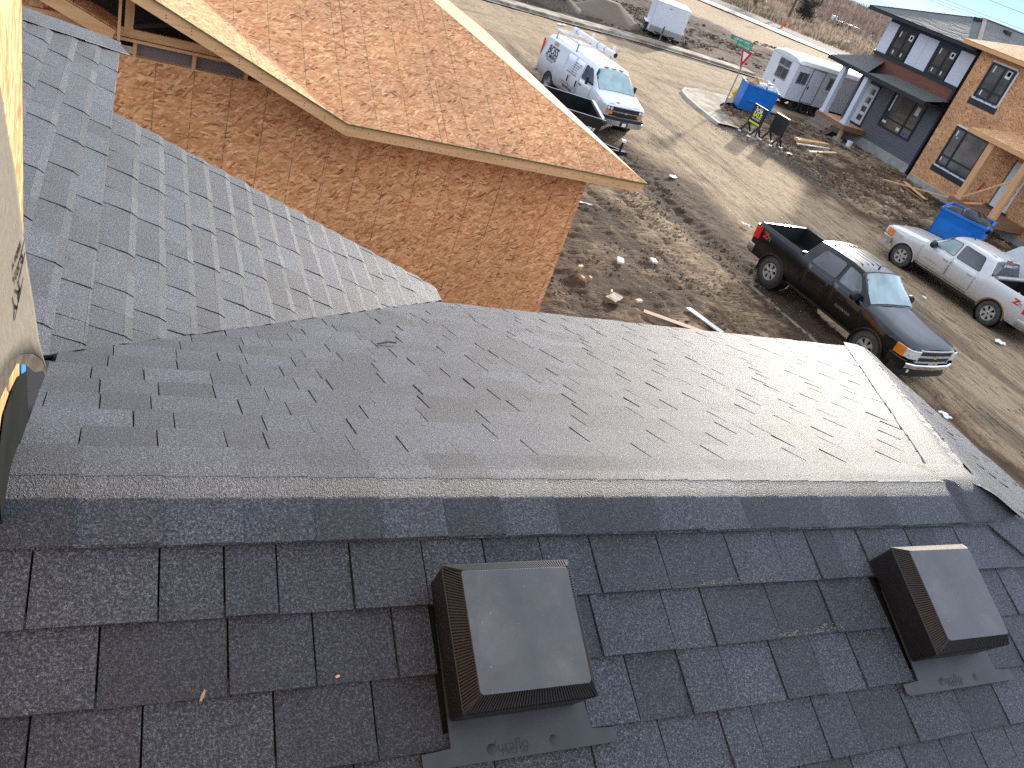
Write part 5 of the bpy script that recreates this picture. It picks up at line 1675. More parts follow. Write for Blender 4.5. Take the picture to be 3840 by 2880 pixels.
# ------------------------------------------------------------- plumber's van
def van():
    th_ = radians(180 + 6.0)
    t = thing('work_van', 'white work van with black BOSS PLUMBING lettering and a pipe carrier on its roof rack', 'van', (15.58, 28.75, 0), th_)
    W = 1.0; zb = .42
    def low(w, belt): return [(w - .10, zb), (w - .03, zb + .12), (w - .004, .80), (w, 1.05), (w - .02, belt - .08), (w - .035, belt)]
    def hood(w, h_, cr): return low(w, h_ - .03) + [(w - .12, h_ + .01), (w * .62, h_ + cr * .8), (w * .3, h_ + cr * .95), (0, h_ + cr)]
    def box_(w, rl, zr_): return low(w, 1.32) + [(rl, zr_ - .17), (rl - .12, zr_ - .045), (rl * .5, zr_ - .008), (0, zr_)]
    S = [
        (2.70, [(x * .9, max(z, .60)) for x, z in hood(.86, 1.04, .03)]),
        (2.66, [(x, max(z, .55)) for x, z in hood(.90, 1.07, .03)]),
        (2.52, hood(.96, 1.11, .035)),
        (2.20, hood(.99, 1.18, .04)),
        (1.84, hood(1.0, 1.285, .03)),
        (1.08, box_(1.0, .83, 1.99)),
        (.80, box_(1.0, .86, 2.04)),
        (-.5, box_(1.0, .875, 2.07)),
        (-2.55, box_(1.0, .875, 2.06)),
        (-2.78, box_(.99, .86, 2.03)),
        (-2.90, box_(.96, .83, 1.93)),
    ]
    c = Car(t, S, [(1.75, .43, .34), (-1.68, .43, .34)], W, zb)
    c.body('paint_van')
    MB().box(-.6, .6, -2.7, 2.4, .30, .55).build('chassis', 'black_trim', t)
    for ya in (1.75, -1.68):
        for sd_ in (1, -1):
            MB().lathe([(.425, 0), (.425, .42), (.2, .42)], 'x', 24, (-.97 if sd_ < 0 else .55, ya, .36)).build('wheel_arch_liner', 'black_trim', t)
            wheel(t, sd_ * .86, ya, .37, .24, sd_, 'steel', .215)
    for sd_ in (1, -1):
        c.door(sd_, .55, 1.50, .50, 1.26, .006, 'paint_van')
        zs_ = [.50, .8, 1.1, 1.35, 1.6, 1.84]
        if True:
            for (y0, y1) in ((-.12, .52), (-.82, -.15)):
                c.panel('door_seam', [(z, y0 - .01, y1 + .01) for z in zs_], sd_, .0025, 'ink_grey', th=.002)
                d_ = c.panel('door', [(z, y0, y1) for z in zs_], sd_, .006, 'paint_van', th=.006)
                hx = sd_ * (c.sideX(y1 - .1, 1.0) + .02)
                MB().box(hx - .012, hx + .012, y1 - .13, y1 - .07, .88, 1.12).build('handle', 'black_trim', d_)
        c.glass('side_window', sd_, [(.60, 1.33), (1.50, 1.33), (1.02, 1.80), (.60, 1.82)], 'glass_dark')
        mr = MB().box(-.05, .05, -.06, .06, -.15, .15)
        o = mr.build('mirror', 'black_trim', t); o.location = (sd_ * 1.13, 1.28, 1.42)
        bv = o.modifiers.new('b', 'BEVEL'); bv.width = .035; bv.segments = 3
        MB().beam((sd_ * .96, 1.26, 1.36), (sd_ * 1.10, 1.28, 1.38), .05, .05).build('mirror_arm', 'black_trim', t)
        hp = [(.58, 2.715), (.74, 2.70), (.86, 2.65), (.935, 2.52)]
        hp = hp if sd_ > 0 else [(-a, b) for a, b in hp[::-1]]
        hl = patch(t, 'headlight', hp[::-1], .90, 1.045, .02, 'black_trim')
        for k in (0, 1):
            MB().lathe([(0, .03), (.055, .028), (.06, 0)], 'y', 12, (sd_ * (.66 + .13 * k), 2.715 - .02 * k, .975)).build('lamp', 'lamp_clear', hl, smooth=True)
        patch(t, 'indicator', [(a, b + .004) for a, b in hp[::-1]], .77, .885, .018, 'amber')
        patch(t, 'tail_light', ([(.86, -2.925), (.955, -2.905), (.985, -2.80)] if sd_ > 0 else [(-.985, -2.80), (-.955, -2.905), (-.86, -2.925)])[::-1], 1.15, 1.75, .014, 'red_lens')
    c.screen('windscreen', 1.84, 1.08, 'glass_teal', t0=.06, t1=.93, k=.955)
    MB().beam((.50, 1.78, 1.34), (.02, 1.55, 1.56), .014, .014).build('wiper', 'black_trim', t)
    MB().beam((-.10, 1.80, 1.335), (-.60, 1.60, 1.50), .014, .014).build('wiper', 'black_trim', t)
    for x in (-.35, 0, .35):
        MB().box(x - .09, x + .09, 1.05, 1.13, 1.985, 2.015).build('cab_marker_lamp', 'amber' if x else 'chrome_dull', t)
    pa = [(-.86, 2.62), (-.7, 2.70), (-.4, 2.735), (0, 2.75), (.4, 2.735), (.7, 2.70), (.86, 2.62)][::-1]
    gp = [q_ for q_ in pa if abs(q_[0]) < .75]
    patch(t, 'grille', gp, .72, 1.05, .008, 'black_trim')
    patch(t, 'grille_bar', [(a, b + .01) for a, b in pa], .865, .905, .02, 'chrome_dull', bev=.008)
    bowtie(t, 0, 2.785, .885, .9, 'alloy')
    bp = [(-1.0, 2.50), (-.96, 2.70), (-.75, 2.82), (0, 2.87), (.75, 2.82), (.96, 2.70), (1.0, 2.50)][::-1]
    patch(t, 'bumper_pad', bp, .60, .72, .02, 'black_trim', bev=.02)
    patch(t, 'front_bumper', bp, .40, .60, .03, 'chrome_dull', bev=.02)
    MB().box(-.17, .17, 2.895, 2.91, .43, .59).build('plate_bracket', 'black_trim', t)
    MB().box(-.09, .09, 2.911, 2.917, .44, .56).build('licence_plate', 'white', t)
    patch(t, 'rear_bumper', [(-.97, -2.78), (-.93, -2.98), (.93, -2.98), (.97, -2.78)], .42, .58, .02, 'chrome_dull', bev=.02)
    # papers on the dash behind the screen lie on the glass base
    # roof rack: two cross frames, side rail, pipe carrier
    for y in (-2.25, -.55):
        for sd_ in (1, -1):
            MB().beam((sd_ * .80, y, 1.93), (sd_ * .80, y, 2.24), .045, .045).build('rack_post', 'chrome_dull', t)
        MB().beam((-.86, y, 2.26), (.86, y, 2.26), .05, .05).build('rack_crossbar', 'white_metal', t)
        MB().beam((-.86, y - .14, 2.30), (.86, y - .14, 2.30), .03, .03).build('rack_crossbar', 'white_metal', t)
        MB().beam((-.80, y + .05, 2.24), (-.80, y + .05, 2.50), .05, .10).build('rack_stop', 'white_metal', t)
    MB().beam((.80, -2.6, 2.27), (.80, -.40, 2.27), .03, .04).build('rack_rail', 'white_metal', t)
    pc = MB().tube([(-.12, -2.62, 2.40), (-.12, .70, 2.40)], .095, 20, caps=False).build('pipe_carrier', 'white_metal', t, smooth=True)
    MB().lathe([(0, 0), (.085, 0), (.092, -.03)], 'y', 20, (-.12, .695, 2.40)).build('carrier_cap', 'black_trim', pc)
    for y in (-2.3, -.6, -.05):
        MB().lathe([(.10, -.02), (.108, -.02), (.108, .02), (.10, .02)], 'y', 20, (-.12, y, 2.40)).build('carrier_strap', 'galv', pc, smooth=True)
    MB().tube([(-.20, .55, 2.47), (-.30, .58, 2.56), (-.32, .54, 2.62)], .012, 6).build('hook', 'lumber_old', t)
    # lettering on the side (both sides carry it)
    for sd_ in (1, -1):
        X_ = sd_ * (c.sideX(-1.9, 1.55) + .004)
        F = frame((X_, 0, 0), (0, sd_, 0), (-sd_ * .16, 0, 1))
        Xl = sd_ * 1.004
        F2 = frame((Xl, 0, 0), (0, sd_, 0), (0, 0, 1))
        def T_(body, size, y, z, m_='ink', FF=None, **k):
            x_ = sd_ * (c.sideX(y, z) + .0085)
            sl = (c.sideX(y, z + .1) - c.sideX(y, z - .1)) / .2
            mx_ = frame((x_, y, z), (0, sd_, 0), (sd_ * sl, 0, 1))
            return text_part('lettering', body, size, mx_, m_, t, extrude=.0012, **k)
        T_('BOSS', .44, -1.95, 1.50, bold=.009, sx=.82)
        T_('PLUMBING', .21, -1.95, 1.27, bold=.003, sx=.92)
        for z, w_ in ((1.665, .30), (1.17, .42)):
            x_ = sd_ * (c.sideX(-1.95, z) + .009)
            MB().box(x_ - .001, x_ + .001, -1.95 - w_, -1.95 + w_, z - .007, z + .007).build('rule_line', 'ink', t)
        T_('HEATING & COOLING', .055, -1.95, 1.12, bold=.001)
        # crown
        y0, z0 = -1.95, 1.73
        cp = [(-.15, 0), (-.19, .15), (-.10, .07), (-.06, .19), (0, .09), (.06, .19), (.10, .07), (.19, .15), (.15, 0)]
        sl = (c.sideX(y0, 1.84) - c.sideX(y0, 1.68)) / .16
        MB().poly([(sd_ * (c.sideX(y0, z0) + .008 + b * sl), y0 + a * 1.1, z0 + b) for a, b in cp], (sd_ * .002, 0, 0)).build('crown_emblem', 'gold', t)
        for i, s_ in enumerate(('FREE - GAS - PLUMBING - HVAC', 'HEATING RENOVATIONS', 'RESIDENTIAL SERVICE', 'DRAIN CLEANING', 'HOT WATER HEATERS', '24/7 SERVICE AVAILABLE')):
            T_(s_, .072, -.13, 1.66 - i * .085, bold=.001, m_='ink_grey')
        T_('PLUMBING-HEATING-COOLING', .085, -.12, .80, m_='ink_grey', bold=.001)
        T_('306-370-2677', .15, -.12, .66, bold=.002, sx=.9)
    # faded stickers on the bonnet edge
    MB().poly([(.18, 2.45, 1.172), (.34, 2.44, 1.170), (.40, 2.52, 1.15), (.28, 2.56, 1.145), (.22, 2.50, 1.16)], (0, .001, .006)).build('peeled_sticker', 'ink_grey', t)
    mx_ = frame((.62, 2.62, 1.12), (-1, 0, 0), (0, -.8, .3))
    text_part('lettering', 'BOSS', .09, mx_, 'ink_grey', t, extrude=.001)
    text_part('lettering', 'PLUMBING', .08, frame((-.55, 2.62, 1.12), (-1, 0, 0), (0, -.8, .3)), 'ink_grey', t, extrude=.001)
    return t
vn = van()
vn.scale = (.965, .965, .96)
vn.location = (15.62, 28.72, 0)

# ------------------------------------------------------------- black dump trailer
def dump_trailer():
    ang = radians(-15)
    # local: x to the right (tongue), y away; origin at the near front top corner projected down
    t = thing('dump_trailer', 'black steel dump trailer with white side lettering, half hidden by the OSB roof', 'trailer', (12.68, 21.78, 0), ang)
    L_, Wd, z0, z1 = 4.3, 2.15, .72, 1.48
    wl_ = MB()
    s_ = .05
    # near side, far side, front, tail: sheets with stiffening ribs
    MB().poly([(-L_, 0, z0), (-.14, 0, z0), (.0, 0, z1), (-L_, 0, z1)], (0, s_, 0)).build('side_wall', 'black_steel', t)
    MB().poly([(-L_, Wd, z0), (-.14, Wd, z0), (.0, Wd, z1), (-L_, Wd, z1)], (0, -s_, 0)).build('side_wall', 'black_steel', t)
    MB().poly([(-.19, s_, z0), (-.14, s_, z0), (0, s_, z1), (-.05, s_, z1)], (0, Wd - 2 * s_, 0)).build('front_wall', 'black_steel', t)
    MB().box(-L_, -.15, s_, Wd - s_, z0, z0 + .04).build('floor', 'black_steel', t)
    for y in (-.02, Wd - .06):
        MB().box(-L_, .04, y, y + .08, z1, z1 + .07).build('top_rail', 'black_steel', t)
    MB().box(-.06, .05, -.02, Wd + .02, z1 + .001, z1 + .072).build('top_rail', 'galv', t)
    MB().poly([(-.02, -.03, z1 - .12), (.10, .03, z1 - .05), (.10, .10, z1 - .02), (-.02, .10, z1 - .02)], (0, 0, .12)).build('corner_gusset', 'black_steel', t)
    MB().box(-L_, -.5, .35, Wd - .35, .50, .72).build('chassis', 'black_steel', t)
    MB().poly([(-.05, .0, z0 - .02), (-1.1, 0, z0 - .02), (-1.1, 0, .35), (-.25, 0, .35)], (0, .03, 0)).build('side_skirt', 'black_steel', t)
    for (x, ) in ((-1.9,), (-2.8,)):
        for y, sd_ in ((.05, -1), (Wd - .05, 1)):
            w_ = wheel(t, 0, 0, .36, .2, 1, 'steel', .2)
            w_.rotation_euler = (0, 0, radians(90 * sd_))
            w_.location = (x, y + .0, .36)
    MB().box(-3.3, -1.4, -.10, .0, .74, .78).build('mudguard', 'black_steel', t)
    # tongue, toolbox and jack
    MB().beam((-.15, Wd * .25, .50), (1.35, Wd * .5, .50), .08, .12).build('tongue', 'black_steel', t)
    MB().beam((-.15, Wd * .75, .50), (1.35, Wd * .5, .50), .08, .12).build('tongue', 'black_steel', t)
    jk = MB().tube([(1.0, Wd * .32, .05), (1.0, Wd * .32, .95)], .035, 10).build('jack', 'black_steel', t)
    MB().box(.93, 1.07, Wd * .32 - .07, Wd * .32 + .07, .93, 1.0).build('jack_head', 'white', jk)
    MB().tube([(1.0, Wd * .32, .85), (1.16, Wd * .32 - .05, .85)], .015, 6).build('jack_handle', 'black_steel', jk)
    MB().box(.88, 1.12, Wd * .32 - .12, Wd * .32 + .12, .0, .05).build('jack_foot', 'black_steel', jk)
    mx_ = frame((-.22, -.003, 1.17), (1, 0, 0), (0, 0, 1))
    text_part('lettering', 'HIGHLAND TRAILERS', .165, mx_, 'white', t, extrude=.001, bold=.006, align='RIGHT', shear=.35, spacing=1.05)
    for x in (-1.2, -2.4, -3.6):
        MB().box(x, x + .05, -.03, -.001, z0, z1).build('rib', 'black_steel', t)
    return t
dump_trailer()
# ============================================================= HOUSES ACROSS THE STREET
def hbox(par, name, x0, x1, y0, y1, z0, z1, m_, bev=0.0):
    o = MB().box(x0, x1, y0, y1, z0, z1).build(name, m_, par, world=True)
    if bev:
        b_ = o.modifiers.new('b', 'BEVEL'); b_.width = bev; b_.segments = 2
    return o
def window(par, X, y0, y1, z0, z1, vs, hs, gm, fw=.07, name='window', fm='trim_black', depth=.05, trim=0.0, stickers=()):
    """window in a wall facing -x at plane X: frame proud of the wall, mullions at vs (y) and hs ((z, from_y, to_y))"""
    mb = MB()
    x0, x1 = X - depth, X + .02
    mb.box(x0, x1, y0, y1, z0, z0 + fw); mb.box(x0, x1, y0, y1, z1 - fw, z1)
    mb.box(x0, x1, y0, y0 + fw, z0 + fw, z1 - fw); mb.box(x0, x1, y1 - fw, y1, z0 + fw, z1 - fw)
    for y in vs: mb.box(x0 + .004, x1, y - fw * .55, y + fw * .55, z0 + fw, z1 - fw)
    for z, a, b in hs: mb.box(x0 + .008, x1, a, b, z - fw * .45, z + fw * .45)
    w_ = mb.build(name, fm, par, world=True)
    g_ = MB().box(X - .012, X - .002, y0 + fw * .5, y1 - fw * .5, z0 + fw * .5, z1 - fw * .5).build('pane', gm, w_)
    for (sy, sz, sw, sh, m_) in stickers:
        MB().box(X - .016, X - .0125, sy - sw / 2, sy + sw / 2, sz - sh / 2, sz + sh / 2).build('sticker', m_, w_)
    return w_
# ---- grey house with white and cedar-coloured panels
gX = 36.0
gh_ = thing('grey_house', 'two-storey grey and white house with black trim, reddish panel and small front porch', 'house', (gX, 34.0, 0))
hbox(gh_, 'core_wall', gX + .06, gX + 11, 31.05, 37.02, -.3, 6.15, 'siding_grey')
# concrete foundation
hbox(gh_, 'foundation', gX - .02, gX + .06, 31.0, 37.1, -.4, .50, 'concrete')
hbox(gh_, 'foundation', gX, gX + 11, 37.02, 37.1, -.4, .50, 'concrete')
# lap siding courses (front)
sd_m = MB()
z = .50
while z < 3.85:
    sd_m.poly([(gX + .055, 31.06, z), (gX - .018, 31.06, z), (gX - .002, 31.06, z + .152), (gX + .055, 31.06, z + .152)], (0, 37.0 - 31.06, 0))
    z += .153
tag(sd_m.build('lap_siding', 'siding_grey', gh_, world=True), kind='stuff')
sd_m = MB(); z = .5
while z < 6.1:
    sd_m.poly([(gX + .05, 37.0, z), (gX + .05, 37.10, z), (gX + .05, 37.085, z + .152), (gX + .05, 37.0, z + .152)], (11, 0, 0)); z += .153
tag(sd_m.build('lap_siding', 'siding_grey', gh_, world=True), kind='stuff')
hbox(gh_, 'corner_trim', gX - .05, gX + .10, 30.93, 31.06, -.05, 3.9, 'trim_black')
hbox(gh_, 'corner_trim', gX - .04, gX + .10, 36.98, 37.12, .5, 3.9, 'siding_grey')
# cedar-coloured band, black belts
hbox(gh_, 'cladding_panel', gX - .02, gX + .05, 31.10, 37.10, 3.80, 4.42, 'cedar')
hbox(gh_, 'belt_trim', gX - .07, gX + .05, 30.93, 37.18, 4.42, 4.575, 'trim_black')
hbox(gh_, 'belt_trim', gX - .05, gX + .05, 30.93, 31.10, 3.80, 4.42, 'trim_black')
# upper storey black field with white panels
hbox(gh_, 'dark_cladding', gX - .012, gX + .05, 30.95, 37.12, 4.576, 6.25, 'trim_black')
for (y0, y1) in ((36.34, 37.12), (33.37, 34.09), (34.10, 34.82), (30.96, 31.86)):
    hbox(gh_, 'white_panel', gX - .045, gX - .013, y0 + .004, y1 - .004, 4.58, 6.09, 'panel_white')
hbox(gh_, 'white_panel', gX + .0, gX + .9, 37.121, 37.15, 4.58, 6.09, 'panel_white')
for (y0, y1) in ((34.92, 36.22), (31.94, 33.26)):
    m_ = y0 + (y1 - y0) * .46
    window(gh_, gX - .014, y0, y1, 4.60, 5.97, [m_], [(5.02, y0, y1)], 'house_glass', .075,
           stickers=((y0 + .27, 5.72, .26, .28, 'paper'), (y0 + .27, 5.73, .14, .15, 'blue'), (y1 - .22, 5.72, .07, .26, 'paper'), (y1 - .30, 4.83, .07, .18, 'paper'), (m_ - .22, 4.83, .07, .18, 'paper')))
# main roof: fascia, soffit, hip planes
rx0, ry1 = gX - .55, 38.55
y2_ = 30.69
hbox(gh_, 'fascia', rx0, rx0 + .04, y2_, ry1, 6.25, 6.42, 'trim_black')
hbox(gh_, 'fascia', rx0 + .04, gX + 11, ry1 - .04, ry1, 6.25, 6.42, 'trim_black')
hbox(gh_, 'soffit', rx0 + .04, gX + 11, 30.72, ry1 - .04, 6.255, 6.29, 'trim_black')
m, n, l, p = mat('far_roof_shingles', 0.75, 0.0, 0.4)
v = coords(n, l)
a = N(n, 'ShaderNodeTexNoise', Scale=30.0, Detail=5.0); l.new(v, a.inputs['Vector'])
l.new(ramp(n, l, a.outputs[0], [(0.35, (0.075, 0.073, 0.072)), (0.65, (0.20, 0.19, 0.175))]), p.inputs['Base Color'])
M['far_roof'] = m
def far_roof(par, name, poly, course=.145, m_='far_roof', th=.012):
    """shingled face built of lapped courses; poly counter-clockwise, first edge is the eave"""
    P_ = [Vector(q_) for q_ in poly]
    u_ = (P_[1] - P_[0]).normalized()
    nn = u_.cross(P_[2] - P_[0]).normalized()
    if nn.z < 0: nn = -nn
    vv = nn.cross(u_).normalized()
    if vv.z < 0: vv = -vv
    pl2 = Plane(P_[0], u_, vv)
    pts2 = [((q_ - P_[0]).dot(u_), (q_ - P_[0]).dot(vv)) for q_ in P_]
    area = sum(pts2[i][0] * pts2[(i + 1) % len(pts2)][1] - pts2[(i + 1) % len(pts2)][0] * pts2[i][1] for i in range(len(pts2)))
    if area < 0: pts2 = pts2[::-1]
    bnds = [(pts2[i], pts2[(i + 1) % len(pts2)]) for i in range(len(pts2))]
    u0 = min(q_[0] for q_ in pts2); u1 = max(q_[0] for q_ in pts2); v1 = max(q_[1] for q_ in pts2)
    mb = MB(); rn_ = random.Random(int(abs(P_[0].x * 10 + P_[0].y)))
    v0 = 0
    while v0 < v1:
        u = u0 - rn_.uniform(0, .8)
        while u < u1:
            w_ = rn_.uniform(.25, .9)
            poly2 = [(u, v0), (u + w_, v0), (u + w_, v0 + course + .02), (u, v0 + course + .02)]
            for a_, b_ in bnds:
                poly2 = clip(poly2, a_, b_)
                if len(poly2) < 3: break
            if len(poly2) >= 3:
                hb = th * rn_.choice((.75, 1.15))
                top = [pl2.P(q_[0], q_[1], .004 + hb * max(0, 1 - (q_[1] - v0) / (course + .02))) for q_ in poly2]
                bot = [pl2.P(q_[0], q_[1], -.01) for q_ in poly2]
                k_ = len(poly2)
                mb.add(top + bot, [tuple(range(k_))] + [(i, i + k_, (i + 1) % k_ + k_, (i + 1) % k_) for i in range(k_)])
            u += w_
        v0 += course
    return tag(mb.build(name, m_, par, world=True, fix=False), kind='stuff')
E_ = 6.42
ym = 34.62; RZ = 7.68
y2 = 2 * ym - ry1
A0 = (rx0, ry1, E_); A1 = (rx0, y2, E_)
R0 = (rx0 + (ry1 - ym), ym, RZ); R1 = (gX + 12, ym, RZ)
far_roof(gh_, 'roof_shingles', [A1, A0, R0])
far_roof(gh_, 'roof_shingles', [A0, (gX + 12, ry1, E_), R1, R0])
far_roof(gh_, 'roof_shingles', [A1, (gX + 12, y2, E_), R1, R0])
MB().poly([A1, A0, R0], (0, 0, -.02)).build('roof_deck', 'trim_black', gh_, world=True)
MB().poly([A0, (gX + 12, ry1, E_), R1, R0], (0, 0, -.02)).build('roof_deck', 'trim_black', gh_, world=True)
MB().poly([A1, (gX + 12, y2, E_), R1, R0], (0, 0, -.02)).build('roof_deck', 'trim_black', gh_, world=True)
hc = MB()
for a_, b_ in ((A1, R0), (A0, R0), (R0, R1)):
    hc.beam((a_[0], a_[1], a_[2] + .02), (b_[0], b_[1], b_[2] + .02), .22, .035)
hc.build('hip_capping', 'far_roof', gh_, world=True)
for (x, y) in ((38.7, 34.4), (40.3, 33.7), (42.5, 33.7)):
    zz = E_ + min(x - rx0, ry1 - y, y - y2) * .319
    vb = MB().poly([(x - .16, y - .16, zz - .05), (x + .16, y - .16, zz - .05), (x + .16, y + .16, zz - .05), (x - .16, y + .16, zz - .05)], (0, 0, .22))
    vb.build('roof_vent', 'trim_black', gh_, world=True)
# ground floor window and door
window(gh_, gX - .018, 31.95, 34.35, 1.42, 3.31, [32.72], [(1.95, 31.95, 34.35)], 'house_glass', .085,
       stickers=((34.12, 2.7, .09, .85, 'paper'), (32.35, 2.85, .26, .42, 'panel_white'), (34.05, 1.72, .28, .12, 'paper'), (32.95, 1.68, .22, .16, 'paper'), (32.35, 1.66, .26, .22, 'blue_bin'), (32.5, 1.62, .18, .10, 'red')))
dr = hbox(gh_, 'door', gX - .035, gX + .05, 35.48, 36.42, .95, 3.02, 'panel_white')
for z in (1.15, 1.62, 2.09, 2.56):
    MB().box(gX - .039, gX - .036, 35.62, 35.98, z, z + .30).build('pane', 'house_glass', dr)
hbox(gh_, 'door_frame', gX - .045, gX + .05, 35.40, 35.475, .9, 3.10, 'trim_black')
hbox(gh_, 'door_frame', gX - .045, gX + .05, 35.40, 36.5, 3.025, 3.15, 'trim_black')
hbox(gh_, 'door_sill', gX - .10, gX + .05, 35.40, 36.5, .86, .945, 'trim_black')
# skirt roof and porch roof
pe = 34.45
far_roof(gh_, 'porch_shingles', [(pe, 30.9, 3.56), (pe, 35.3, 3.56), (gX, 34.98, 3.86), (gX, 30.9, 3.90)])
far_roof(gh_, 'porch_shingles', [(pe, 35.3, 3.56), (gX, 36.1, 4.27), (gX, 34.98, 3.86)])
far_roof(gh_, 'porch_shingles', [(pe, 35.3, 3.56), (pe, 38.5, 3.56), (gX, 37.25, 4.27), (gX, 36.1, 4.27)])
far_roof(gh_, 'porch_shingles', [(pe, 38.5, 3.56), (38.6, 38.5, 3.56), (38.6, 37.25, 4.27), (gX, 37.25, 4.27)])
MB().poly([(pe, 30.9, 3.54), (pe, 38.5, 3.54), (38.6, 38.5, 3.54), (38.6, 37.14, 3.54), (gX, 37.14, 3.54), (gX, 30.9, 3.54)], (0, 0, -.03)).build('porch_soffit', 'trim_black', gh_, world=True)
hbox(gh_, 'porch_fascia', pe - .04, pe, 30.86, 38.54, 3.37, 3.55, 'trim_black')
hbox(gh_, 'porch_fascia', pe, 38.6, 38.50, 38.54, 3.37, 3.55, 'trim_black')
hbox(gh_, 'porch_fascia', pe, gX, 30.86, 30.90, 3.37, 3.55, 'trim_black')
# clips left on the eave
for i in range(5):
    y = 38.46 - i * .26
    MB().tube([(pe - .03, y, 3.38), (pe - .05, y + .02, 3.16), (pe - .05, y - .10, 3.14)], .012, 5).build('gutter_bracket', 'trim_black', gh_, world=True)
for y in (35.25, 37.12):
    hbox(gh_, 'column', 34.52, 34.80, y - .15, y + .15, .98, 3.38, 'panel_white')
    hbox(gh_, 'column_base', 34.48, 34.84, y - .19, y + .19, .845, .98, 'panel_white')
# white side return seen between the columns
# deck, posts, steps
hbox(gh_, 'porch_deck', 34.40, gX - .04, 34.88, 37.30, .80, .842, 'lumber')
hbox(gh_, 'deck_rim', 34.36, 34.398, 34.84, 37.34, .58, .84, 'lumber_old')
hbox(gh_, 'deck_rim', 34.40, gX - .04, 34.84, 34.878, .58, .84, 'lumber_old')
hbox(gh_, 'deck_post', 34.50, 34.66, 35.0, 35.16, -.1, .58, 'lumber_z')
hbox(gh_, 'post_footing', 34.38, 34.78, 34.88, 35.28, -.2, .12, 'concrete')
hbox(gh_, 'deck_post', 34.50, 34.66, 37.05, 37.21, -.1, .58, 'lumber_z')
for i, zt in enumerate((.62, .42, .22)):
    hbox(gh_, 'step_tread', 34.06 - i * .27, 34.34 - i * .27, 35.45, 36.95, zt - .04, zt, 'lumber_grey')
    hbox(gh_, 'step_riser', 34.06 - i * .27, 34.085 - i * .27, 35.47, 36.93, zt - .22, zt - .042, 'lumber_grey')
for y in (35.42, 36.96):
    MB().poly([(34.34, y, .60), (33.50, y, .02), (33.9, y, -.02), (34.34, y, .30)], (0, .035, 0)).build('step_stringer', 'lumber_grey', gh_, world=True)

# ---- bare OSB house
oX = 35.2
oh = thing('sheathed_house', 'unfinished two-storey house sheathed in OSB with black windows, to the right of the grey house', 'house', (oX, 26.0, 0))
hbox(oh, 'foundation', oX - .02, oX + 9, 20.6, 30.12, -.4, .33, 'concrete')
hbox(oh, 'wall_framing', oX + .02, oX + 9, 20.65, 30.08, .33, 6.4, 'dark_void')
hbox(oh, 'sill_plate', oX - .012, oX + .02, 20.65, 30.10, .33, .40, 'lumber_y')
for r_, (z0, z1) in enumerate(((.40, 1.62), (1.62, 2.84), (2.84, 4.06), (4.06, 5.28), (5.28, 6.42))):
    y = 30.10 - (1.22 if r_ % 2 else 0)
    ys_ = [30.10] + ([y] if r_ % 2 else [])
    while y > 20.7:
        y -= 2.44; ys_.append(max(y, 20.65))
    for a_, b_ in zip(ys_[1:], ys_[:-1]):
        if b_ - a_ > .05:
            hbox(oh, 'osb_sheet', oX - .012, oX, a_ + .003, b_ - .003, z0 + .003, z1 - .003, 'osb_far')
for z0, z1 in ((.40, 2.84), (2.84, 5.28), (5.28, 6.42)):
    for k in range(3):
        hbox(oh, 'osb_sheet', oX + .02 + k * 1.22, oX + 1.236 + k * 1.22, 30.08, 30.092, z0 + .003, z1 - .003, 'osb_far')
# eave: fascia and hip of bare sheathing
hbox(oh, 'fascia', oX - .42, oX - .38, 20.0, 31.05, 6.43, 6.60, 'lumber_y')
hbox(oh, 'fascia', oX - .38, oX + 9, 31.01, 31.05, 6.43, 6.60, 'lumber')
rf0 = (oX - .42, 31.07, 6.61); rf1 = (oX - .42, 20.0, 6.61); rr0 = (oX + 4.9, 25.5, 8.2)
MB().poly([rf1, rf0, (oX + 3.1, 27.5, 7.70), (oX + 3.1, 23.0, 7.70)], (0, 0, .015)).build('roof_sheathing', 'osb_far_roof', oh, world=True)
MB().poly([rf0, (oX + 9, 31.07, 6.61), (oX + 9, 27.5, 7.70), (oX + 3.1, 27.5, 7.70)], (0, 0, .015)).build('roof_sheathing', 'osb_far_roof', oh, world=True)
# windows with flashing aprons
def apron(y0, y1, z1, d_=.30):
    hbox(oh, 'flashing_membrane', oX - .018, oX - .0125, y0 - .12, y1 + .14, z1 - d_, z1, 'ink')
    hbox(oh, 'flashing_tape', oX - .022, oX - .0185, y0 - .02, y1 + .05, z1 - .03, z1 + .12, 'white')
    for k in range(3):
        y = y0 + (y1 - y0) * (k + .5) / 3
        hbox(oh, 'tape_mark', oX - .024, oX - .0222, y - .05, y + .05, z1 + .01, z1 + .09, 'blue')
apron(27.78, 29.22, 4.53)
window(oh, oX - .014, 27.80, 29.22, 4.60, 6.17, [28.42], [(5.02, 27.8, 29.22)], 'house_glass2', .085, stickers=((28.10, 5.92, .28, .36, 'paper'), (28.10, 5.94, .18, .2, 'blue'), (28.95, 5.93, .07, .3, 'paper'), (28.95, 4.85, .07, .22, 'paper')))
hbox(oh, 'window_flange', oX - .016, oX - .0122, 27.72, 29.26, 6.17, 6.24, 'white')
hbox(oh, 'window_flange', oX - .016, oX - .0122, 27.70, 27.79, 4.6, 6.24, 'white')
apron(27.05, 29.05, 1.25)
window(oh, oX - .014, 27.0, 29.08, 1.32, 3.20, [28.42], [(1.80, 27.0, 29.08)], 'house_glass2', .085, stickers=((28.85, 2.9, .06, .26, 'paper'), (28.72, 2.72, .05, .08, 'paper'), (28.92, 1.62, .06, .2, 'paper')))
hbox(oh, 'window_flange', oX - .016, oX - .0122, 26.95, 29.1, 3.20, 3.27, 'white')
window(oh, oX - .014, 25.4, 26.3, 4.9, 6.0, [25.9], [], 'house_glass2', .08)
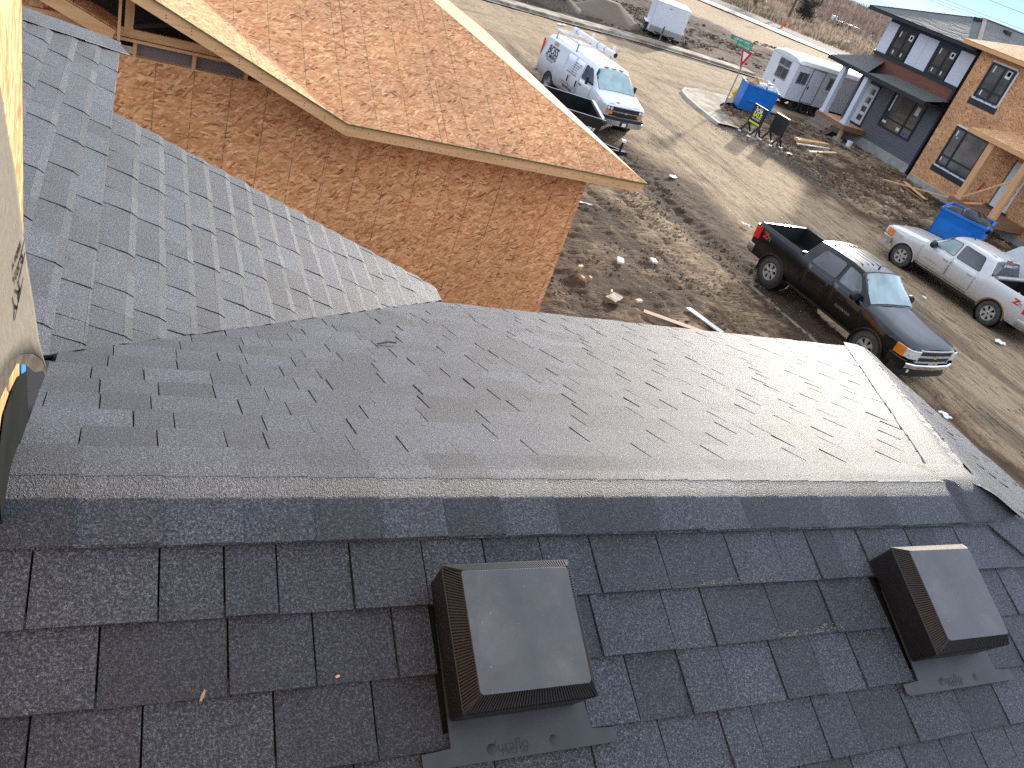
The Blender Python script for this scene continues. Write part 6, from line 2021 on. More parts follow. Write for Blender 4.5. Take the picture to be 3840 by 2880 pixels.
# door
d2 = hbox(oh, 'door', oX - .04, oX - .0125, 24.35, 25.25, .93, 3.0, 'white_metal')
for z in (1.2, 1.66, 2.12, 2.58):
    MB().box(oX - .044, oX - .0405, 24.45, 24.72, z, z + .30).build('pane', 'house_glass2', d2)
hbox(oh, 'door_frame', oX - .05, oX - .0125, 25.255, 25.32, .90, 3.05, 'green_edge')
hbox(oh, 'door_sill', oX - .12, oX - .0125, 24.2, 25.4, .86, .925, 'trim_black')
# porch
px0 = 33.2
MB().poly([(px0, 20.5, 3.58), (px0, 26.8, 3.58), (oX - .02, 26.0, 4.02), (oX - .02, 20.5, 4.02)], (0, 0, .015)).build('porch_sheathing', 'osb_far_roof', oh, world=True)
MB().poly([(px0, 26.8, 3.58), (oX - .02, 26.8, 3.58), (oX - .02, 26.0, 4.02)], (0, 0, .015)).build('porch_sheathing', 'osb_far_roof', oh, world=True)
hbox(oh, 'porch_fascia', px0 - .04, px0, 20.5, 26.84, 3.40, 3.575, 'lumber_y')
hbox(oh, 'porch_fascia', px0, oX - .02, 26.80, 26.84, 3.40, 3.575, 'lumber')
for y in (25.42, 23.45):
    hbox(oh, 'porch_post', 33.26, 33.46, y - .16, y + .16, .82, 3.40, 'lumber_z')
MB().beam((33.3, 25.3, .95), (33.3, 23.5, 2.55), .04, .09).build('brace', 'lumber_y', oh, world=True)
MB().beam((33.28, 25.6, .55), (33.28, 24.2, 1.15), .04, .09).build('brace', 'lumber_y', oh, world=True)
hbox(oh, 'porch_deck', 33.1, oX - .02, 23.1, 25.65, .78, .82, 'lumber_old')
hbox(oh, 'deck_rim', 33.06, 33.098, 23.06, 25.69, .52, .815, 'lumber_old')
hbox(oh, 'deck_rim', 33.1, oX - .02, 23.06, 23.098, .52, .815, 'lumber_old')
for y in (23.3, 25.4):
    hbox(oh, 'deck_post', 33.2, 33.36, y - .08, y + .08, -.2, .52, 'lumber_old')
MB().beam((35.14, 26.05, 1.6), (35.13, 26.2, 1.1), .03, .05).build('door_hardware', 'sign_red', oh, world=True)

# ============================================================= SITE TRAILERS
# white wheeled office trailer, long side towards us, windows in its left end
ot = thing('site_office_trailer', 'white wheeled site office trailer with grey door, behind the grey house porch', 'office trailer', (33.56, 39.4, 0))
ox0, ox1, oy0, oy1, oz0, oz1 = 33.56, 43.6, 39.4, 42.0, .60, 2.62
hbox(ot, 'body', ox0 + .03, ox1, oy0 + .03, oy1, oz0, oz1, 'office_white')
lp = MB(); z = oz0
while z < oz1 - .05:
    lp.poly([(ox0 + .35, oy0 + .028, z), (ox0 + .35, oy0 + .004, z), (ox0 + .35, oy0 + .016, z + .095), (ox0 + .35, oy0 + .028, z + .095)], (ox1 - ox0 - .36, 0, 0)); z += .096
tag(lp.build('lap_siding', 'office_white', ot, world=True), kind='stuff')
hbox(ot, 'corner_panel', ox0, ox0 + .345, oy0 + .0, oy0 + .028, oz0, oz1, 'office_white')
hbox(ot, 'end_panel', ox0, ox0 + .028, oy0 + .03, oy1, oz0, oz1 + .05, 'office_white')
rows = []
for k in range(11):
    a = pi * k / 10
    yy = (oy0 + oy1) / 2 - cos(a) * (oy1 - oy0 + .12) / 2
    zz = oz1 - .04 + .36 * sin(a) ** .55
    rows.append([(ox0 - .03, yy, zz - .14 * (1 if 0 < k < 10 else 0)), (ox0 + .10, yy, zz - .03), (ox0 + .5, yy, zz), (ox1, yy, zz)])
MB().grid(rows).build('roof', 'office_roof', ot, world=True, smooth=True)
MB().poly([(ox0 - .028, r_[0][1], r_[0][2]) for r_ in rows], (.02, 0, 0)).build('roof_end', 'office_white', ot, world=True)
def swindow(nm, y_face, x0, x1, z0, z1):
    mb = MB().box(x0, x1, y_face - .03, y_face + .01, z0, z0 + .035).box(x0, x1, y_face - .03, y_face + .01, z1 - .035, z1).box(x0, x0 + .035, y_face - .03, y_face + .01, z0, z1).box(x1 - .035, x1, y_face - .03, y_face + .01, z0, z1)
    mb.box((x0 + x1) / 2 - .015, (x0 + x1) / 2 + .015, y_face - .028, y_face + .01, z0, z1)
    w_ = mb.build('window', 'galv', ot, world=True)
    MB().box(x0, x1, y_face - .012, y_face - .006, z0, z1).build('pane', 'house_glass2', w_)
swindow('w', oy0, 33.82, 34.55, 1.56, 2.20)
swindow('w', oy0, 36.10, 36.66, 1.66, 2.32)
swindow('w', oy0, 38.2, 39.0, 1.66, 2.32)
od = hbox(ot, 'door', 34.74, 35.60, oy0 - .022, oy0 + .002, .68, 2.48, 'panel_white')
dfm = MB().box(34.69, 34.738, oy0 - .03, oy0, .64, 2.52).box(35.602, 35.65, oy0 - .03, oy0, .64, 2.52).box(34.738, 35.602, oy0 - .03, oy0, .64, .678).box(34.738, 35.602, oy0 - .03, oy0, 2.482, 2.52)
dfm.build('door_frame', 'ink_grey', ot, world=True)
MB().box(34.80, 34.88, oy0 - .05, oy0 - .0225, 1.40, 1.56).build('handle', 'ink', od)
for (y0, y1, z0, z1) in ((40.05, 41.12, 2.08, 2.46), (39.98, 41.05, 1.40, 2.04)):
    mb = MB().box(ox0 - .03, ox0 + .01, y0, y1, z0, z0 + .035).box(ox0 - .03, ox0 + .01, y0, y1, z1 - .035, z1).box(ox0 - .03, ox0 + .01, y0, y0 + .035, z0, z1).box(ox0 - .03, ox0 + .01, y1 - .035, y1, z0, z1).box(ox0 - .028, ox0 + .01, (y0 + y1) / 2 - .015, (y0 + y1) / 2 + .015, z0, z1)
    w_ = mb.build('window', 'galv', ot, world=True)
    MB().box(ox0 - .012, ox0 - .006, y0, y1, z0, z1).build('pane', 'house_glass2', w_)
MB().lathe([(0, 0), (.09, 0), (.09, -.004), (0, -.004)], 'x', 20, (ox0 - .001, 40.85, 1.15)).build('logo_disc', 'blue_bin', ot, world=True)
q_ = text_part('lettering', 'ATCO', .14, frame((ox0 - .003, 40.85, .98), (0, -1, 0), (0, 0, 1)), 'blue_bin', None); q_.parent = ot; q_.location = -ot.location
hbox(ot, 'chassis', ox0 + .5, ox1, oy0 + .35, oy1 - .35, .42, .60, 'black_trim')
hbox(ot, 'hitch_box', ox0 + .0, ox0 + .5, oy0 + .2, oy0 + .5, .42, .58, 'black_trim')
for i, x in enumerate((34.75, 35.55, 36.35, 37.15)):
    for y, s_ in ((oy0 + .32, -1), (oy1 - .3, 1)):
        w_ = wheel(ot, 0, 0, .37, .22, 1, 'black', .2)
        w_.rotation_euler = (0, 0, radians(90 * s_)); w_.location = (x - 33.56, y - 39.4, .37)

# enclosed cargo trailer
ct = thing('cargo_trailer', 'white enclosed cargo trailer parked on the far side of the side street', 'trailer', (31.98, 51.5, 0))
hbox(ct, 'body', 30.86, 33.16, 51.5, 55.1, .72, 2.24, 'office_white', .04)
hbox(ct, 'stone_guard', 30.85, 33.17, 51.485, 51.53, .34, .72, 'galv')
hbox(ct, 'body_skirt', 30.87, 33.15, 51.53, 55.1, .34, .72, 'office_white')
hbox(ct, 'roof_trim', 30.84, 33.18, 51.48, 55.12, 2.235, 2.29, 'office_roof', .02)
MB().beam((31.2, 51.6, .42), (32.0, 50.75, .42), .06, .08).build('tongue', 'black_steel', ct, world=True)
MB().beam((32.8, 51.6, .42), (32.0, 50.75, .42), .06, .08).build('tongue', 'black_steel', ct, world=True)
jk2 = MB().tube([(31.75, 50.95, .0), (31.75, 50.95, .5)], .03, 8).build('jack', 'galv', ct, world=True)
MB().tube([(0, 0, .5), (0, 0, .98)], .045, 8).build('jack_head', 'black_trim', jk2).location = (31.75, 50.95, 0)
for sx_, s_ in ((30.74, -1), (33.28, 1)):
    for y in (53.2, 54.0):
        w_ = wheel(ct, (sx_ - 31.98), y - 51.5, .34, .2, s_, 'steel', .19)
    hbox(ct, 'mudguard', sx_ - .13, sx_ + .13, 52.75, 54.5, .68, .74, 'office_white', .02)
hbox(ct, 'vent_mark', 31.7, 31.9, 51.478, 51.484, 2.02, 2.06, 'ink_grey')

ct.rotation_euler = (0, 0, radians(-24))
# flat equipment trailer out on the rough grass
ft = thing('equipment_trailer', 'small grey flat equipment trailer in the dry grass near the brush', 'trailer', (106.4, 119.0, gh(106.4, 119)), radians(-6))
fm_ = MB().box(-2.6, 2.4, -.9, .9, .55, .68)
for x in (-2.4, -1.2, 0, 1.2, 2.3): fm_.box(x - .05, x + .05, -.95, .95, .68, .98)
fm_.box(-2.6, 2.4, -.97, -.91, .9, .98).box(-2.6, 2.4, .91, .97, .9, .98)
fm_.build('frame', 'galv', ft)
MB().box(-3.6, -2.6, -.05, .05, .5, .58).build('tongue', 'galv', ft)
MB().box(-2.75, -2.35, -.5, .5, .68, 1.5).build('winch_box', 'white_metal', ft)
for x in (-.5, .4):
    for y, s_ in ((-1.05, -1), (1.05, 1)):
        w_ = wheel(ft, 0, 0, .38, .22, 1, 'black', .2); w_.rotation_euler = (0, 0, radians(90 * s_)); w_.location = (x, y, .38)

# dark steel frame of equipment behind the soil heap, at the top edge
dk_ = thing('loader', 'black steel loader arms and bucket behind the soil heap at the top edge', 'loader', (23.6, 53.4, 0), radians(-12))
MB().box(-1.3, 1.0, -.5, -.35, .5, .72).box(-1.3, 1.0, .35, .5, .5, .72).box(.2, .5, -.6, .6, .15, 1.3).box(-1.3, -1.1, -.6, .6, .4, .9).build('frame', 'black_steel', dk_)
MB().poly([(.5, -.8, .0), (1.1, -.8, .05), (1.25, -.8, .6), (.6, -.8, .9)], (0, 1.6, 0)).build('bucket', 'black_steel', dk_)

# ============================================================= BINS, SIGNS, STREET FURNITURE
def bin_(name, label, loc, rz, w_, d_, h_, logo, ribs=True, slope=.22):
    """open skip: front face towards local -y, leaning out at the top"""
    t = thing(name, label, 'skip bin', loc, rz, 'blue waste bins')
    th_ = .04
    o0 = slope
    MB().poly([(-w_ / 2, 0, .08), (w_ / 2, 0, .08), (w_ / 2, -o0, h_), (-w_ / 2, -o0, h_)], (0, th_, 0)).build('front_wall', 'blue_bin', t)
    MB().poly([(-w_ / 2, d_, .08), (w_ / 2, d_, .08), (w_ / 2, d_ + o0 * .5, h_), (-w_ / 2, d_ + o0 * .5, h_)], (0, -th_, 0)).build('rear_wall', 'blue_bin', t)
    for s_ in (-1, 1):
        MB().poly([(s_ * w_ / 2, .02, .08), (s_ * w_ / 2, d_ - .02, .08), (s_ * w_ / 2, d_ + o0 * .5 - .02, h_), (s_ * w_ / 2, -o0 + .02, h_)], (-s_ * th_, 0, 0)).build('side_wall', 'blue_bin', t)
    MB().box(-w_ / 2 + .05, w_ / 2 - .05, .05, d_ - .05, .06, .10).build('floor', 'blue_bin', t)
    rim = MB()
    y0, y1 = -o0, d_ + o0 * .5
    rim.box(-w_ / 2 - .04, w_ / 2 + .04, y0 - .03, y0 + .05, h_ - .02, h_ + .06)
    rim.box(-w_ / 2 - .04, w_ / 2 + .04, y1 - .05, y1 + .03, h_ - .02, h_ + .06)
    rim.box(-w_ / 2 - .04, -w_ / 2 + .04, y0 + .05, y1 - .05, h_ - .018, h_ + .058)
    rim.box(w_ / 2 - .04, w_ / 2 + .04, y0 + .05, y1 - .05, h_ - .018, h_ + .058)
    rim.build('rim', 'blue_bin', t)
    return t
b1 = bin_('waste_bin', 'blue bin heaped with cardboard and paper, beside the yellow hydrant', (29.05, 35.85, 0), radians(-22), 1.72, 1.2, 1.33, None)
MB().box(-.42, .50, -.10, -.02, .62, .98).build('lifting_pocket', 'blue_bin', b1)
MB().box(-.50, .58, -.16, -.05, .58, .64).build('lifting_pocket', 'blue_bin', b1)
rn_ = random.Random(12)
labs = ['brown cardboard sheet leaning out at the left of the heaped blue bin', 'flattened brown box on top of the heaped blue bin', 'crumpled white paper bag in the middle of the heaped blue bin', 'printed white sack at the right of the heaped blue bin', 'pale carton at the back of the heaped blue bin', 'small white wrapper at the front right corner of the heaped blue bin', 'tan carton lying at the front left of the heaped blue bin']
spec_ = [('cardboard_sheet', 'cardboard', (-.35, .55, 1.42), (.9, .5, .05), (.5, .3, .2)), ('cardboard_box', 'cardboard', (.05, .75, 1.50), (.7, .5, .22), (.3, -.2, .4)), ('paper_bag', 'paper', (-.05, .15, 1.42), (.38, .3, .26), (.2, .4, .1)), ('paper_sack', 'paper', (.50, .15, 1.42), (.42, .3, .30), (-.3, .5, .8)), ('carton', 'dirty_white', (.45, .9, 1.46), (.5, .4, .3), (.1, -.3, .3)), ('wrapper', 'paper', (.72, -.02, 1.42), (.22, .2, .14), (.6, .1, .9)), ('carton', 'cardboard', (-.6, .1, 1.38), (.35, .3, .2), (-.2, .3, .5))]
for lab, (nm, m_, c_, d_, r_) in zip(labs, spec_):
    mb = MB().box(-d_[0] / 2, d_[0] / 2, -d_[1] / 2, d_[1] / 2, -d_[2] / 2, d_[2] / 2)
    bm = bmesh.new(); me = bpy.data.meshes.new(nm); me.from_pydata(mb.v, [], mb.f); bm.from_mesh(me)
    bmesh.ops.subdivide_edges(bm, edges=bm.edges, cuts=2, use_grid_fill=True)
    for v_ in bm.verts: v_.co += Vector((rn_.gauss(0, 1), rn_.gauss(0, 1), rn_.gauss(0, 1))) * min(d_) * .10
    bmesh.ops.recalc_face_normals(bm, faces=bm.faces)
    bm.to_mesh(me); bm.free(); me.materials.append(M[m_])
    o = bpy.data.objects.new(nm, me); COL.objects.link(o)
    o.matrix_world = b1.matrix_basis @ Matrix.Translation(c_) @ Matrix.Rotation(r_[2], 4, 'Z') @ Matrix.Rotation(r_[0], 4, 'X')
    tag(o, lab, 'rubbish', 'rubbish heaped in the blue bin')
b2 = bin_('waste_bin', 'blue bin full of black bags behind the silver white pickup', (28.35, 20.9, 0), radians(-59), 1.75, 1.8, 1.28, 'x', slope=.18)
MB().box(-.8, .55, -.17, -.10, .35, .95).build('side_panel', 'blue_bin', b2)
# lettering down the left end of the second bin
text_part('lettering', 'ELITE', .34, frame((-.917, .85, .75), (.0, -.25, 1), (0, -1, 0)), 'ink', b2, extrude=.002, bold=.02)
text_part('lettering', 'ELITE', .34, frame((-.921, .85, .75), (.0, -.25, 1), (0, -1, 0)), 'paper', b2, extrude=.003, bold=.0)
rn_ = random.Random(31)
for i, (lab, c_, s_) in enumerate((('black rubbish bag at the left end of the second blue bin', (-.45, .35, 1.22), .38), ('black rubbish bag in the middle of the second blue bin', (.1, .45, 1.30), .45), ('black rubbish bag slumping over the right end of the second blue bin', (.62, .5, 1.20), .40), ('black rubbish bag at the back of the second blue bin', (.2, 1.2, 1.2), .45))):
    bm = bmesh.new(); bmesh.ops.create_icosphere(bm, subdivisions=3, radius=s_)
    for v_ in bm.verts:
        k_ = 1 + .22 * (float(fbm(np.array([v_.co.x * 6 + i]), np.array([v_.co.y * 6 + v_.co.z * 5]), 3, i + 3)[0]) - .45) * 2
        v_.co = Vector((v_.co.x * 1.15 * k_, v_.co.y * k_, v_.co.z * .62 * k_))
    bmesh.ops.translate(bm, verts=[v_ for v_ in bm.verts if v_.co.z > s_ * .5], vec=(0, 0, .05))
    me = bpy.data.meshes.new('rubbish_bag'); bm.to_mesh(me); bm.free(); me.materials.append(M['bag'])
    me.polygons.foreach_set('use_smooth', [True] * len(me.polygons))
    o = bpy.data.objects.new('rubbish_bag', me); COL.objects.link(o); o.matrix_world = b2.matrix_basis @ Matrix.Translation(c_)
    tag(o, lab, 'rubbish bag', 'black rubbish bags in the second bin')

# yield sign with two street names
ys = thing('yield_sign', 'yield sign on a leaning steel post topped by two green street name plates', 'street sign', (26.47, 34.92, 0))
MB().tube([(0, 0, -.1), (.02, -.02, 3.36)], .032, 8).build('post', 'galv', ys, smooth=True)
def tri(s_, z_, x_, m_, nm, par, th_=.004):
    return MB().poly([(x_, .50 * s_, z_ + .29 * s_), (x_, -.50 * s_, z_ + .29 * s_), (x_, 0, z_ - .58 * s_)], (-th_, 0, 0)).build(nm, m_, par)
pl_ = tri(1.08, 2.68, -.045, 'white', 'plate', ys)
tri(1.0, 2.68, -.050, 'sign_red', 'red_border', pl_)
tri(.50, 2.70, -.055, 'white', 'white_centre', pl_)
for (z_, lab, ang, yy, xx) in ((3.02, 'LESKIW MANOR', 0.0, .55, -.04), (3.24, 'LESKIW LANE', radians(90), 0, 0)):
    pn = MB().box(-.62, .62, -.006, .006, -.10, .10).build('name_plate', 'green_sign', ys)
    if ang == 0:
        pn.matrix_local = Matrix.Translation((-.05, .42, z_)) @ Matrix.Rotation(-pi / 2, 4, 'Z')
    else:
        pn.matrix_local = Matrix.Translation((-.02, .05, z_)) @ Matrix.Rotation(radians(-58), 4, 'Z') @ Matrix.Translation((-.45, 0, 0))
    text_part('lettering', lab, .15, frame((0, -.008, -.005), (1, 0, 0), (0, 0, 1)), 'white', pn, extrude=.001, bold=.001, sx=.95)
# hydrant
hy = thing('fire_hydrant', 'yellow fire hydrant between the sign post and the heaped blue bin', 'hydrant', (29.35, 38.2, 0))
MB().lathe([(.17, 0), (.17, .05), (.11, .06), (.11, .42), (.14, .43), (.14, .48), (.115, .49), (.105, .58), (.06, .65), (.03, .67), (.03, .72), (0, .72)], 'z', 20).build('barrel', 'yellow', hy, smooth=True)
MB().lathe([(0, -.21), (.055, -.21), (.055, -.12), (.045, -.11), (.045, .11), (.055, .12), (.055, .21), (0, .21)], 'y', 14, (0, 0, .36)).build('side_outlet', 'yellow', hy, smooth=True)
MB().lathe([(0, -.22), (.07, -.22), (.07, -.12), (.05, -.10)], 'x', 14, (0, 0, .36)).build('pumper_outlet', 'yellow', hy, smooth=True)
# for-sale A-frame signs on pad feet
def sale_sign(label, c_, rz, front):
    t = thing('sign_stand', label, 'sign', c_, rz, 'black pavement sign stands')
    # local: board faces -x, width along y
    pn = MB().box(-.03, .03, -.45, .45, .48, 1.30).build('board', 'black_trim', t)
    MB().box(-.036, .036, -.46, .46, 1.30, 1.325).build('top_edge', 'lime' if not front else 'black_trim', t)
    for y in (-.36, .36):
        for sx_, sy_ in ((-.34, 0), (.34, 0), (-.10, .16 if y > 0 else -.16)):
            MB().beam((0, y, .50), (sx_, y + sy_, .05), .06, .07).build('leg', 'black_trim', t)
        for sx_ in (-.34, .34):
            MB().lathe([(0, .06), (.075, .055), (.095, .02), (.095, 0)], 'z', 14, (sx_, y, 0)).build('foot_pad', 'white', t, smooth=True)
    if front:
        for s_, z_, sz_, m_, b_ in (('FOR', 1.09, .25, 'white', .008), ('SALE', .90, .27, 'lime', .010), ('306-518-9811', .73, .10, 'white', .002)):
            text_part('lettering', s_, sz_, frame((-.031, 0, z_), (0, -1, 0), (0, 0, 1)), m_, pn, extrude=.001, bold=b_)
        MB().box(-.0335, -.031, -.36, .36, .52, .60).build('lime_band', 'lime', pn)
        MB().poly([(-.031, .28, 1.21), (-.031, .16, 1.21), (-.031, .22, 1.28)], (-.002, 0, 0)).build('house_logo', 'lime', pn)
        text_part('lettering', 'REALTY', .07, frame((-.031, -.08, 1.23), (0, -1, 0), (0, 0, 1)), 'white', pn, extrude=.001)
    return t
sale_sign('black FOR SALE sign stand with white and lime lettering, in front of the blue bin', (25.75, 31.3, 0), radians(6), True)
sale_sign('plain black back of the second sign stand, right of the FOR SALE stand', (26.5, 30.55, 0), radians(6), False)
# orange delineator by the far road
cn_ = thing('traffic_cone', 'orange traffic delineator beside the paved road', 'traffic cone', (70.4, 88.7, gh(70.4, 88.7)))
MB().lathe([(.22, 0), (.22, .06), (.14, .08), (.07, 1.1), (0, 1.15)], 'z', 14).build('cone', 'orange', cn_, smooth=True)

# ============================================================= LUMBER AND LITTER
def board(label, a, b, w_, h_, m_='lumber', z=.03, name='board', grp='loose boards on the ground', zb=None):
    z1 = gh(a[0], a[1]) + z; z2 = gh(b[0], b[1]) + (zb if zb is not None else z)
    mb = MB().beam((0, 0, 0), (b[0] - a[0], b[1] - a[1], z2 - z1), w_, h_)
    o = mb.build(name, m_); o.location = (a[0], a[1], z1 + h_ / 2)
    return tag(o, label, 'board', grp)
for i, dz in enumerate((.0, .045, .09)):
    for j, dy in enumerate((0, .15)):
        board(('upper' if i == 2 else 'middle' if i == 1 else 'lowest') + (' left' if j else ' right') + ' plank in the small stack of new lumber near the sign stands', (29.2, 32.0 + dy), (32.0, 32.85 + dy), .14, .04, 'lumber', .06 + dz, grp='stacked new planks')
board('pale plank lying just in front of the small lumber stack', (28.95, 31.6), (31.7, 32.35), .14, .045, 'dirty_white', .05)
board('second pale plank, nearest the street in front of the lumber stack', (29.3, 30.95), (31.9, 32.0), .16, .045, 'fresh_edge', .05)
board('long grey board running from the sign stands towards the porch steps', (29.8, 36.0), (32.6, 33.5), .09, .05, 'lumber_grey', .06)
board('long tan board running from the porch steps towards the grey house foundation', (33.5, 34.7), (33.8, 32.3), .10, .05, 'lumber_grey', .08)
board('board lying along the grey house foundation', (34.3, 33.2), (34.7, 30.6), .12, .04, 'lumber_old', .06)
board('second board lying along the grey house foundation', (34.6, 33.4), (35.1, 31.0), .09, .04, 'lumber_grey', .10)
board('long thin board reaching from the mud towards the OSB house porch', (31.8, 28.2), (33.2, 25.6), .09, .05, 'lumber', .15, zb=.75)
board('wide pale board lying by the OSB house foundation', (33.9, 29.0), (33.3, 26.9), .22, .03, 'lumber', .08)
board('narrow board beside the wide one by the OSB house foundation', (33.4, 28.7), (32.7, 26.5), .12, .03, 'lumber_old', .08)
board('short stub of wood standing askew near the OSB house boards', (32.3, 27.6), (31.95, 27.1), .06, .05, 'lumber', .06)
board('bright white board lying at the edge of our roof by the bare lot', (11.62, 13.45), (11.95, 12.45), .15, .03, 'dirty_white', .05)
board('splintered board beside the bright white board in the bare lot', (10.15, 13.0), (11.6, 12.25), .16, .03, 'lumber_old', .05)
board('thin stick leaning against the OSB garage wall base', (8.55, 14.6), (8.9, 15.3), .03, .03, 'fresh_edge', .03)
rn_ = random.Random(8)
spots = [(9.25, 14.6, .16, .07, 'lumber', 'orange offcut nearest the OSB garage corner'), (9.05, 14.05, .12, .06, 'lumber', 'small orange block in the mud below the OSB garage corner'), (9.35, 14.2, .10, .05, 'lumber', 'smaller orange block right beside another one in the bare lot'), (9.6, 13.6, .14, .04, 'fresh_edge', 'short pale splinter in the bare lot'), (10.75, 15.4, .24, .16, 'white', 'white block at the left of the pair in the bare lot'), (11.85, 15.65, .20, .14, 'white', 'white block at the right of the pair in the bare lot'), (9.55, 13.35, .42, .26, 'lumber_grey', 'broken sheet half buried in the bare lot'), (10.3, 13.5, .18, .08, 'fresh_edge', 'pale chip next to the broken sheet'), (19.44, 13.8, .12, .1, 'paper', 'white scrap of paper on the street right of the black pickup'), (16.5, 9.8, .30, .20, 'paper', 'crumpled white wrapper in the wheel track below the black pickup'), (22.9, 13.6, .32, .22, 'paper', 'white paper scrap on the street in front of the silver white pickup'), (17.3, 19.3, .26, .18, 'paper', 'white scrap on the street above the black pickup'), (21.6, 16.9, .16, .12, 'paper', 'white paper scrap under the sill of the silver white pickup'), (22.0, 15.9, .18, .1, 'paper', 'second white scrap under the silver white pickup'), (16.4, 22.6, .5, .22, 'dirty_white', 'pale flat piece on the ground right of the trailer jack'), (11.2, 18.7, .5, .12, 'dirty_white', 'pale flat strip lying below the OSB roof corner'), (22.0, 46.3, .7, .2, 'dirty_white', 'pale flat scrap in the gutter behind the van'), (31.6, 68, .9, .6, 'rock', 'pale boulder in the field behind the cargo trailer'), (35.4, 68.5, 1.0, .7, 'rock', 'second pale boulder in the field behind the cargo trailer'), (27.0, 23.0, .22, .16, 'rock', 'light stone in the mud between the bins'), (29.4, 25.4, .2, .15, 'rock', 'second light stone in the mud between the bins'), (28.4, 24.5, .16, .12, 'rock', 'third light stone in the mud between the bins'), (26.7, 29.3, .4, .25, 'dirty_white', 'glassy scrap on the mud beside the gravel strip')]
for (x, y, a_, b_, m_, lab) in spots:
    rock = m_ == 'rock'
    bm = bmesh.new()
    if rock:
        bmesh.ops.create_icosphere(bm, subdivisions=2, radius=.5)
    else:
        bmesh.ops.create_grid(bm, x_segments=4, y_segments=3, size=.5)
    hz_ = .5 * a_ if rock else (.05 if m_ in ('paper', 'dirty_white') else .01)
    for v_ in bm.verts:
        if rock: v_.co = Vector((v_.co.x * a_, v_.co.y * b_, v_.co.z * hz_)) * (1 + rn_.uniform(-.15, .15))
        else: v_.co = Vector((v_.co.x * a_ * rn_.uniform(.85, 1.1), v_.co.y * b_ * rn_.uniform(.85, 1.1), rn_.uniform(0, hz_)))
    if not rock:
        r2 = bmesh.ops.extrude_face_region(bm, geom=bm.faces[:])
        bmesh.ops.translate(bm, verts=[e for e in r2['geom'] if isinstance(e, bmesh.types.BMVert)], vec=(0, 0, .012 if m_ in ('paper', 'dirty_white', 'osb_far') else .05))
    bmesh.ops.recalc_face_normals(bm, faces=bm.faces)
    nm = 'boulder' if (rock and a_ > .5) else 'stone' if rock else 'paper_scrap' if m_ == 'paper' else 'offcut' if m_ in ('lumber', 'fresh_edge', 'osb_far') else 'white_block' if m_ == 'white' else 'scrap'
    me = bpy.data.meshes.new(nm); bm.to_mesh(me); bm.free(); me.materials.append(M[m_])
    o = bpy.data.objects.new(nm, me); COL.objects.link(o)
    o.location = (x, y, gh(x, y) + (.05 if not rock else a_ * .12)); o.rotation_euler = (rn_.uniform(-.1, .1), rn_.uniform(-.1, .1), rn_.uniform(0, pi))
    tag(o, lab, 'stone' if rock else 'litter')
bk = thing('bucket', 'white plastic pail on the ground by the porch footing of the grey house', 'bucket', (34.2, 33.75, gh(34.2, 33.75)))
MB().lathe([(0, 0), (.13, 0), (.15, .34), (.16, .34), (.16, .37), (0, .37)], 'z', 18).build('pail', 'white', bk, smooth=True)
MB().lathe([(.0, .372), (.165, .372), (.165, .395), (0, .395)], 'z', 18).build('lid', 'panel_white', bk)
# stacked lath and a dark sign lying behind the silver pickup
for i in range(7):
    board(['nearest', 'second', 'third', 'fourth', 'fifth', 'sixth', 'farthest'][i] + ' lath in the bundle behind the silver white pickup', (30.4 + i * .16, 17.6), (30.0 + i * .16, 20.4), .09, .06, 'lumber_y', .05 + .02 * (i % 3), grp='bundle of laths')
ls = thing('fallen_sign', 'black sign board with small white lettering lying behind the silver white pickup', 'sign', (31.2, 20.6, gh(31.2, 20.6) + .2), radians(-65))
MB().box(-.9, .9, -.3, .3, -.02, .02).build('board', 'black_trim', ls)
text_part('lettering', 'REALTY GROUP', .16, frame((.1, 0, .022), (1, 0, 0), (0, 1, 0)), 'white', ls)
MB().poly([(-.75, -.1, .021), (-.55, -.1, .021), (-.65, .12, .021)], (0, 0, .004)).build('logo', 'lime', ls)

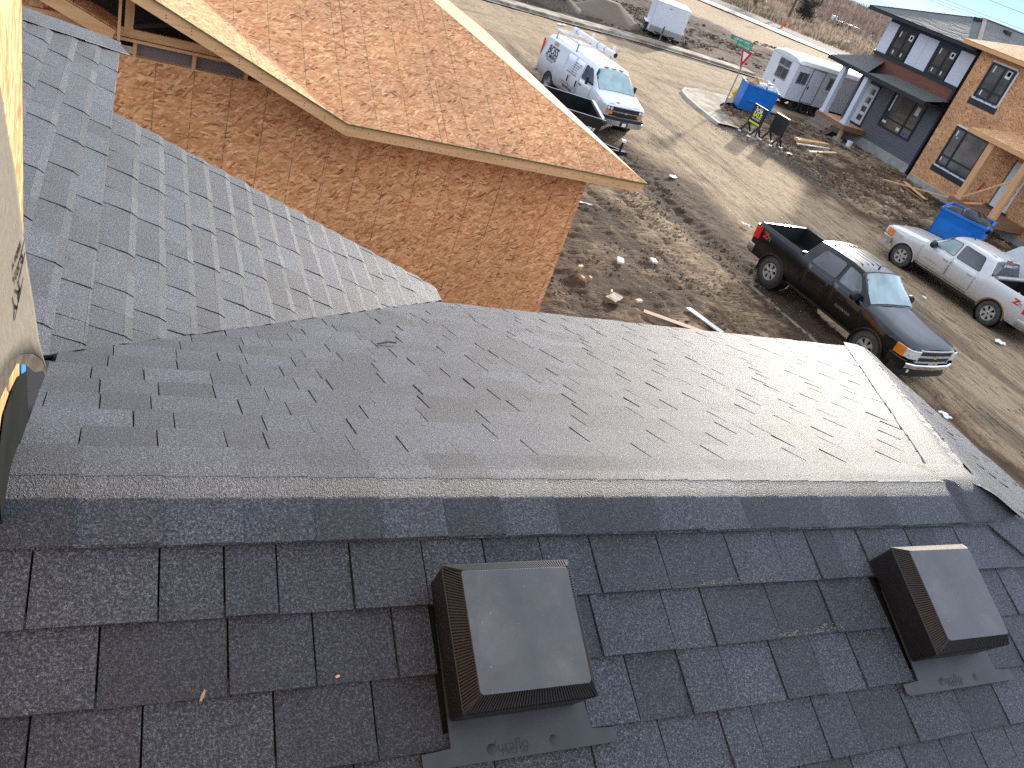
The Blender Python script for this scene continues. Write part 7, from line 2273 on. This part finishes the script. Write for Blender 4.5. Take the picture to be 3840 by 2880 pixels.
# ============================================================= LOOSE SOIL
def clods(name, n_, area, size, mats_, seed, dens=None):
    rn_ = np.random.default_rng(seed)
    xs_ = rn_.uniform(area[0], area[1], n_ * 3); ys_ = rn_.uniform(area[2], area[3], n_ * 3)
    w_ = dens(xs_, ys_) if dens else np.ones_like(xs_)
    ok = rn_.random(n_ * 3) < w_
    xs_ = xs_[ok][:n_]; ys_ = ys_[ok][:n_]
    zs_ = ground_h(xs_.reshape(1, -1), ys_.reshape(1, -1))[0]
    base = np.array([(1, 0, 0), (-.5, .87, 0), (-.5, -.87, 0), (.55, .3, .8), (-.5, .35, .7), (.05, -.6, .75)], float)
    tri_ = [(0, 1, 3), (1, 4, 3), (1, 2, 4), (2, 5, 4), (2, 0, 5), (0, 3, 5), (3, 4, 5)]
    mb = MB()
    for x, y, z in zip(xs_, ys_, zs_):
        s_ = size[0] + (size[1] - size[0]) * rn_.random() ** 3
        a_ = rn_.uniform(0, 6.28); ca, sa = cos(a_), sin(a_)
        v_ = base * rn_.uniform(.7, 1.25, (6, 3)) * s_
        vs = [(x + p_[0] * ca - p_[1] * sa, y + p_[0] * sa + p_[1] * ca, z + p_[2] * .75 - .1 * s_) for p_ in v_]
        mb.add(vs, tri_, int(rn_.random() < .22) if len(mats_) > 1 else 0)
    return tag(mb.build(name, mats_, fix=False), kind='stuff')
M['clod'] = simple('brown_clods', (0.085, 0.052, 0.031), 0.95, var=0.4, scale=5)
M['clod_dry'] = simple('dry_clods', (0.26, 0.18, 0.11), 0.95, var=0.3, scale=5)
M['pebble'] = simple('grey_brown_pebbles', (0.17, 0.13, 0.10), 0.9, var=0.5, scale=9)
def dn_lot(x, y): return (1 - 0.97 * sstep(14.0, 16.5, x)) * sstep(.36, .56, fbm(x * .8, y * .8, 3, 201))
clods('soil_clods', 9000, (7.5, 17.5, 10.5, 34), (.012, .055), ['clod', 'clod_dry'], 1, dn_lot)
def dn_yard(x, y): return sstep(24.5, 27, x) * sstep(.36, .54, fbm(x * .6, y * .6, 3, 211))
clods('soil_clods', 7000, (24.5, 34.5, 19, 37.5), (.02, .10), ['clod', 'clod_dry'], 2, dn_yard)
def dn_far(x, y): return sstep(50.2, 51, y) * sstep(.40, .55, fbm(x * .25, y * .4, 3, 221))
clods('soil_clods', 6000, (18, 62, 50, 68), (.04, .20), ['clod', 'clod_dry'], 3, dn_far)
def dn_street(x, y): return .25 + .75 * np.exp(-((x - 17.2) / .8) ** 2) * (y < 12)
clods('soil_crumbs', 2500, (15.5, 25, 5, 36), (.008, .03), ['clod', 'clod_dry'], 4, dn_street)
def dn_gr(x, y): return np.exp(-(((x - 25.3 - (y - 29) * -0.25) / 0.8) ** 2))
clods('gravel', 6500, (22.5, 28, 24.5, 32.0), (.015, .04), ['pebble', 'clod'], 5, dn_gr)
